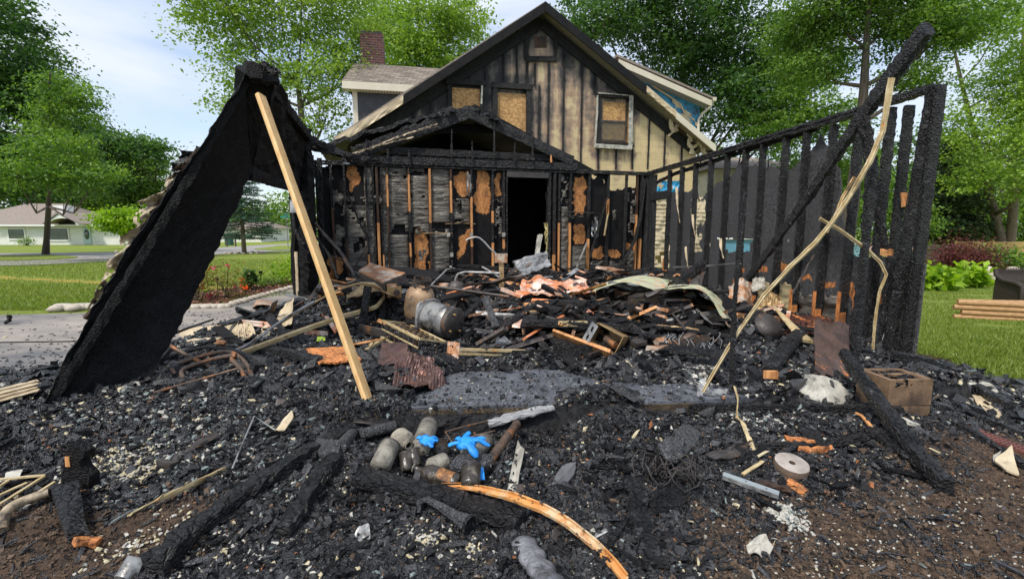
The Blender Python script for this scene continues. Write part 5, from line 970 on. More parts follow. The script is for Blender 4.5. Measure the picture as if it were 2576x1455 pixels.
# ================= collapsed left wall panel =================
def leanpanel():
    Ys=lambda x,y:np.interp(x,[90,370,640,700,780],[3.5,4.2,4.2,4.6,7.4])
    t=thing('leaning_wall_panel','huge charred wall panel leaning inwards at the left with scraps of cream siding on its edge','wall panel',gp(230,1000))
    A,B=at(82,1062,3.02),at(345,1012,3.36); C,D=at(634,434,4.4),at(618,186,3.85)
    f=lambda u,v:(n1(u*9,v*16,3,4)-.5)*.04-.05*math.sin(u*math.pi)
    fr=lambda u,v:Vector(((n1(v*26,u*3,8)-.5)*.10*(1 if (u<.03 or u>.97) else 0),0,0))+Vector((.75,.35,.55))*0
    N=(B-A).cross(D-A).normalized()
    g=lambda u,v:N*f(u,v)+Vector(((n1(v*34,1 if u<.5 else 5,8)-.5)*.045*(1 if (u<.03 or u>.97) else .2),0,(n1(v*22,u*9,8)-.5)*.03))
    # the inner edge bellies towards the room
    def g2(u,v): return g(u,v)+Vector((.02,0,-.02))*math.sin(math.pi*v)*u-Vector((.07,0,0))*math.sin(math.pi*min(1,v*1.25))*(1-u)
    MB().sheet([A,B,C,D],44,110,.10,g2).build('sheathing',M['panel'],t)
    # studs on its face
    for k in (.07,):
        p=A.lerp(B,k); q=D.lerp(C,k); MB().beam([p+N*-.03,p.lerp(q,.5)+N*-.02+Vector((.10*k,0,-.08*k)),q+N*-.03],.06,.07,up=N,j=.006,step=.05).build('stud',M['panel'],t)
    # header running back to the standing post
    E,F_=at(770,345,7.5),at(752,476,7.5); D2,C2=at(690,182,4.1),at(630,425,4.5)
    N2=(E-C2).cross(D-C2).normalized()
    MB().sheet([C2,F_,E,D2],40,24,.10,lambda u,v:N2*((n1(u*9,v*7,13)-.5)*.09)+Vector((0,0,(n1(u*22,v*3,4)-.5)*.10*(1 if (v<.06 or v>.94) else 0)))).build('header_sheathing',M['panel'],t)
    MB().sheet([D,C2,D2+Vector((0,0,0)),D2.lerp(D,.5)+Vector((0,0,.03))],10,14,.10,lambda u,v:(n1(u*5,v*7,23)-.5)*.06).build('peak_sheathing',M['panel'],t)
    for a,b,w in ((at(634,186,3.86),at(694,192,4.05),.06),(at(640,176,3.8),at(775,345,7.4),.10),(at(625,435,4.42),at(748,474,7.3),.07)): MB().beam([a,b],w,.12,j=.010,step=.05).build('top_plate',M['panel'],t)
    for i in range(12):
        a=at(random.uniform(632,690),random.uniform(178,190),3.85); MB().beam([a,a+Vector((random.uniform(-.05,.05),0,random.uniform(.02,.07)))],.05,.04,j=.01,step=.02).build('burnt_stub',M['charx'],t)
    for k in (.5,): MB().beam([C2.lerp(F_,k)-N2*.08,D2.lerp(E,k)-N2*.08],.05,.06,up=N2,j=.006,step=.06).build('stud',M['panel'],t)
    # cream siding scraps along the outer edge
    E0=[(205,815,3.55),(245,755,3.58),(285,695,3.6),(325,632,3.65),(370,560,3.7),(415,496,3.74),(455,440,3.78),(480,402,3.8)]
    for i,(k0,k1,w) in enumerate(((.12,.20,.05),(.22,.36,.10),(.38,.56,.15),(.60,.76,.20),(.80,.90,.12),(.91,.99,.10))):
        Ep=[at(*p) for p in E0]; ev=lambda q:Ep[min(6,int(q*7))].lerp(Ep[min(6,int(q*7))+1],q*7-min(6,int(q*7)))
        n=30; V_=[];F_2=[]
        for a_ in range(n+1):
            u=a_/n; p=ev(k0+(k1-k0)*u); ww=w*(.35+.65*math.sin(math.pi*min(1,u*1.15))**.5)*(1+.35*(n1(u*5,i,3)-.5))*(1-u*.35)
            for c_ in range(7):
                v=c_/6; out_=Vector((-.75,-.25,.12)); V_.append(p+out_*ww*v+Vector((0,-.02+.035*math.sin(u*9+i+v*2),.035*math.sin(v*3+u*6+i)*v-.06*v*v*(1-u))))
        for a_ in range(n):
            for c_ in range(6):
                if c_>=3 and n1(a_*.4,c_*.7,i+5)<.46: continue
                q=a_*7+c_; F_2.append((q,q+7,q+8,q+1))
        MB().add(V_,F_2,0,True).build('siding_scrap',M['flap'],t)
    for i,(x,y) in enumerate(((462,410),(447,425),(430,470),(470,395))):
        c=at(x,y,3.78); MB().sheet([c+Vector((-.05,0,-.02)),c+Vector((.05,.02,0)),c+Vector((.05,.02,.05)),c+Vector((-.04,0,.05))],8,6,.004,lambda u,v,i=i:(n1(u*4,v*4,i)-.5)*.08).build('siding_scrap',M['soot' if i%2 else 'graymetal'],t)
    # edge of burnt siding between
    pts=[at(x,y,Y) for x,y,Y in ((215,800,3.6),(260,740,3.62),(300,670,3.65),(345,590,3.7),(400,510,3.74),(450,440,3.78),(500,370,3.8))]; MB().beam([p+Vector((.01,0,.0)) for p in pts],.05,.03,j=.008,step=.04).build('siding_edge',M['sootbrown'],t)
    m_=MB(); m_.tube([at(x,y,3.9) for x,y in ((455,498),(450,520),(462,560),(463,620),(466,680),(462,740),(460,775))],.007,6); m_.tube([at(x,y,3.75) for x,y in ((410,470),(402,500),(398,520),(410,530))],.005,5); m_.build('hanging_wire',M['graymetal'],t)
    for i,(x,y,w,h,a) in enumerate(((287,845,16,60,.5),(330,950,20,26,.6),(500,508,14,22,-.6))):
        c=at(x,y,3.72 if y>600 else 3.9); s=3.7/FPX; MB().sheet([c+Vector((-w*s,-.12,-h*s*.5)),c+Vector((0,-.12,-h*s*.4)),c+Vector((w*s,-.12,h*s*.5)),c+Vector((w*s*.2,-.12,h*s*.4))],6,10,.004,lambda u,v,i=i:(n1(u*3,v*5,i)-.5)*.03).build('paper_scrap',M['vinyl'],t)
leanpanel()
# standing stub of the left wall at the back corner
def leftstub():
    t=thing('garage_left_wall','charred remaining stub of the left garage wall at the back corner','wall',gp(770,770))
    LW=PL((-3.50,7.55),q=(-3.58,8.85)); 
    b0=at(770,762,7.6); t0=at(768,322,7.5)
    MB().beam([(b0.x,b0.y,0.0),(t0.x,t0.y,t0.z)],.16,.20,up=(0,1,0),j=.02,step=.06,taper=lambda k:1.15-.3*k).build('corner_post',M['panel'],t)
    MB().sheet([(-3.50,7.62,.02),(-3.62,8.9,.02),(-3.62,8.9,2.65),(-3.40,7.62,2.9)],26,40,.06,lambda u,v:Vector(((n1(u*6,v*9,3)-.5)*.05,0,(n1(u*12,v*3,8)-.5)*.2*(v>.96)))).build('sheathing',M['soot'],t)
    MB().beam([(b0.x-.12,b0.y-.02,0),(b0.x-.10,b0.y-.02,1.0)],.05,.04,up=(0,1,0),j=.004,step=.06).build('cream_trim',M['vinyl'],t)
    for y in (7.95,8.35,8.7): MB().beam([(-3.47,y,.1),(-3.42,y,2.6)],.04,.09,up=(1,0,0),j=.007,step=.07).build('stud',M['char'],t)
    MB().beam([at(775,350,7.6),at(880,395,8.8)],.10,.12,j=.02,step=.07).build('top_plate',M['charx'],t); MB().beam([at(780,372,7.8),at(960,408,9.0)],.06,.08,j=.02,step=.07).build('top_plate',M['charx'],t)
    for k,(p,q,w) in enumerate((((790,560),(905,712),.05),((790,590),(850,700),.035),((770,600),(830,745),.03),((830,640),(905,700),.02))): MB().beam([at(*p,7.7),at((p[0]+q[0])/2+6,(p[1]+q[1])/2-8,7.6),at(*q,7.4)],w,w*.7,j=.005,step=.06).build('fallen_lath',M['char' if k%2 else 'burntmetal'],t)
    m_=MB(); m_.tube([at(x,y,7.45) for x,y in ((745,500),(738,530),(741,570),(752,600),(765,615))],.025,8,j=.15); m_.build('hanging_cable',M['char'],t)
    c=at(745,520,7.4); MB().box(c,.12,.1,.2,j=.02).build('wall_lamp',M['graymetal'],t)
leftstub()
# fresh brace
tag(MB().beam([at(927,1010,3.12),at(655,240,3.86)],.082,.038,up=(.9,-.15,.4),j=.0008,step=.3).build('wooden_brace',M['fresh']),'clean new pale board propping up the leaning black panel','brace board')
# ================= burnt ground and rubble =================
def mound(x,y,cx,cy,rx,ry,h,rot=0):
    c,s=math.cos(rot),math.sin(rot); X=(x-cx)*c+(y-cy)*s; Y=-(x-cx)*s+(y-cy)*c
    return h*np.exp(-(X/rx)**2-(Y/ry)**2)
def Hf(x,y):
    x=np.asarray(x,float); y=np.asarray(y,float)
    fe=2.99+.148*(x+.8)          # front edge of the slab
    ins=ss(-.02,.05,y-fe)*ss(3.78,3.6,x)
    g=.035+.05*fbm(x*1.3,y*1.3,2,3)+ss(-.2,-1.5,x)*ss(2.0,3.0,y)*.13+ss(1.4,2.4,x)*ss(2.4,3.2,y)*.05*ss(3.9,3.2,x)
    g=g+mound(x,y,-1.0,2.35,.9,.35,.07,.5)+mound(x,y,.62,2.75,.36,.34,.24)+mound(x,y,-2.2,3.0,.7,.5,.08)+mound(x,y,1.0,2.55,.5,.3,.06)+mound(x,y,-.2,2.84,.75,.16,-.07)
    g=g*(1-.95*ss(-1.15,-.7,x)*ss(.62,.3,x)*ss(2.6,2.8,y))
    g=g*ss(3.6,2.6,x-.25*(y-2.5))+T(x,y)+.005
    cl=ss(-.95,-.55,x-.0*(y))*ss(1.95,1.5,x)*ss(4.35,3.95,y-.25*(x-.3))       # swept strip of bare slab
    s_=zF-.02+(.055+.07*fbm(x*1.5,y*1.5,12,3))*(1-cl)+ (ss(4.2,5.6,y)*.12+ss(6,9,y)*.07)*ss(-3.6,-2.3,x)
    s_=s_+mound(x,y,1.15,4.1,.65,.4,.15)+mound(x,y,.6,5.6,1.3,.8,.12)+mound(x,y,-1.2,6.3,1.3,.9,.10)+mound(x,y,-1.7,4.3,.8,.5,.06)+mound(x,y,2.4,4.6,.9,.7,.09)+mound(x,y,.62,3.2,.33,.3,.13)-.03*cl+mound(x,y,-1.7,3.5,.7,.35,.05)
    z=g*(1-ins)+np.maximum(s_,g*0)*ins
    z=z+(fbm(x*7,y*7,31,4)-.5)*.085*(1-.75*cl*ins)+(fbm(x*24,y*24,37,3)-.5)*.04*(1-.8*cl*ins)
    lb=np.interp(y,[0,3.15,3.5,3.9,5,6,7.4,9.5],[-9,-9,-4.5,-3.85,-3.5,-3.45,-3.5,-3.6])+(fbm(y*2,x*2,41,3)-.5)*.35
    out=np.maximum(ss(.10,-.12,x-lb),ss(-.15,.25,x-BR(x,y)))
    return z-out*(.02+np.maximum(z-T(x,y),0)+.02)
def gh(px,py,dz=0.0):
    r=ray(px,py); t=1.3; f=lambda t:CZ+r.z*t-float(Hf(r.x*t,r.y*t))-dz
    while f(t)>0 and t<14: t*=1.02
    lo,hi=t/1.02,t
    for _ in range(12):
        m=(lo+hi)/2
        if f(m)<=0: hi=m
        else: lo=m
    return Vector((r.x*hi,r.y*hi,CZ+r.z*hi))
def brownf(x,y):
    n_=(fbm(x*2.2,y*2.2,51,4)-.5)
    a=ss(-.15,.75,(2.02+.42*(x-.6))-y+n_*1.3)*ss(.25,1.2,x+n_*1.2)
    b=ss(-.1,.5,2.25+.2*(-1.3-x)-y+n_*.9)*ss(-1.1,-1.5,x+n_*.5)
    c=ss(3.3,4.0,x-.15*(y-3)+n_*1.0)*ss(2.3,2.8,y)
    return np.clip(a+b+c,0,1)
def groundmat():
    m=bpy.data.materials.new('wet burnt soil'); m.use_nodes=True; n=m.node_tree.nodes; l=m.node_tree.links; b=n['Principled BSDF']; b.inputs['Specular IOR Level'].default_value=.4
    t=n.new('ShaderNodeTexCoord'); a=n.new('ShaderNodeAttribute'); a.attribute_name='brown'
    def nz(s,d=7,o=0):
        z=n.new('ShaderNodeTexNoise'); z.inputs['Scale'].default_value=s; z.inputs['Detail'].default_value=d; z.inputs['Roughness'].default_value=.72; mq=n.new('ShaderNodeMapping'); mq.inputs['Location'].default_value=(o,o,o); l.new(t.outputs['Object'],mq.inputs['Vector']); l.new(mq.outputs['Vector'],z.inputs['Vector']); return z.outputs['Fac']
    def rp_(f,a_,b_,ca,cb):
        r=n.new('ShaderNodeValToRGB'); r.color_ramp.elements[0].position=a_; r.color_ramp.elements[1].position=b_; r.color_ramp.elements[0].color=(*ca,1); r.color_ramp.elements[1].color=(*cb,1); l.new(f,r.inputs['Fac']); return r.outputs['Color']
    def mix(f,c1,c2):
        x=n.new('ShaderNodeMixRGB'); l.new(f,x.inputs['Fac']); l.new(c1,x.inputs['Color1']); l.new(c2,x.inputs['Color2']); return x.outputs['Color']
    k=rp_(nz(22),.4,.7,(.005,.005,.006),(.05,.05,.052)); br=rp_(nz(34,9,5),.36,.66,(.016,.011,.008),(.16,.10,.062))
    c=mix(a.outputs['Fac'],k,br)
    w_=n.new('ShaderNodeRGB'); w_.outputs[0].default_value=(.42,.39,.34,1); c=mix(rp_(nz(55,4,9),.69,.72,(0,0,0),(.8,.8,.8)),c,w_.outputs[0])
    w2=n.new('ShaderNodeRGB'); w2.outputs[0].default_value=(.20,.16,.09,1); c=mix(rp_(nz(5,8,3),.60,.66,(0,0,0),(.35,.35,.35)),c,w2.outputs[0])
    l.new(c,b.inputs['Base Color']); rr=rp_(nz(8,4,2),.4,.6,(.35,.35,.35),(.85,.85,.85)); l.new(rr,b.inputs['Roughness'])
    bp=n.new('ShaderNodeBump'); bp.inputs['Strength'].default_value=1; bp.inputs['Distance'].default_value=.02; l.new(nz(70,6,1),bp.inputs['Height']); l.new(bp.outputs['Normal'],b.inputs['Normal'])
    return m
M['ground']=groundmat()
ys=np.concatenate([1.2*np.exp(np.linspace(0,math.log(4.6/1.2),210)),np.linspace(4.64,11.0,150)]); xs=np.concatenate([np.linspace(-8.5,-3.9,60),np.linspace(-3.86,4.9,420),np.linspace(4.93,8.5,50)])
X_,Y_=np.meshgrid(xs,ys); Z_=Hf(X_,Y_); V=np.stack([X_,Y_,Z_],-1).reshape(-1,3); nx=len(xs); i=np.arange(len(ys)-1)[:,None]*nx+np.arange(nx-1)[None]; F=np.stack([i,i+1,i+1+nx,i+nx],-1).reshape(-1,4)
fc=V[F].mean(1); inside=~(((fc[:,0]<-3.75)&(fc[:,1]>5.2))|((fc[:,0]>4.0)&(fc[:,1]>9)))
tag(npmesh('burnt_ground',V,F[inside],M['ground'],attr={'brown':('POINT',brownf(V[:,0],V[:,1]))},smooth=False),kind='structure')
# ---- fragments
CH=[mat('char bits',(.005,.005,.006),(.016,.016,.018),scale=40,rough=.27,bump=.8,bscale=120,bdist=.01,spec=.55),
    mat('grey char bits',(.025,.025,.028),(.07,.07,.075),scale=40,rough=.3,bump=.8,bscale=120,bdist=.01,spec=.5),
    mat('blue grey bits',(.12,.15,.145),(.22,.26,.25),scale=30,rough=.4,bump=.4),
    mat('pale ash bits',(.55,.53,.47),(.34,.32,.28),scale=30,rough=.8,bump=.4),
    mat('cream plaster bits',(.60,.53,.36),(.40,.34,.20),scale=30,rough=.8,bump=.4),
    mat('brown bits',(.05,.032,.02),(.15,.095,.058),scale=30,rough=.8,bump=.6),
    mat('rust bits',(.42,.16,.06),(.22,.08,.03),scale=30,rough=.7,bump=.4)]
def scatter(n,y0,y1,z0=.1,x0=-40,x1=2616):
    px=rng.uniform(x0,x1,n); py=rng.uniform(y0,y1,n); x=(px-CX)/FPX; y=(CY-py)/FPX; c,s=math.cos(PITCH),math.sin(PITCH); dy=c+y*s; dz=y*c-s; t=(z0-CZ)/dz; X,Y=x*t,dy*t; return X,Y
def okmask(X,Y):
    z=Hf(X,Y); bare=(Y>2.99+.148*(X+.8))&(X<3.78)&(z<zF)
    lb=np.interp(Y,[0,3.15,3.5,3.9,5,6,7.4,9.5],[-9,-9,-4.5,-3.85,-3.5,-3.45,-3.5,-3.5])+(fbm(Y*2,X*2,41,3)-.5)*.35; inb=(X>lb)&(X<BR(X,Y)+.1)&~((X>3.35+.0*Y)&(Y>8.5))&(Y<BW.p.y+(X-BW.p.x)*.306-.05)
    return z,bare,inb
def pick(n,p): return rng.choice(len(p),n,p=np.array(p)/sum(p))
X,Y=scatter(300000,842,1475,.1); z,bare,inb=okmask(X,Y); br=brownf(X,Y)
keep=inb&~(bare&(rng.uniform(size=len(X))<.93))&(rng.uniform(size=len(X))>br*.78); X,Y,z,br=X[keep],Y[keep],z[keep],br[keep]
S=.0046*np.exp(rng.normal(0,.55,len(X)))*(1+.15*(Y-2)); S=np.clip(S,.0028,.022)*np.where(br>.45,.62,1)
mi=pick(len(X),[.765,.155,.018,.012,.007,.038,.005]); 
lw=(fbm(X*1.7,Y*1.7,61,4)); left=(X<.1)&(Y>2.1)&(Y<3.6)&(lw>.50); r=rng.uniform(size=len(X)); mi=np.where(left&(r<.08),2,mi); mi=np.where((lw>.60)&(r>.965),3,mi); mi=np.where((br>rng.uniform(.15,.9,len(X)))&(r<.72),5,mi); mi=np.where((mi>=2)&(S>.014),0,mi)
chips('charred_fragments',np.stack([X,Y,np.maximum(z,np.where(bare[keep],zF,-9))+S*.22],-1),S*2.3,CH,mi,flat=(1,.75,.5),tilt=.8)
X,Y=scatter(110000,696,960,.32); z,bare,inb=okmask(X,Y); keep=inb&~bare&(Y>3.2); X,Y,z=X[keep],Y[keep],z[keep]; S=.0095*np.exp(rng.normal(0,.6,len(X))); S=np.clip(S,.005,.05)
mi=pick(len(X),[.62,.21,.05,.05,.025,.03,.008]); mi=np.where((mi>=2)&(S>.022),0,mi); chips('charred_fragments',np.stack([X,Y,z+S*.3],-1),S*2.4,CH,mi,flat=(1.1,.7,.4),tilt=.6)
# splinters and bigger char lumps
X,Y=scatter(5200,730,1470,.15); z,bare,inb=okmask(X,Y); br=brownf(X,Y); keep=inb&~(bare&(rng.uniform(size=len(X))<.985))&(rng.uniform(size=len(X))>br*.78); X,Y,z=X[keep],Y[keep],z[keep]; S=rng.uniform(.015,.06,len(X))*(.8+.12*Y)
chips('charred_splinters',np.stack([X,Y,z+.006],-1),S,CH,pick(len(X),[.76,.17,.012,.015,.013,.03,.006]),flat=(1.6,.24,.14),tilt=.3,jit=.18)
X,Y=scatter(800,730,1440,.15); z,bare,inb=okmask(X,Y); br=brownf(X,Y); keep=inb&~bare&(br<.4); X,Y,z=X[keep],Y[keep],z[keep]; S=rng.uniform(.015,.04,len(X))*(.75+.1*Y)
chips('char_lumps',np.stack([X,Y,z+S*.1],-1),S,[M['charx'],CH[1]],pick(len(X),[.85,.15]),flat=(1,.8,.45),tilt=.3,jit=.3)
# thin curled sheets in the rubble
X,Y=scatter(420,740,1300,.2); z,bare,inb=okmask(X,Y); keep=inb&~bare&(brownf(X,Y)<.4); X,Y,z=X[keep],Y[keep],z[keep]; S=rng.uniform(.025,.07,len(X))
chips('sheet_scraps',np.stack([X,Y,z+.02],-1),S,[M['soot'],CH[1],M['graymetal'],M['burntmetal']],pick(len(X),[.55,.3,.05,.1]),flat=(1.1,.7,.05),tilt=.55,jit=.15)
# white ash patches
def flakes(name,label,pts,n,spread,s,mats,w):
    P=[];
    for (px,py) in pts:
        c=gh(px,py); q=rng.normal(size=(n,2))*spread+np.array([c.x,c.y]); P.append(q)
    P=np.concatenate(P); z=Hf(P[:,0],P[:,1]); z=np.where((P[:,1]>2.99+.148*(P[:,0]+.8))&(P[:,0]<3.7),np.maximum(z,zF),z); S=s*rng.uniform(.5,1.7,len(P)); o=chips(name,np.stack([P[:,0],P[:,1],z+.008],-1),S,mats,pick(len(P),w),flat=(1,.8,.35),tilt=.4); o['label']=label; o['category']='ash'; return o
flakes('ash_flakes','cream ash flakes beside the upright black shard',[(240,1185),(290,1170),(330,1185),(200,1200),(350,1160)],260,(.07),.014,[CH[4],CH[3],CH[0]],[.35,.3,.35])
flakes('ash_flakes','pale ash flakes below the black pipe with the flared end',[(1080,1372),(1110,1385),(1045,1365),(1190,1395)],100,(.05),.012,[CH[4],CH[3]],[.4,.6])
flakes('ash_flakes','whitish flaking patch on the brown soil',[(1975,1292),(2000,1305),(1950,1288)],170,(.03),.010,[CH[3],CH[2]],[.8,.2])
flakes('ash_flakes','pale fluffy ash heap between the wheels and the bare slab',[(1625,885),(1650,870),(1610,893),(1760,935),(1745,945)],260,(.075),.03,[CH[3],CH[1],CH[2]],[.45,.4,.15])
flakes('ash_flakes','scattered pale plaster crumbs around the concrete blocks',[(2080,940),(2100,960),(1960,985),(2020,950),(2350,985),(2440,1020),(2190,845),(1900,1060)],130,(.14),.022,[CH[3],CH[2],CH[0]],[.5,.2,.3])
flakes('ash_flakes','small cream crumbs along the lower left soil',[(520,1370),(590,1400),(430,1330),(540,1385),(300,1390)],55,(.07),.011,[CH[4],CH[3]],[.5,.5])
flakes('ash_flakes','white flecks scattered over the brown soil at the lower right',[(2100,1330),(2300,1300),(2200,1400),(2450,1380),(2400,1250),(1900,1400),(2520,1300)],60,(.22),.0065,[CH[3],CH[4]],[.7,.3])
flakes('ash_flakes','pale crumbs in the dirt at the foot of the leaning panel',[(300,1010),(380,1020),(200,1060),(100,1010),(450,1040),(520,1080)],60,(.16),.02,[CH[2],CH[3],CH[4]],[.4,.3,.3])
# soot on the driveway
X,Y=scatter(9000,780,1000,.01,-40,900); k=(X<-3.5)&(Y<8.2)&(X>-3.6-rng.exponential(1.1,len(X))); X,Y=X[k],Y[k]; S=rng.uniform(.008,.03,len(X)); chips('charred_fragments',np.stack([X,Y,np.full(len(X),.014)],-1),S,CH,pick(len(X),[.7,.2,.02,.04,.02,.02,0]),flat=(1.2,.7,.3),tilt=.2)
# ================= individual pieces of debris =================
def GB_(pts,lift=.03): return [gh(p[0],p[1],0)+Vector((0,0,lift if len(p)<3 else p[2])) for p in pts]
def cb(name,label,cat,pts,w,h,mt='charx',lift=None,**k):
    P=GB_(pts,h*.45 if lift is None else lift); return beamobj(name,label,cat,P,w,h,mt,**k)
CT='charred timber'
cb('charred_beam','long ribbed charred beam lying across the rubble in front of the block stack',CT,[(1730,1036),(1900,1036),(2100,1038),(2268,1044)],.06,.065)
cb('charred_beam','charred log slanting from the concrete blocks down to the brown soil',CT,[(2112,968,.26),(2200,1055,.14),(2290,1150,.06),(2378,1242,.04)],.075,.075,taper=lambda k:.8+.35*math.sin(k*2.6))
cb('charred_beam','charred beam lying on white scraps right of the concrete blocks',CT,[(2240,915,.08),(2330,930,.07),(2440,990,.07),(2540,1042,.06)],.08,.075)
cb('charred_plank','broad cracked black plank under the bottles',CT,[(905,1218),(1050,1252),(1180,1290),(1310,1332)],.13,.06,j=.009,lift=.04)
cb('charred_beam','long black beam running diagonally to the lower left corner',CT,[(885,1098),(740,1178),(600,1275),(480,1365),(385,1448)],.085,.075,j=.010,lift=.045)
cb('charred_beam','short black beam beside the long diagonal one',CT,[(845,1170),(790,1240),(748,1310),(712,1358)],.075,.07,j=.010,lift=.04)
cb('charred_beam','thick charred beam with a sawn orange end right of the thin black post',CT,[(2012,862,.10),(1970,905,.08),(1933,952,.06)],.11,.07)
tag(MB().box(gh(1932,957)+Vector((-.005,-.035,.06)),.10,.02,.055,-.1,j=.004).build('sawn_end',M['stud']),'bare brown end cap of the thick charred beam','wood scrap')
cb('charred_plank','flat scaled plank passing under the long ribbed beam',CT,[(1968,948,.01),(2010,1030,.01),(2052,1125,.01)],.12,.025,j=.006)
cb('charred_board','dark straight board along the bottom of the workbench heap',CT,[(1392,898,.05),(1480,892,.05),(1566,884,.05)],.03,.10,j=.003)
cb('charred_log','short ribbed black log left of the orange splintered plank',CT,[(662,890),(730,900),(800,922)],.09,.08,j=.01)
cb('charred_plank','thin black plank curving to the right below the block stack',CT,[(1880,1128),(2060,1128),(2230,1095),(2420,1040)],.06,.04,j=.008)
cb('charred_beam','charred beam at the right edge above the perforated brick',CT,[(2395,1068),(2480,1120),(2575,1180)],.05,.05)
cb('charred_beam','charred beam crossing the top right of the burnt soil',CT,[(2420,1040),(2500,1075),(2590,1105)],.05,.05)
cb('charred_plank','flat ended plank beside the slanting log',CT,[(2180,1085,.02),(2290,1160,.03),(2370,1200,.03)],.07,.03,j=.006)
cb('charred_log','low crumbling charred log at the middle bottom',CT,[(1592,1215,.01),(1612,1320,.01),(1650,1440,.02)],.09,.06,j=.014)
cb('grey_plank','grey ash covered plank on the left rubble',CT,[(432,1165),(480,1130),(548,1096)],.065,.025,mt='burntmetal',j=.004)
cb('grey_plank','small grey slab left of the ash covered plank',CT,[(405,1162),(440,1175)],.05,.03,mt='burntmetal',j=.004)
cb('charred_board','black thin stick pointing up right from under the leaning panel',CT,[(392,892,.12),(460,860,.12),(536,824,.12)],.028,.02,mt='soot',j=.002)
cb('charred_board','second thin black stick below the cream siding',CT,[(440,905,.05),(520,880,.07),(590,862,.07)],.02,.02,mt='char',j=.002)
cb('charred_board','flat black board in the middle of the sooty heap',CT,[(560,840,.1),(680,800,.1),(760,775,.12)],.12,.03,j=.01)
cb('charred_log','black pipe like log leaning on the rubble beside the hooked pipe',CT,[(362,952,.02),(400,925,.06),(432,900,.10)],.05,.05,mt='char',j=.003)
cb('charred_log','dark driftwood like log at the left edge of the driveway',CT,[(82,944),(110,940),(140,932)],.09,.06,mt='char')
# left pipes
def tb(name,label,cat,pts,r,mt='pipe',seg=9,sm=True,j=0):
    P=[p if isinstance(p,Vector) else (gh(p[0],p[1])+Vector((0,0,p[2])) if len(p)==3 else at(*p[:2],p[3])) for p in pts]
    if sm and len(P)>2:
        Q=[]
        for i in range(len(P)-1):
            a,b,c,d_=P[max(i-1,0)],P[i],P[i+1],P[min(i+2,len(P)-1)]
            for k in range(6):
                t_=k/6; Q.append(.5*((2*b)+(c-a)*t_+(2*a-5*b+4*c-d_)*t_*t_+(3*b-a-3*c+d_)*t_**3))
        Q.append(P[-1]); P=Q
    return tag(MB().tube(P,r,seg,j=j).build(name,M[mt]),label,cat)
A4=lambda x,y,Y:at(x,y,Y)
tb('rusty_pipe','long rust spotted pipe hooked over at its left end','pipe',[A4(342,850,3.95),A4(352,834,3.95),A4(385,845,3.92),A4(440,876,3.85),A4(520,918,3.78),A4(590,945,3.7),A4(640,950,3.66),A4(655,966,3.62)],.016)
tb('burnt_post','burnt tube leg hanging straight from the hooked pipe','pipe',[A4(345,842,3.97),A4(352,880,3.95),A4(362,930,3.92)],.018,mt='char',j=.2)
tb('burnt_post','second burnt leg slanting from the hooked pipe','pipe',[A4(368,845,3.95),A4(382,885,3.9),A4(402,935,3.85)],.018,mt='char',j=.2)
tb('rusty_pipe','thin rusty rod below the hooked pipe','pipe',[(388,998,.03),(470,980,.05),(540,963,.06),(600,952,.08)],.011)
for i,(x0,y0,x1,y1,l) in enumerate(((405,922,640,930,'outer'),(440,935,628,938,'middle'),(462,945,610,945,'inner'))):
    tb('bent_pipe',l+' one of the brown tubes nested in a bend at the left','pipe',[(x0,y0+10,.01),(x0,y0,.05),(x0+60,y0-14,.08),(x0+130,y0-22,.10),(x1-25,y1-18,.08),(x1,y1,.04),(x1+8,y1+18,.0)],.017,mt='pipe' if i else 'charx')
# overhead door track
tb('door_track','bent overhead door track looping behind the new pale board','track',[A4(515,906,4.0),A4(600,880,4.15),A4(665,836,4.4),A4(715,806,4.6),A4(781,766,4.85),A4(839,735,5.1),A4(875,720,5.25),A4(905,713,5.35),A4(941,716,5.4),A4(961,730,5.4),A4(963,746,5.3),A4(945,768,5.1),A4(905,780,4.9),A4(858,793,4.7),A4(768,823,4.4),A4(690,852,4.2),A4(606,883,4.0)],.012,mt='tanmetal')
o=bpy.context.scene.objects['door_track']
P=[A4(906,713,5.36),A4(941,715,5.42),A4(964,731,5.42),A4(967,746,5.32),A4(948,771,5.1),A4(905,784,4.9),A4(858,797,4.68),A4(768,828,4.38),A4(690,857,4.18),A4(606,888,3.98)]
tag(MB().beam(P,.02,.045,up=(0,-.5,1),j=.001,step=.05).build('door_track_rail',M['trim']),'tan flange of the looped overhead door track','track')
tb('steel_bar','silver grey bar running beside the track to the lower left','bar',[A4(516,908,3.95),A4(620,868,4.1),A4(712,804,4.4),A4(790,758,4.75)],.013,mt='graymetal')
cb('charred_post_stub','black square stub post inside the door track loop','post',[(908,845,.0),(918,780,.28),(926,722,.52)],.06,.06,mt='char',j=.003,step=.1,up=(0,1,0)) if 0 else beamobj('stub_post','black square stub post inside the door track loop','post',[A4(908,846,4.85),A4(926,720,5.0)],.075,.075,mt='char',j=.003,up=(0,1,0))
cb('grey_board','dark channel lying from the stub post towards the wire rack','channel',[(855,838,.03),(960,855,.03),(1040,880,.02)],.10,.02,mt='burntmetal',j=.002) if 0 else beamobj('steel_channel','dark channel lying between the stub post and the wire rack','channel',[A4(905,825,4.8),A4(965,838,4.6),A4(1050,862,4.3)],.03,.09,mt='burntmetal',j=.002)
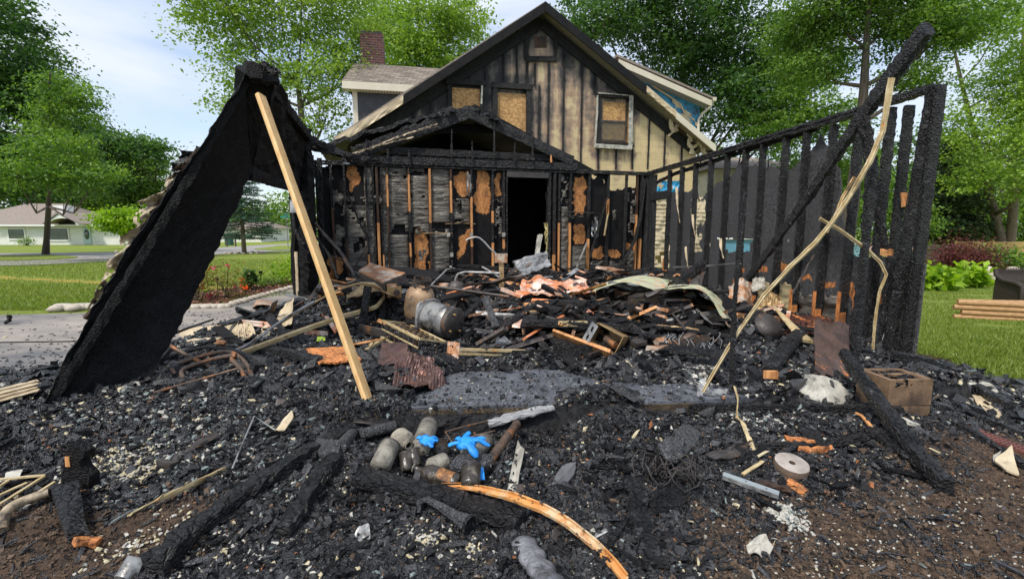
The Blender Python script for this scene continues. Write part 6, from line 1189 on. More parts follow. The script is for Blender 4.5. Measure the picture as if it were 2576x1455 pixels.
# propane tank
def propane():
    c=at(1055,758,5.15); t=thing('propane_tank','tan scorched propane tank tilting left behind the grey motor','gas tank',c-Vector((0,0,.2))); ax=Vector((.20,-.15,1)).normalized(); b0=c-ax*.20
    r=.158; pr=[(0,-.005),(r*.7,0),(r*.95,.04),(r,.09),(r,.24),(r*.96,.29),(r*.8,.34),(r*.5,.37),(r*.2,.385),(0,.39)]; m_=MB().lathe(b0,ax,pr,26); m_.build('body',mat('heat bleached tank paint',(.50,.34,.20),(.30,.17,.09),scale=6,rough=.5,metal=.2,bump=.3,c3=(.06,.045,.035),s3=4,p3=.63,spots=((.30,.26,.22),12,.6)),t)
    m_=MB(); x=ax.orthogonal().normalized(); y=ax.cross(x)
    for s_ in range(3):
        for q in range(5):
            a=s_*2.09+q*.27; p=b0+ax*.36+(x*math.cos(a)+y*math.sin(a))*.09; p2=b0+ax*.36+(x*math.cos(a+.27)+y*math.sin(a+.27))*.09; m_.beam([p,p2],.006,.05,up=ax); 
    for q in range(16):
        a=q*.3927; p=b0+ax*.44+(x*math.cos(a)+y*math.sin(a))*.092; p2=b0+ax*.44+(x*math.cos(a+.40)+y*math.sin(a+.40))*.092; m_.beam([p,p2],.008,.05,up=ax)
    for s_ in range(3):
        a=s_*2.09+.5; p=b0+(x*math.cos(a)+y*math.sin(a))*.092; m_.beam([p+ax*.33,p+ax*.43],.05,.008,up=x)
    m_.build('collar',M['burntmetal'],t); MB().tube([b0+ax*.37,b0+ax*.43],.022,10).build('valve',M['tanmetal'],t)
    MB().lathe(b0,ax,[(r*.8,-.04),(r*.82,-.04),(r*.82,.01),(r*.8,.01)],22).build('foot_ring',M['burntmetal'],t)
propane()
def motor():
    c=at(1080,796,4.72); t=thing('pump_motor','grey round motor housing with square flange lying on its side','motor',c-Vector((0,0,.17))); ax=Vector((.84,-.55,-.10)).normalized(); r=.158
    MB().lathe(c,ax,[(r*.93,.0),(r,.02),(r,.26),(r*.97,.28)],30).build('housing',M['graymetal'],t)
    MB().lathe(c,ax,[(r*.97,.281),(r*.98,.32),(r*.9,.335),(0,.34)],30).build('end_cap',M['burntmetal'],t)
    x=Vector((0,0,1)); x=(x-ax*x.dot(ax)).normalized(); y=ax.cross(x); m_=MB(); P=[]
    for k in range(24):
        a=2*math.pi*k/24; e=.45; P.append(c-ax*.03+x*math.copysign(abs(math.cos(a))**e,math.cos(a))*.175+y*math.copysign(abs(math.sin(a))**e,math.sin(a))*.17)
    m_.prism(P,ax,.03); m_.build('flange',M['graymetal'],t)
    for a in (.3,2.2,3.8): MB().tube([c+ax*.338+(x*math.cos(a)+y*math.sin(a))*.1,c+ax*.365+(x*math.cos(a)+y*math.sin(a))*.1],.011,8).build('bolt',M['tanmetal'],t)
motor()
def kettle():
    c=at(1146,724,6.1); t=thing('round_tank','small round sooty tank with bent handle tube behind the propane tank','tank',c-Vector((0,0,.1)))
    MB().lathe(c-Vector((0,0,.13)),(0.1,0,1),[(0,0),(.10,.01),(.125,.08),(.12,.16),(.08,.21),(0,.23)],20,j=.01).build('body',M['burntmetal'],t)
    P=[at(x,y,6.1) for x,y in ((1144,714),(1147,698),(1153,688),(1170,684),(1215,685),(1258,687))]; MB().tube(P,.016,8).build('handle_tube',M['graymetal'],t)
kettle()
tb('steel_strut','grey strut with a clamp end rising left of the round tank','strut',[A4(1086,716,6.0),A4(1105,697,6.0),A4(1124,678,6.0)],.013,mt='graymetal',sm=False)
tb('steel_bar','long thin black bar lying over the tanks','bar',[A4(1030,712,5.6),A4(1150,728,5.4),A4(1282,746,5.2)],.017,mt='burntmetal',sm=False)
def lidbox():
    Y=6.0; t=thing('metal_cabinet','rusted flat metal cabinet lying tilted left of the tanks','cabinet',at(960,730,Y)); A,B,C,D=at(902,679,5.8),at(965,709,5.35),at(1020,686,5.7),at(932,661,6.3)
    MB().sheet([A,B+Vector((.0,0,0)),C,D],12,10,.02,lambda u,v:(n1(u*5,v*5)-.5)*.01).build('lid',M['rust'],t); dn=Vector((.02,0,-.10))
    for p,q in ((A,B),(B,C)): MB().sheet([p+dn*.1,q+dn*.1,q+dn,p+dn][::-1],4,2,.01).build('side_panel',M['burntmetal'],t)
lidbox()
def sheetobj(name,label,cat,c,mt,amp=.05,fr=3,nu=22,nv=16,th=.004,hole=0,seed=1,corr=0,curl=None,thd=None):
    P=[p if isinstance(p,Vector) else (gh(p[0],p[1])+Vector((0,0,p[2])) if len(p)==3 else at(p[0],p[1],p[3])) for p in c]
    N=(P[1]-P[0]).cross(P[3]-P[0]).normalized()
    def f(u,v):
        d_=N*((n1(u*fr+seed*3.1,v*fr,seed,4)-.5)*amp*2+ (abs(math.sin(u*corr*math.pi))*.012 if corr else 0)+(curl(u,v) if curl else 0))
        e=(P[1]-P[0])*((n1(v*9,seed)-.5)*.08*(1 if u in(0,1) else .3))+(P[3]-P[0])*((n1(u*9,seed+3)-.5)*.10*(1 if v in(0,1) else .3)); return d_+e
    return tag(MB().sheet(P,nu,nv,th,f,mask=(lambda u,v:n1(u*5,v*5,seed+9)>hole) if hole else None).build(name,M[mt]),label,cat)
S4=lambda x,y,Y:(x,y,0,Y)
sheetobj('bent_sheet','pale tan curved sheet metal under the looped track','sheet metal',[S4(868,762,5.0),S4(1000,760,5.2),S4(1002,722,5.9),S4(880,735,5.9)],'tanmetal',.08,curl=lambda u,v:.12*math.sin(u*3.1))
sheetobj('bent_sheet','rust brown curled sheet on the driveway by the charred corner post','sheet metal',[(636,779,.02),(704,779,.02),(700,768,.05),(640,768,.05)],'rust',.03,curl=lambda u,v:.10*math.sin(u*3.14))
c=at(992,733,5.4); t=thing('small_engine','small rusty engine part under the tilted cabinet','engine part',c-Vector((0,0,.06))); MB().box(c,.15,.1,.13,.2,j=.01).build('housing',M['tanmetal'],t); MB().tube([c+Vector((.04,-.05,0)),c+Vector((.05,-.09,0))],.035,12).build('outlet',M['burntmetal'],t); MB().box(c+Vector((-.02,-.03,.075)),.1,.06,.03,.2,j=.006).build('top_plate',M['rust'],t)
# post with square plate and bent arm
t=thing('jack_stand','rusty upright with a square plate and a bent arm before the black doorway','stand',at(1262,722,6.4)); MB().beam([at(1262,724,6.4),at(1261,655,6.4)],.07,.05,up=(0,1,0),j=.002).build('post',M['tanmetal'],t); MB().box(at(1260,649,6.36),.17,.03,.12,.05,j=.004).build('plate',M['rust'],t)
MB().tube([at(x,y,6.4) for x,y in ((1172,605),(1180,600),(1196,596),(1206,598),(1218,608),(1232,624),(1250,640))],.013,8).build('arm',M['graymetal'],t)
tb('steel_strut','thin grey rod leaning left of the square plate stand','strut',[A4(1213,671,6.5),A4(1235,683,6.4),A4(1257,698,6.3)],.012,mt='graymetal',sm=False)
sheetobj('appliance_cover','rust stained grey appliance panel tipped in the black doorway','panel',[A4(1312,694,7.6),A4(1385,668,7.9),A4(1376,630,7.95),A4(1292,655,7.7)],'graymetal',.03,th=.05)
sheetobj('appliance_cover','pale narrow panel standing inside the black doorway','panel',[A4(1345,640,9.4),A4(1356,642,9.4),A4(1366,588,9.5),A4(1352,590,9.5)],'white',.02,th=.02)
# wire rack
def rack():
    t=thing('wire_rack','rusty wire oven rack cage lying tilted on the black rubble','wire rack',at(1040,900,4.1)); TL,TR,BR_,BL=at(962,806,4.5),at(1022,812,4.75),at(1120,860,4.25),at(1054,852,3.95); dn=Vector((-.01,-.02,-.155)); 
    f=MB()
    for p,q in ((TL,TR),(TR,BR_),(BR_,BL),(BL,TL)): f.beam([p,q],.026,.016)
    for p,q in ((TL,BL),(BL,BR_)): f.beam([p+dn,q+dn],.022,.014)
    f.beam([TL+dn*.5,BL+dn*.5],.014,.01)
    f.build('frame',M['trim'],t)
    for k in range(1,8): MB().tube([TL.lerp(BL,k/8),TR.lerp(BR_,k/8)],.006,5).build('cross_wire',M['burntmetal'],t)
    for k in range(0,9): MB().tube([TL.lerp(BL,k/8),TL.lerp(BL,k/8)+dn],.006,5).build('side_wire',M['burntmetal'],t)
    for k in range(1,4): MB().beam([TL.lerp(TR,k/4),BL.lerp(BR_,k/4)],.008,.006).build('slat',M['tanmetal'],t)
    for k in (0,.5,1): MB().tube([BL.lerp(BR_,k),BL.lerp(BR_,k)+dn],.005,5).build('side_wire',M['burntmetal'],t)
rack()
def bracket():
    t=thing('metal_bracket','pinkish rusted square plate with two parallel bars','bracket',at(1140,900,4.15)); MB().sheet([at(1124,898,4.1),at(1153,902,4.1),at(1157,862,4.2),at(1126,857,4.2)],8,8,.008,lambda u,v:(n1(u*4,v*4)-.5)*.012,mask=lambda u,v:n1(u*6,v*6,4)>.28).build('plate',M['rust'],t)
    for a,b in (((1155,878),(1328,882)),((1155,888),(1310,893))): MB().beam([at(*a,4.08),at(*b,4.3)],.028,.022).build('bar',M['trim'],t)
    MB().box(at(1160,884,4.09),.03,.02,.07).build('clamp',M['graymetal'],t)
bracket()
sheetobj('crumpled_metal','crumpled brown corrugated metal at the edge of the bare slab','sheet metal',[(985,985,.02),(1128,985,.02),(1112,945,.10),(1000,920,.10)],'brownmetal',.08,fr=3.2,nu=46,nv=26,corr=16,seed=3)
sheetobj('crumpled_metal','upright brown fold of the crumpled metal heap','sheet metal',[(1030,960,.03),(1105,965,.03),(1085,928,.10),(1040,918,.09)],'brownmetal',.07,fr=3.5,nu=30,nv=22,corr=9,seed=6)
sheetobj('rusty_sheet','dark panel with red rust blush behind the crumpled metal','panel',[(950,926,.03),(1020,930,.05),(1028,898,.12),(962,895,.12)],'brownmetal',.02,seed=4)
sheetobj('splintered_plank','splintered orange plank crossing behind the new pale board','plank',[(800,928,.05),(905,920,.06),(890,897,.09),(770,897,.08)],'orange',.015,nu=30,nv=8,th=.015,seed=5,hole=.18)
sheetobj('lime_leaf','fresh lime green leaf lying on the black rubble','leaf',[(796,866,.03),(818,867,.04),(820,860,.05),(800,858,.05)],'lime',.01,nu=6,nv=5)
sheetobj('silver_foil','light strip with yellow char spots beside the orange plank','strip',[(915,893,.04),(960,880,.07),(985,862,.08),(930,878,.05)],'trim',.02,seed=8,hole=.3)
beamobj('charred_lath','narrow orange lath left of the wire rack','lath',GB_([(885,880,.05),(930,874,.06),(962,868,.06)]),.03,.012,mt='stud',j=.002)
# cream siding scraps
sheetobj('siding_sheet','long buckled cream siding sheet behind the hooked pipe','siding',[(452,856,.03),(600,852,.05),(605,832,.10),(455,836,.06)],'vinyl',.04,corr=0,seed=11,nu=30)
sheetobj('siding_sheet','folded cream siding end with fluted edge','siding',[(600,862,.02),(645,850,.03),(632,830,.10),(598,838,.10)],'vinyl',.04,corr=8,seed=12)
sheetobj('siding_sheet','thin cream siding strip below the long buckled one','siding',[(468,872,.02),(560,869,.03),(560,860,.05),(470,863,.04)],'vinyl',.02,seed=13)
sheetobj('siding_sheet','cream siding scrap caught behind the silver bar','siding',[(690,838,.05),(735,830,.08),(742,790,.22),(700,815,.12)],'vinyl',.03,seed=14)
sheetobj('siding_sheet','pale board scrap under the silver bar','siding',[(650,842,.03),(718,842,.03),(712,818,.08),(668,828,.05)],'vinyl',.03,seed=15)
for k in range(4): beamobj('siding_lath',['lowest','second','third','topmost'][k]+' of the cream laths stacked at the left photo edge','lath',[gh(-30,1022-k*4)+Vector((0,0,.02+k*.014)),gh(112-k*5,983-k*2)+Vector((0,0,.02+k*.014))],.05,.012,mt='vinyl',j=.002,group='cream laths stacked at the left edge')
# vehicle sheets and bench
sheetobj('roof_sheet','crumpled orange pink metal sheet on top of the workbench heap','sheet metal',[A4(1300,742,5.6),A4(1500,746,5.7),A4(1470,706,6.7),A4(1318,704,6.7)],'rustor',.13,fr=4,seed=21,nu=34,nv=24)
sheetobj('hood_sheet','arched pale green scorched sheet over the rusty box','sheet metal',[A4(1490,732,5.4),A4(1665,736,5.5),A4(1690,706,6.6),A4(1500,718,6.6)],'greensheet' if 'greensheet' in M else 'trim',.03,seed=22,nu=30,nv=14,curl=lambda u,v:.10*math.sin(u*3.14))
M['palegreen']=mat('scorched pale green paint',(.45,.52,.30),(.55,.50,.38),scale=5,rough=.5,bump=.3,c3=(.05,.04,.035),s3=5,p3=.60,spots=((.6,.28,.15),7,.58)); bpy.context.scene.objects['hood_sheet'].data.materials[0]=M['palegreen']
sheetobj('hood_sheet','long curved sheet sagging down to the right from the arched one','sheet metal',[A4(1662,728,5.3),A4(1838,822,4.7),A4(1850,800,5.6),A4(1690,712,6.5)],'palegreen',.05,seed=23,nu=40,nv=16,curl=lambda u,v:.17*math.sin(u*3.14))
sheetobj('rusty_sheet','orange rust panel in the shade of the sagging sheet','panel',[A4(1735,790,5.3),A4(1798,802,5.2),A4(1800,776,5.5),A4(1735,764,5.5)],'rustor',.02,seed=24)
sheetobj('rusty_sheet','orange heat marked panel right of the thin black post','panel',[A4(1845,808,5.2),A4(1920,806,5.2),A4(1926,776,5.6),A4(1850,776,5.6)],'rustor',.05,seed=25)
sheetobj('rusty_sheet','curled orange panel below the cream trim strip','panel',[A4(1932,815,4.9),A4(1985,812,5.0),A4(1990,782,5.4),A4(1945,784,5.4)],'rustor',.06,seed=26)
sheetobj('corrugated_sheet','dark red corrugated sheet with orange stripes near the bare stud feet','sheet metal',[A4(1950,842,4.5),A4(2105,838,4.6),A4(2090,790,5.3),A4(1965,795,5.3)],'rust',.03,seed=27,corr=10,nu=60)
bpy.context.scene.objects['corrugated_sheet'].data.materials[0]=mat('dark red scorched sheet',(.10,.035,.025),(.05,.022,.018),scale=5,rough=.4,bump=.2,c3=(.85,.32,.10),s3=3.5,p3=.60,w3=.04,stretch=(2.2,.7,1))
sheetobj('rusty_sheet','broad dark panel with orange scratches beside the slim post','panel',[(2050,955,.05),(2135,965,.05),(2130,880,.22),(2045,858,.22)],'rust',.03,seed=28); [s for s in bpy.context.scene.objects if s.name.startswith('rusty_sheet')][-1].data.materials[0]=mat('scratched dark panel',(.10,.06,.045),(.05,.035,.03),scale=4,rough=.35,bump=.2,c3=(.75,.26,.07),s3=5,p3=.63,w3=.04,stretch=(3,.8,1))
sheetobj('scorched_sheet','rainbow heat stained curved sheet behind the thin black post','sheet metal',[A4(1830,774,5.6),A4(1892,776,5.6),A4(1890,716,6.0),A4(1835,716,6.0)],'rust',.06,seed=29,curl=lambda u,v:.08*math.sin(u*3))
sheetobj('crumpled_cloth','crumpled tan metal behind the cream trim strip','scrap',[A4(1905,772,5.4),A4(1968,780,5.2),A4(1965,740,5.6),A4(1915,735,5.7)],'tanmetal',.12,fr=4,seed=30)
sheetobj('crumpled_cloth','black and white blotched cushion scrap by the bare stud feet','scrap',[A4(1888,728,5.9),A4(1925,726,5.9),A4(1922,698,6.1),A4(1893,700,6.1)],'white',.05,fr=4,seed=31)
def lathd(): 
    P=[at(1947,770,5.0),at(1985,812,4.6),at(2030,858,4.2)]; m_=MB().beam(P,.06,.012,up=(0,-.6,1),j=.003,step=.04,taper=lambda k:.5+1.6*k); return tag(m_.build('splintered_lath',M['trim']),'pale splintered lath widening down to the scratched dark panel','lath')
lathd()
m_=MB(); m_.lathe(gh(1930,850)+Vector((0,0,.12)),(.1,-.75,.6),[(0,0),(.13,.0),(.135,.015),(0,.02)],20,j=.05); tag(m_.build('round_plate',M['burntmetal']),'dark round plate leaning under the orange panels','plate')
# rusty boxes under the arch
def rbox(name,label,cat,x0,x1,y0,y1,Y,d_,mt,rz=0,parts=True):
    a,b=at(x0,y1,Y),at(x1,y0,Y); c=(a+b)/2+Vector((0,d_/2,0)); t=thing(name,label,cat,(c.x,c.y,a.z)); w_,h_=abs(b.x-a.x),abs(b.z-a.z)
    MB().box(c,w_,d_,h_,rz,j=.012).build('body',M[mt],t)
    f=MB(); M3=Matrix.Rotation(rz,3,'Z')
    for dx,dz,sx,sz in ((0,h_*.47,w_,.02),(0,-h_*.47,w_,.02),(w_*.48,0,.02,h_*.9),(-w_*.48,0,.02,h_*.9)): f.box(c+M3@Vector((dx,-d_/2-.008,dz)),sx,.014,sz,rz)
    f.build('edge_trim',M['burntmetal'],t); return t
M['darkbox']=mat('dark brown scorched box',(.035,.028,.02),(.08,.055,.03),scale=5,rough=.6,bump=.3,c3=(.35,.16,.05),s3=5,p3=.66)
rbox('rusty_box','dark rusty box under the arched green sheet','box',1572,1655,742,802,5.3,.5,'darkbox',.1); rbox('rusty_box','black box right of the rusty box in the heap','box',1658,1732,752,812,5.2,.5,'soot',.15)
def bench():
    t=thing('burnt_workbench','collapsed black workbench top with pale crust','workbench',gh(1450,880)); A=at(1320,812,4.75); B=at(1590,822,4.7)
    MB().beam([at(1315,803,4.8),at(1450,805,4.75),at(1600,818,4.7)],.7,.035,j=.008,step=.08).build('bench_top',M['char'],t)
    MB().beam([at(1312,812,4.5),at(1450,816,4.45),at(1592,822,4.4)],.05,.05,j=.006,step=.08).build('front_rail',M['charx'],t)
    for x in (1330,1398,1560): MB().beam([at(x,815,4.55),at(x+random.uniform(-4,4),876,4.55)],.06,.06,up=(0,1,0),j=.008,step=.06).build('leg',M['charx'],t)
    MB().sheet([at(1403,820,4.42),at(1480,820,4.42),at(1478,806,4.45),at(1405,806,4.45)],14,4,.02,lambda u,v:(n1(u*8,v*4)-.5)*.04,mask=lambda u,v:n1(u*6,v*3,2)>.35).build('crust',M['trim'],t)
    for (p,q,w,mt) in (((1323,783,5.0),(1470,780,5.1),.03,'tanmetal'),((1425,758,5.3),(1540,768,5.3),.05,'graymetal'),((1330,795,4.9),(1560,799,4.9),.03,'burntmetal'),((1345,765,5.4),(1500,772,5.4),.12,'soot')): MB().beam([at(*p),at(*q)],w,.02,j=.002,step=.2).build('shelf_strip',M[mt],t)
bench()
for i,(pts,w,mt,l) in enumerate((([(1560,806,4.9),(1700,826,4.6),(1840,846,4.3),(1900,850,4.3)],.05,'charx','long burnt rail sloping right from the workbench'),([(1590,812,4.8),(1730,824,4.6),(1838,845,4.3)],.025,'tanmetal','pale edged strip on the long burnt rail'),([(1520,760,5.4),(1600,800,5.0),(1700,830,4.7)],.03,'charx','thin black lath crossing the workbench end'),([(1800,812,5.0),(1950,812,4.8),(2010,818,4.7)],.06,'char','black plank below the orange panels'))):
    beamobj('burnt_rail',l,'rail',[at(*p) for p in pts],w,w*.5,mt,j=.004)
for i,(p,q,l) in enumerate((((1218,748,5.0),(1256,838,4.6),'narrow speckled plate leaning right of the round motor'),((1245,768,5.2),(1268,832,4.8),'black slat leaning beside the speckled plate'),((1290,755,5.3),(1318,848,4.8),'jagged grey charred slat left of the workbench'),((1274,752,5.4),(1306,800,5.0),'short charred slat left of the workbench'))):
    beamobj('leaning_slat',l,'slat',[at(*p),at(*q)],.07,.015,['osbchar','char','charx','charx'][i],j=.006,up=(0,1,0))
def wheel(name,label,x,y,Y,r,ax,mt='char'):
    c=at(x,y,Y); t=thing(name,label,'wheel',c-Vector((0,0,r))); MB().lathe(c,ax,[(r*.62,-.035),(r*.9,-.045),(r,-.03),(r,.03),(r*.9,.045),(r*.62,.035),(r*.62,-.035)],26).build('tyre',M[mt],t); MB().lathe(c,ax,[(0,-.02),(r*.25,-.03),(r*.3,-.01),(r*.6,-.02),(r*.6,.02),(0,.02)],22).build('rim',M['burntmetal'],t)
wheel('loose_wheel','small sooty wheel standing under the workbench heap',1622,862,4.35,.10,(.85,-.5,.05)); wheel('loose_wheel','brown disc wheel behind the pale ash heap',1738,866,4.4,.11,(.3,-.9,.1),'pipe'); wheel('loose_wheel','little caster wheel under the tilted metal box',1492,872,4.25,.055,(.8,-.6,0))
def openbox():
    c=at(1535,850,4.3); t=thing('tilted_metal_box','open metal box tipped on its corner with a rusty cylinder inside','metal box',c-Vector((0,0,.1))); M3=Matrix.Rotation(.45,3,'Y')@Matrix.Rotation(-.5,3,'Z'); O=lambda x,y,z:c+M3@Vector((x,y,z)); w_,h_,d_=.13,.085,.14
    f=MB()
    for q in ([O(-w_,-d_,-h_),O(w_,-d_,-h_),O(w_,d_,-h_),O(-w_,d_,-h_)],[O(-w_,-d_,h_),O(w_,-d_,h_),O(w_,d_,h_),O(-w_,d_,h_)],[O(-w_,-d_,-h_),O(-w_,d_,-h_),O(-w_,d_,h_),O(-w_,-d_,h_)],[O(-w_,d_,-h_),O(w_,d_,-h_),O(w_,d_,h_),O(-w_,d_,h_)],[O(w_,-d_,-h_),O(w_,d_,-h_),O(w_,d_,h_),O(w_,-d_,h_)]): f.sheet(q,4,4,.006)
    f.build('case',M['tanmetal'],t); MB().tube([O(-.02,-.05,-.02),O(.10,-.12,-.02)],.035,14).build('cylinder',M['pipe'],t)
    MB().sheet([O(-w_-.06,-d_-.02,-h_-.02),O(-w_+.02,-d_-.06,-h_-.04),O(-w_+.03,-d_-.06,h_-.02),O(-w_-.05,-d_-.02,h_-.01)],14,12,.006,mask=lambda u,v:not (((u-.5)**2+(v-.7)**2<.02) or ((u-.5)**2+(v-.25)**2<.02))).build('perforated_plate',M['graymetal'],t)
openbox()
# wire tangle by the wheels
m_=MB()
for i in range(16):
    x=random.uniform(1680,1840); y=random.uniform(835,850); a=at(x,y,4.2); b=at(x+random.uniform(-14,14),y+random.uniform(20,45),4.1); m_.tube([a,a.lerp(b,.5)+Vector((random.uniform(-.06,.06),0,.02)),b],.003,4)
tag(m_.build('wire_tangle',M['graymetal']),'thin loose wires hanging from the long burnt rail','wires',kind='stuff')
beamobj('charred_rafter','broken charred rafter end sticking up in the heap before the right wall','rafter',[at(1705,712,6.2),at(1740,684,6.3),at(1768,660,6.4)],.10,.09,j=.01)
sheetobj('scorched_door','dark ribbed panel hanging under the broken rafter end','panel',[A4(1722,735,6.1),A4(1758,740,6.0),A4(1775,680,6.4),A4(1750,675,6.4)],'burntmetal',.03,seed=41)
for i,(a,b,c_,l) in enumerate((((1625,700),(1640,690),(1655,712),'orange bent bracket left of the corner post'),((1640,715),(1652,696),(1668,690),'arched orange tube at the foot of the back wall'),((1690,700),(1705,690),(1722,706),'brown hoop near the foot of the right wall'))):
    tb('bent_bracket',l,'bracket',[A4(*a,7.4),A4(*b,7.4),A4(*c_,7.3)],.02,mt='rust')
# generic heap of boards and plates behind (uncountable rubble)
m_=MB()
for i in range(760):
    x=random.uniform(-3.0,2.9); y=random.uniform(4.6,9.6)
    if y>BW.p.y+(x-BW.p.x)*.306-.3: continue
    if 70<i<330: x=random.gauss(.7,.8); y=random.gauss(4.95,.38)
    z=float(Hf(x,y)); L=random.uniform(.10,.75)*(1 if i%3 else .5); w_=random.uniform(.02,.10); a=random.uniform(0,3.14); M3=Matrix.Rotation(a,3,'Z')@Matrix.Rotation(random.gauss(0,.28),3,'Y')@Matrix.Rotation(random.gauss(0,.5),3,'X')
    ax,ay,az=M3@Vector((L/2,0,0)),M3@Vector((0,w_/2,0)),M3@Vector((0,0,random.choice((.004,.012,.02)))); m_.obox(Vector((x,y,z+.02+random.random()*(.10 if not 70<i<330 else .13))),ax,ay,az,random.choice((0,0,0,0,0,0,0,0,0,0,0,0,1,1,1,4,4,4,2,3,5,6)),j=.012)
for i in range(70):
    x=random.uniform(-1.6,2.8); y=random.uniform(5.2,8.6); z=float(Hf(x,y)); L=random.uniform(.5,1.25); w_=random.uniform(.05,.22); M3=Matrix.Rotation(random.gauss(.1,.5),3,'Z')@Matrix.Rotation(random.gauss(0,.14),3,'Y')@Matrix.Rotation(random.gauss(0,.35),3,'X')
    if y>BW.p.y+(x-BW.p.x)*.306-.8 or (-.1<x<1.5 and y>5.25): continue
    q=M3@Vector((L/2,0,0)); c=Vector((x,y,z+.06+random.random()*.22)); m_.beam([c-q,c+M3@Vector((0,0,random.uniform(-.04,.05))),c+q],w_,random.choice((.02,.04,.06)),up=M3@Vector((0,0,1)),j=.009,step=.07,m=random.choice((0,0,0,0,4,4,1,2,6)),taper=lambda k:.7+.4*math.sin(3*k+.1))
m_.build('heap_rubble',[M['charx'],M['burntmetal'],M['graymetal'],M['rustor'],M['soot'],M['stud'],M['rust']],org=(0,0,0))['kind']='stuff'
# ============ right foreground ============
def blocks():
    fl=gh(2228,1056); fr=gh(2337,1056); z=min(fl.z,fr.z)-.02; fl=gp(2228,1056,z); fr=gp(2337,1054,z); W3=fr-fl
    zt=at(2228,955,fl.y).z; bkv=gp(2147,926,zt)-gp(2228,955,zt); zm=at(2228,1020,fl.y).z
    dr=gp(2337,957,zt)-gp(2228,955,zt); W3=Vector((W3.x,W3.y,0))
    def blk(z0,h,l,f):
        t=thing('concrete_block',l,'concrete block',Vector((fl.x,fl.y,z0)),'stacked concrete blocks beside the corner posts'); o=Vector((fl.x,fl.y,z0)); H3=Vector((0,0,h)); D3=bkv*f
        m_=MB()
        for (u,v,du,dv) in ((0,0,1,.12),(0,.885,1,.115),(0,.122,.14,.761),(.86,.122,.14,.761),(.142,.44,.716,.12)): m_.obox(o+W3*(u+du/2)+D3*(v+dv/2)+H3/2,W3*(du/2-.002),D3*(dv/2-.002),H3/2*(1-.02*random.random()),0,.003)
        m_.build('block',M['block'],t)
    blk(z,zm-z-.004,'lower stained concrete block half sunk in the ash',.98); blk(zm,zt-zm,'upper stained concrete block with crumbled hollow top',1.0)
    m_=MB(); o=Vector((fl.x,fl.y,zt-.03))
    for i in range(90): m_.box(o+W3*random.uniform(.12,.9)+bkv*random.uniform(.1,.9)+Vector((0,0,random.uniform(-.02,.02))),random.uniform(.02,.07),random.uniform(.02,.05),random.uniform(.01,.03),random.uniform(0,3),j=.01,rx=random.uniform(-.6,.6))
    tag(m_.build('char_crumbs',M['char'],org=o),'black char crumbs on top of the concrete blocks','char',kind='stuff')
blocks()
def polyobj(name,label,cat,pts,mt,th=.006,seed=1,amp=.02,lift=.03,bend=None):
    P=[gh(p[0],p[1])+Vector((0,0,(p[2] if len(p)>2 else lift))) for p in pts]; c=sum(P,Vector())/len(P); N=Vector((0,0,1)); m_=MB(); rings=7; vs=[c]; n=len(P); sub=[]
    for i in range(n):
        for k in range(6): q_=P[i].lerp(P[(i+1)%n],k/6); sub.append(q_+(q_-c)*((n1(i*2+k*.33,seed*1.7,seed+2)-.5)*.26)+Vector((0,0,(n1(i+k*.2,9,seed)-.5)*amp*1.6)))
    k=len(sub)
    for r in range(1,rings+1):
        for i,p in enumerate(sub):
            q=c.lerp(p,r/rings); d0=(n1(q.x*14,q.y*14,seed,3)-.5)*amp*2; e=(n1(i*.9,r,seed+4)-.5)*.06 if r==rings else 0; vs.append(q+Vector((0,0,d0))+(p-c)*e+Vector((0,0,bend(r/rings) if bend else 0)))
    fs=[(0,1+i,1+(i+1)%k) for i in range(k)]
    for r in range(rings-1):
        for i in range(k): a=1+r*k+i; b=1+r*k+(i+1)%k; fs.append((a,a+k,b+k,b))
    n0=len(vs); vs2=vs+[v-Vector((0,0,th)) for v in vs]; fs2=fs+[tuple(x+n0 for x in f[::-1]) for f in fs]+[(1+(rings-1)*k+i,1+(rings-1)*k+(i+1)%k,1+(rings-1)*k+(i+1)%k+n0,1+(rings-1)*k+i+n0) for i in range(k)]
    m_.add(vs2,fs2); return tag(m_.build(name,M[mt]),label,cat)
polyobj('white_sheet','large curved white sheet scrap in front of the concrete blocks','sheet scrap',[(2003,992,.05),(2022,968,.09),(2060,972,.09),(2102,984,.09),(2142,1010,.06),(2114,1027,.03),(2080,1022,.03),(2040,1013,.03)],'white',bend=lambda r:.03*(1-r),amp=.008,seed=2)
polyobj('white_shard','jagged white shard below the concrete blocks','sheet scrap',[(2203,1052),(2240,1049),(2280,1062),(2316,1077),(2310,1082),(2255,1071),(2230,1068)],'white',amp=.006)
polyobj('white_shard','pale curved sheet under the right end of the charred beam','sheet scrap',[(2440,985,.06),(2470,978,.08),(2500,995,.08),(2548,1040,.03),(2536,1045,.03),(2480,1010,.03)],'white',amp=.01,seed=4)
polyobj('white_shard','cream sheet scrap left of the beam at the right edge','sheet scrap',[(2446,1003,.03),(2470,1008,.05),(2510,1040,.04),(2524,1058,.02),(2500,1056,.02),(2466,1035,.02)],'vinyl',amp=.01,seed=5)
polyobj('plaster_flake','tan triangular plaster piece at the right edge','plaster piece',[(2497,1175,.05),(2540,1153,.08),(2562,1200,.02),(2530,1195,.03)],'vinyl',amp=.008,seed=6,th=.01)
polyobj('plaster_flake','small pale flap left of the tan plaster triangle','plaster piece',[(2496,1157,.03),(2515,1158,.06),(2508,1176,.04),(2497,1172,.03)],'white',amp=.006,seed=7,th=.008)
polyobj('white_shard','small white scrap under the slanting charred log','sheet scrap',[(2185,1018),(2200,1020),(2206,1028),(2190,1028)],'white',amp=.004)
beamobj('orange_splinter','thin orange splinter leaning on the slanting charred log','splinter',GB_([(2152,1052,.04),(2170,1062,.04),(2192,1082,.02)]),.018,.014,mt='stud',j=.002)
def rib(name,label,cat,pts,w,mt,**k): return trimstrip(name,label,GB_(pts),w,mt,**k)
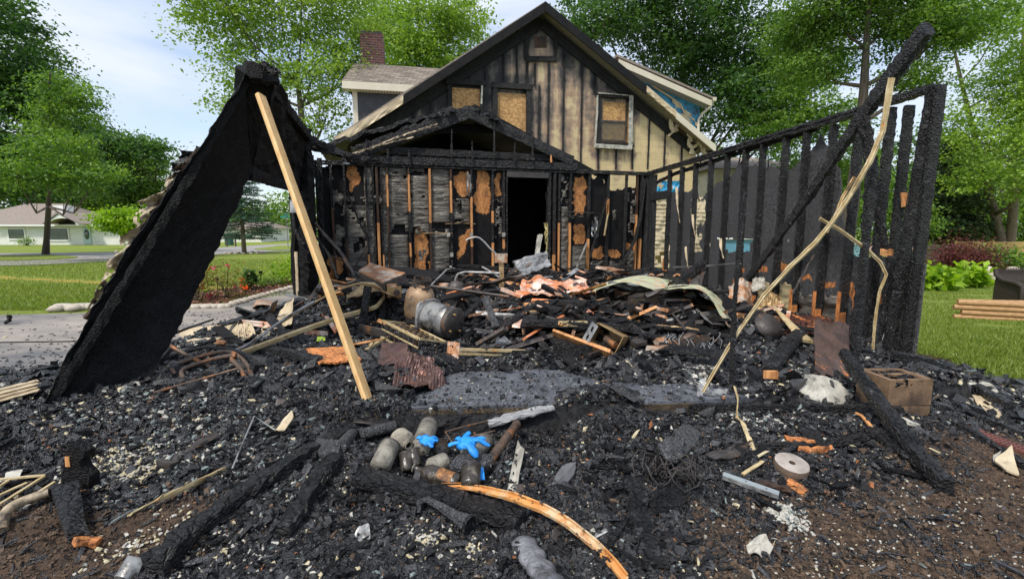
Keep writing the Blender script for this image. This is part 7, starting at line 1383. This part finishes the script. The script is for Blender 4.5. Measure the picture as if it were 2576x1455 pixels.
tag(trimstrip('burnt_ribbon','brown burnt ribbon hanging down from the thin black post',[at(1848,972,3.4),at(1856,1000,3.3),at(1853,1050,3.15),gh(1866,1082)+Vector((0,0,.06)),gh(1880,1110)+Vector((0,0,.04)),gh(1897,1140)+Vector((0,0,.01))],.028,'trim',tw=2.0,groove=False),cat='ribbon')
polyobj('metal_scrap','pale curled metal lip at the foot of the cream trim strip','metal scrap',[(1752,1010,.03),(1756,988,.10),(1768,986,.12),(1775,1000,.05),(1830,992,.05),(1825,1006,.03),(1780,1013,.02)],'graymetal',amp=.015,seed=8)
polyobj('metal_scrap','dark curled blade of metal below the burnt ribbon','metal scrap',[(1770,1160,.03),(1850,1138,.06),(1890,1132,.07),(1860,1158,.03),(1800,1168,.02)],'burntmetal',amp=.015,seed=9)
# coil disc
t=thing('coiled_disc','pale round coil of tape lying on the soil at the right','coil',gh(1985,1190)); c=gh(1986,1186); ax=Vector((.04,-.22,1)); r=.088
MB().lathe(c+Vector((0,0,.0)),ax,[(r*.2,.062),(r*.2,.0),(r*.92,-.005),(r,.008),(r,.05),(r*.97,.062)],34,j=.012).build('side',mat('brown coil side',(.22,.15,.10),(.12,.08,.06),scale=20,stretch=(1,1,6),bump=.4),t)
m_=MB(); m_.lathe(c,ax,[(r*.19,.063),(r*.3,.066),(r*.34,.064),(r*.5,.067),(r*.53,.065),(r*.7,.067),(r*.73,.065),(r*.88,.067),(r*.97,.063)],34,j=.012); m_.build('top_face',mat('pale coil face',(.42,.37,.33),(.26,.22,.19),scale=9,bump=.3,c3=(.08,.065,.055),s3=8,p3=.66),t)
# slotted strip
t=thing('slotted_strip','pale blue grey metal strip with two holes on the brown soil','metal strip',gh(1890,1245)); A,B=gh(1818,1214)+Vector((0,0,.05)),gh(1958,1262)+Vector((0,0,.045)); u_=(B-A).normalized(); s_=u_.cross(Vector((0,0,1))).normalized()*.018
L=(B-A).length
MB().sheet([A-s_,B-s_,B+s_,A+s_],90,9,.004,mask=lambda u,v:all(((u-q)*L)**2+((v-.5)*.036)**2>.006**2 for q in (.42,.78))).build('strip',mat('blue grey zinc strip',(.42,.47,.48),(.35,.40,.42),scale=3,rough=.45,metal=.4,bump=.15,c3=(.5,.2,.1),s3=6,p3=.66),t)
MB().sheet([A+s_,B+s_,B+s_-Vector((0,0,.02)),A+s_-Vector((0,0,.02))],4,1,.003).build('flange',M['graymetal'],t)
for pts,w,l in (([(1895,1222),(1940,1232),(1985,1240)],.035,'dark bark like splinter behind the slotted strip'),([(1980,1222),(2005,1232),(2022,1248)],.05,'orange brown wood splinter right of the slotted strip'),([(1975,1112),(2010,1115),(2042,1122)],.06,'bright orange rotted wood chunk on the black plank'),([(2010,1135),(2040,1140),(2090,1134)],.03,'small orange tipped stick below the bright orange chunk')):
    beamobj('burnt_splinter',l,'wood scrap',GB_(pts,.02),w,.03,mt='sootbrown' if 'dark' in l else 'orange',j=.007,step=.02)
beamobj('slat_piece','pair of thin dark slats left of the pale coil','slat',GB_([(1868,1205,.03),(1918,1172,.03)]),.02,.008,mt='trim',j=.001)
beamobj('slat_piece','thin dark slat touching the pale coil','slat',GB_([(2015,1195,.02),(2085,1222,.02)]),.035,.012,mt='char',j=.003)
def nest():
    m_=MB(); c=gh(1690,1200)
    for i in range(15):
        r0=random.uniform(.05,.14); a0=random.uniform(0,6.28); o=Vector((random.uniform(-.08,.08),random.uniform(-.06,.06),.03)); P=[c+o+Vector((math.cos(a0+q*.5)*r0*(1+.2*math.sin(q)),math.sin(a0+q*.5)*r0*.8,.05*math.sin(q*1.3+i)+.02)) for q in range(random.randint(6,13))]; m_.tube(P,.0035,5)
    tag(m_.build('cable_nest',M['cable']),'nest of burnt cables and wires on the soil','cables',kind='stuff')
nest()
polyobj('char_slab','flat dark slab lying on the burnt cable nest','slab',[(1653,1160,.10),(1680,1148,.12),(1718,1156,.12),(1715,1185,.09),(1680,1194,.08)],'osbchar',th=.02,amp=.006)
polyobj('char_slab','grey flaking slab above the cable nest','slab',[(1690,1098,.04),(1730,1088,.06),(1765,1110,.05),(1720,1155,.02)],'osbchar',th=.02,amp=.012,seed=11)
polyobj('char_slab','charred bark lump below the cable nest','slab',[(1626,1270,.02),(1650,1248,.06),(1710,1240,.06),(1734,1258,.04),(1700,1292,.01),(1650,1298,.01)],'charx',th=.03,amp=.02,seed=12)
polyobj('char_slab','grey pointed stone like flake left of the cable nest','slab',[(1384,1224,.01),(1412,1190,.04),(1448,1182,.05),(1446,1205,.03),(1415,1226,.01)],'osbchar',th=.012,amp=.006,seed=13)
bpy.context.scene.objects['char_slab.003'].data.materials[0]=mat('smooth grey flake',(.11,.11,.115),(.07,.07,.075),scale=8,rough=.6,bump=.3)
polyobj('metal_scrap','crinkled silvery foil scrap low on the brown soil','metal scrap',[(1876,1392,.02),(1895,1376,.04),(1925,1380,.05),(1944,1392,.03),(1925,1410,.01),(1895,1408,.01)],'white',amp=.03,seed=14)
polyobj('metal_scrap','small pale scrap with rusty centre at the bottom middle','metal scrap',[(1738,1382,.01),(1765,1372,.02),(1762,1400,.01),(1745,1402,.01)],'graymetal',amp=.01,seed=15) if 0 else None
# perforated brick slab
t=thing('perforated_brick','red perforated brick slab half buried at the right edge','brick',gh(2520,1120)); A,B=gh(2455,1088)+Vector((0,0,.015)),gh(2590,1142)+Vector((0,0,.02)); u_=(B-A).normalized(); s_=Vector((u_.y,-u_.x,0))*.055; L=(B-A).length
MB().sheet([A-s_,B-s_,B+s_,A+s_][::-1],60,22,.02,mask=lambda u,v:not (((u*12)%1-.5)**2*.8+((v*3)%1-.5)**2<.09 and .06<u<.95)).build('slab',mat('sooty red clay',(.16,.05,.035),(.09,.035,.028),scale=10,bump=.4,c3=(.03,.02,.018),s3=6,p3=.58),t)
M['greywood']=mat('ash grey wood',(.46,.46,.46),(.24,.24,.25),scale=6,rough=.8,bump=.8,bscale=25,stretch=(1,5,5),c3=(.05,.05,.05),s3=6,p3=.62)
# ============ centre foreground: bottles, gloves ============
BG='sooty bottles and jars in the centre heap'
def bottle(label,p,q,r,neck=True,mt='jar',cat='bottle',cap=None,name='bottle',k=(.3,.12)):
    P,Q=gh(p[0],p[1])+Vector((0,0,p[2])),gh(q[0],q[1])+Vector((0,0,q[2])); ax=(Q-P); L=ax.length; ax=ax/L; t=thing(name,label,cat,P,BG)
    pr=[(0,0),(r*.85,0),(r,.012),(r,L*(.62 if neck else .9))]
    pr+= [(r*.85,L*.70),(r*.45,L*.78),(r*.36,L*.84),(r*.36,L*.95),(r*.42,L*.96),(r*.42,L),(r*.3,L),(r*.28,L*.9)] if neck else [(r*.9,L*.93),(r*.9,L),(r*.8,L),(r*.78,L*.6)]
    MB().lathe(P,ax,pr,22,j=.012).build('body',M[mt],t)
    if neck: MB().lathe(P,ax,[(r*.45,L*.955),(r*.47,L*.955),(r*.47,L*.985),(r*.45,L*.985)],16,j=.03).build('rim',M['jar' if mt=='bottle' else 'burntmetal'],t)
    else: MB().lathe(P,ax,[(r*.94,L*.90),(r*1.0,L*.91),(r*1.0,L*.97),(r*.94,L*.98)],20,j=.02).build('rim',M['burntmetal'],t)
    return t
Bt=bottle
Bt('ash caked round bottle with its open neck facing the viewer',(1002,1128,.07),(1030,1150,.07),.062,mt='jar',cat='bottle')
bpy.context.scene.objects['bottle'].children[0].data.materials[0]=mat('ash white jar crust',(.42,.38,.30),(.22,.19,.15),scale=9,rough=.85,bump=.7,c3=(.06,.05,.04),s3=6,p3=.62)
Bt('rust marked grey can standing behind the blue glove',(1055,1148,.04),(1082,1112,.13),.058,False,'jar','can',name='can')
Bt('dark sooty jar lying left of the ash caked bottle',(955,1190,.03),(985,1145,.07),.055,False,'jar','jar',name='jar')
Bt('grey jar lying on its side behind the blue gloves',(1178,1165,.05),(1224,1140,.08),.055,False,'jar','jar',name='jar')
Bt('pale dusty bottle lying between the two blue gloves',(1125,1180,.05),(1062,1208,.05),.052,True,'jar')
Bt('small round jar with teal grey base showing between the gloves',(1112,1165,.06),(1112,1140,.06),.042,False,'bottle','jar',name='jar')
Bt('brown glass bottle with scorched label lying in front',(1155,1240,.05),(1040,1198,.05),.050,True,'bottle')
Bt('black jar at the right end of the brown glass bottle',(1182,1246,.04),(1186,1208,.08),.052,False,'bottle','jar',name='jar')
Bt('small dark green jar left of the pale dusty bottle',(1024,1198,.03),(1022,1172,.08),.035,False,'bottle','jar',name='jar')
Bt('small black jar just below the ash caked bottle',(1046,1186,.03),(1040,1162,.08),.036,False,'bottle','jar',name='jar')
# scorched label on the brown bottle
P,Q=gh(1155,1240)+Vector((0,0,.05)),gh(1040,1198)+Vector((0,0,.05)); ax=(Q-P).normalized(); x=Vector((0,0,1)); x=(x-ax*x.dot(ax)).normalized(); y=ax.cross(x); y=y if y.y<0 else -y; V=[];F=[]
for i in range(9):
    for k_ in range(7): a=-.2+k_*.22; V.append(P+ax*(.03+i*.011)+(x*math.cos(a)+y*math.sin(a))*.0515)
for i in range(8):
    for k_ in range(6): q=i*7+k_; F.append((q,q+1,q+8,q+7))
lb=[s for s in bpy.context.scene.objects if s.get('label','').startswith('brown glass bottle')][0]; MB().add(V,F).build('scorched_label',mat('scorched label paper',(.30,.12,.03),(.06,.03,.02),scale=25,rough=.6,bump=.3,c3=(.55,.28,.08),s3=20,p3=.6),lb)
for a,b,r,l in (((993,1088,.05),(905,1112,.05),.036,'thick charred roll above the bottles'),((888,1106,.05),(856,1142,.04),.034,'short charred roll left of the thick one'),((1300,1102,.10),(1234,1172,.04),.027,'brown burnt tube leaning right of the gloves')):
    P,Q=gh(*a[:2])+Vector((0,0,a[2])),gh(*b[:2])+Vector((0,0,b[2])); m_=MB().tube([P.lerp(Q,k/10) for k in range(11)],r,16,j=.03); m_.lathe(P,(P-Q),[(r*.98,0),(r*.98,.006),(r*.55,.006),(r*.5,-.01)],16); tag(m_.build('burnt_roll',M['jar' if 'brown' in l else 'osbchar']),l,'roll')
bpy.context.scene.objects['burnt_roll.002'].data.materials[0]=M['pipe']
polyobj('dark_tray','dark grey flat tray under the right blue glove','tray',[(1128,1214,.10),(1150,1196,.12),(1238,1192,.12),(1240,1202,.10),(1180,1220,.09)],'osbchar',th=.02,amp=.006,seed=21)
polyobj('char_slab','broad flat dark slab left of the charred rolls','slab',[(787,1140,.04),(800,1125,.06),(858,1132,.06),(852,1162,.04),(800,1155,.03)],'osbchar',th=.025,amp=.006,seed=22)
def glove(label,c,ang,fing,scale=1,lift=.12,seed=1):
    o=gh(*c)+Vector((0,0,lift)); t=None; m_=MB(); R3=Matrix.Rotation(ang,3,'Z'); s=scale
    T3=lambda x,y,z:o+R3@Vector((x*s,y*s,z*s))+Vector((0,0,(n1(x*22+seed,y*22,seed)-.5)*.03))
    # crumpled palm: two skins joined round the rim
    k=20; vs=[T3(0,0,.022)];rings=5
    for r in range(1,rings+1):
        for i in range(k):
            a=2*math.pi*i/k; q=r/rings; rx,ry=.052,.056; vs.append(T3(math.cos(a)*rx*q,math.sin(a)*ry*q,.022*(1-q**3)+(n1(math.cos(a)*q*3+4,math.sin(a)*q*3+4,seed)-.5)*.02))
    fs=[(0,1+i,1+(i+1)%k) for i in range(k)]
    for r in range(rings-1):
        for i in range(k): a=1+r*k+i; b=1+r*k+(i+1)%k; fs.append((a,a+k,b+k,b))
    vs.append(T3(0,0,-.012)); n_=len(vs)-1
    for i in range(k): fs.append((1+(rings-1)*k+(i+1)%k,1+(rings-1)*k+i,n_))
    m_.add(vs,fs,0,True)
    for (a,L,r,dr) in fing:
        d=Vector((math.cos(a),math.sin(a),0)); pts=[]; rad=[]
        for q in range(7):
            u=q/6; bx=d*(.030+L*u)+Vector((-d.y,d.x,0))*(math.sin(u*2.6+a)*.007); pts.append(T3(bx.x,bx.y,.012-dr*u*u)); rad.append(r*s*(1.15 if q==0 else (1.05-.12*u if q<6 else .55))*(1+random.uniform(-.14,.14)))
        b=len(m_.v); m_.tube(pts,rad,9,j=.10)
        # flatten the finger skins
        for vi in range(b,len(m_.v)):
            v=Vector(m_.v[vi]); nr=min(pts,key=lambda p:(p-v).length); v.z=nr.z+(v.z-nr.z)*.5; m_.v[vi]=tuple(v)
    return tag(m_.build('rubber_glove',M['glove']),label,'glove','blue rubber gloves dropped on the bottles')
glove('bright blue rubber glove spread open with fingers sticking out over the dark tray',(1174,1180),.2,[(1.35,.055,.015,-.01),(2.25,.05,.015,.01),(3.1,.055,.016,.01),(.35,.075,.015,.015),(-.15,.085,.016,.03),(-1.25,.065,.022,.045)],1.12,.15,3)
glove('crumpled blue rubber glove bunched beside the ash caked bottle',(1076,1165),.9,[(1.0,.03,.017,0),(2.0,.045,.017,.0),(-1.9,.05,.016,.02),(-1.0,.035,.012,.02),(-.3,.05,.012,.03)],.85,.13,8)
tag(MB().sheet([gh(1206,1222)+Vector((0,0,.04)),gh(1220,1222)+Vector((0,0,.04)),gh(1216,1206)+Vector((0,0,.08)),gh(1204,1207)+Vector((0,0,.08))],8,8,.003,lambda u,v:(n1(u*3,v*3)-.5)*.02).build('glove_finger',M['glove']),'torn blue glove scrap below the spread glove','glove')
beamobj('weathered_board','long grey white splintered board above the bottles','board scrap',GB_([(1228,1082,.05),(1310,1070,.08),(1392,1054,.09)]),.10,.03,'greywood',j=.006,step=.03,taper=lambda k:.75+.3*math.sin(3*k+.4))
polyobj('white_strip','ragged white strip standing right of the gloves','board scrap',[(1303,1136,.08),(1318,1162,.07),(1307,1208,.04),(1296,1262,.01),(1276,1238,.01),(1290,1185,.05)],'white',th=.01,amp=.008,seed=32)
beamobj('pale_board','pale wood offcut above the charred rolls','board scrap',GB_([(890,1068),(930,1074),(970,1084)],.03),.04,.012,mt='burntmetal',j=.002)
for pts,l in (([(1138,1143,.08),(1121,1120,.09),(1170,1104,.09),(1228,1086,.08)],'thin brown metal frame above the blue gloves'),([(1138,1143,.08),(1160,1136,.08),(1172,1132,.08),(1205,1122,.08),(1245,1112,.08)],'thin brown metal rod closing the frame above the gloves')):
    tb('bent_rod',l,'frame',pts,.006,mt='pipe',sm=False)
def flared():
    t=thing('flared_pipe','black pipe with hooked thin end and flared open end','pipe',gh(1110,1300)); P=[gh(1052,1300)+Vector((0,0,.02)),gh(1055,1286)+Vector((0,0,.05)),gh(1075,1285)+Vector((0,0,.06)),gh(1110,1302)+Vector((0,0,.055)),gh(1145,1322)+Vector((0,0,.05)),gh(1178,1342)+Vector((0,0,.05))]
    MB().tube(P,[.012,.013,.015,.02,.025,.040],14,cap=False,m=0).build('pipe',M['osbchar'],t); ax=(P[-1]-P[-2]).normalized(); MB().lathe(P[-1]-ax*.004,ax,[(.028,-.02),(.030,.0),(.043,.002),(.046,.010),(.042,.018),(.033,.016),(.031,-.03),(0,-.032)],20).build('collar',M['char'],t)
flared()
def channel():
    t=thing('orange_channel','long rusty orange bent metal channel curving to the bottom edge','metal channel',gh(1372,1325)); P=GB_([(1107,1245,.05),(1156,1254,.07),(1218,1269,.08),(1295,1296,.09),(1372,1322,.08),(1433,1349,.06),(1495,1389,.04),(1541,1432,.03),(1575,1475,.03)])
    tp=lambda k:.15+1.0*min(1,k*2.6)*(1-.25*max(0,k-.5)); MB().beam(P,.042,.005,up=(0,-.25,1),j=.0012,step=.025,taper=tp).build('web',M['trimo'],t)
    up_=Vector((0,0,.010)); MB().beam([p+up_+Vector((.006,.010,0)) for p in P],.006,.018,up=(0,-.25,1),j=.001,step=.03,taper=tp).build('flange',M['trimo'],t); MB().beam([p+up_*.2+Vector((-.012,-.022,0)) for p in P],.006,.016,up=(0,-.25,1),j=.001,step=.03,taper=tp).build('flange',M['trimo'],t)
channel()
def foillog():
    A=gh(1310,1372)+Vector((0,0,.03)); B=gh(1390,1490)+Vector((0,0,.03)); m_=MB(); P=[A.lerp(B,k/14) for k in range(15)]; m_.tube(P,[.03]+[.052+.006*math.sin(k*1.7) for k in range(13)]+[.05],18,j=.09); b0=m_
    zz=min(p.z for p in P)
    m_.v=[(x,y,zz+(z-zz)*.55) for x,y,z in m_.v]; tag(m_.build('wrapped_log',mat('crinkled grey wrap',(.28,.28,.30),(.13,.13,.145),scale=6,rough=.35,metal=.3,bump=.8,bscale=30,c3=(.04,.035,.03),s3=7,p3=.62)),'fat grey foil wrapped chunk at the bottom middle edge','chunk')
foillog()
m_=MB().tube([gh(308,1470)+Vector((0,0,.02)),gh(335,1440)+Vector((0,0,.03)),gh(362,1438)+Vector((0,0,.02))],[.03,.045,.03],14,j=.05); tag(m_.build('grey_cylinder',M['graymetal']),'smooth grey cylinder end at the bottom left edge','cylinder')
polyobj('silver_scrap','small silvery cup like scrap below the charred beams','metal scrap',[(890,1352,.02),(905,1344,.05),(930,1346,.05),(932,1366,.02),(905,1378,.01)],'graymetal',amp=.012,seed=33)
# ============ left foreground ============
def shard():
    Y=gh(178,1245).y+.02; P=[at(x,y,Y) for x,y in ((175,1113),(190,1122),(213,1135),(210,1150),(198,1160),(203,1175),(225,1197),(222,1224),(210,1246),(145,1250),(155,1200),(165,1150))]
    t=thing('upright_shard','black jagged board shard standing upright at the lower left','board shard',at(180,1250,Y)); MB().prism(P,(.25,1,0),.05).build('board',M['panel'],t)
    MB().box(at(170,1160,Y-.003),.02,.006,.05,0,0,.001).build('bare_wood_spot',M['stud'],t); MB().beam([at(143,1246,Y-.01),at(228,1238,Y-.01)],.02,.03,j=.006,step=.03).build('rusty_rim',M['rust'],t)
shard()
polyobj('charred_block','checkered charred block lying below the upright shard','charred block',[(131,1254,.07),(202,1244,.08),(212,1290,.07),(216,1332,.06),(230,1366,.05),(172,1370,.05),(150,1310,.06)],'charx',th=.05,amp=.006,seed=41)
beamobj('orange_block','orange burnt wood foot at the end of the charred block','wood scrap',GB_([(190,1378,.03),(222,1376,.03),(250,1374,.02)]),.04,.03,mt='orange',j=.004,step=.03)
tag(trimstrip('pale_strip','long pale wooden strip lying on the rubble at the left',GB_([(328,1304,.02),(400,1270,.03),(480,1235,.03),(568,1192,.03)]),.032,'trim',tw=.1,groove=False),cat='wood strip')
tb('thin_wire','thin bent grey rod rising right of the pale strip','rod',[(585,1187,.02),(610,1140,.05),(642,1082,.09),(668,1092,.07),(693,1100,.05)],.005,mt='graymetal',sm=False)
polyobj('plaster_flake','pale pointed scrap at the end of the thin bent rod','plaster piece',[(690,1102,.04),(715,1082,.07),(736,1066,.09),(740,1076,.07),(718,1096,.04)],'vinyl',amp=.01,seed=42)
tb('sooty_pipe','cream and soot patched pipe at the lower left edge','pipe',[(6,1345,.02),(18,1308,.04),(60,1285,.05),(128,1262,.05)],.022,mt='flap')
for i,(a,b,l) in enumerate((((0,1221),(116,1213),'upper thin cream lath at the left edge'),((0,1286),(114,1215),'cream lath slanting down to the left edge'),((0,1262),(70,1232),'short cream lath below the upper one'),((0,1240),(30,1222),'tiny cream lath end at the left edge'),((76,1270),(140,1230),'cream lath beside the upright shard'))):
    beamobj('cream_lath',l,'lath',[gh(*a)+Vector((0,0,.035)),gh(*b)+Vector((0,0,.04))],.014,.01,mt='trim',j=.001)
polyobj('white_shard','white torn sheet corner at the left edge','sheet scrap',[(-10,1222,.02),(20,1200,.04),(60,1200,.04),(50,1216,.02)],'white',amp=.01,seed=43)
c=gp(14,812,.02); tag(MB().beam([c,c+Vector((.06,0,.03)),c+Vector((.07,0,.12))],.05,.04,j=.01,step=.03).build('charred_hook',M['char']),'small black hook shaped scrap on the driveway','scrap')

# longer burnt boards lying in the foreground ash
m_=MB()
for i in range(120):
    px,py=random.uniform(-30,2600),1010+430*random.random()**.8; p=gh(px,py)
    if brownf(p.x,p.y)>.4 or (zF-.03<p.z and p.y>3.0 and -.7<p.x<1.6): continue
    a=(random.gauss(.75,.25) if px<1250 else random.gauss(-.3,.7)); L=random.uniform(.06,.30); M3=Matrix.Rotation(a,3,'Z')@Matrix.Rotation(random.gauss(0,.12),3,'Y')@Matrix.Rotation(random.gauss(0,.3),3,'X')
    q=M3@Vector((L/2,0,0)); m_.beam([p-q+Vector((0,0,.012)),p+q+Vector((0,0,.012))],random.uniform(.015,.05),random.uniform(.006,.02),up=M3@Vector((0,0,1)),j=.004,step=.02,m=random.choice((0,0,0,1,2,2)),taper=lambda k:.6+.5*math.sin(3.0*k+.1))
m_.build('burnt_board_scraps',[M['charx'],M['osbchar'],M['panel']],org=(0,0,0))['kind']='stuff'
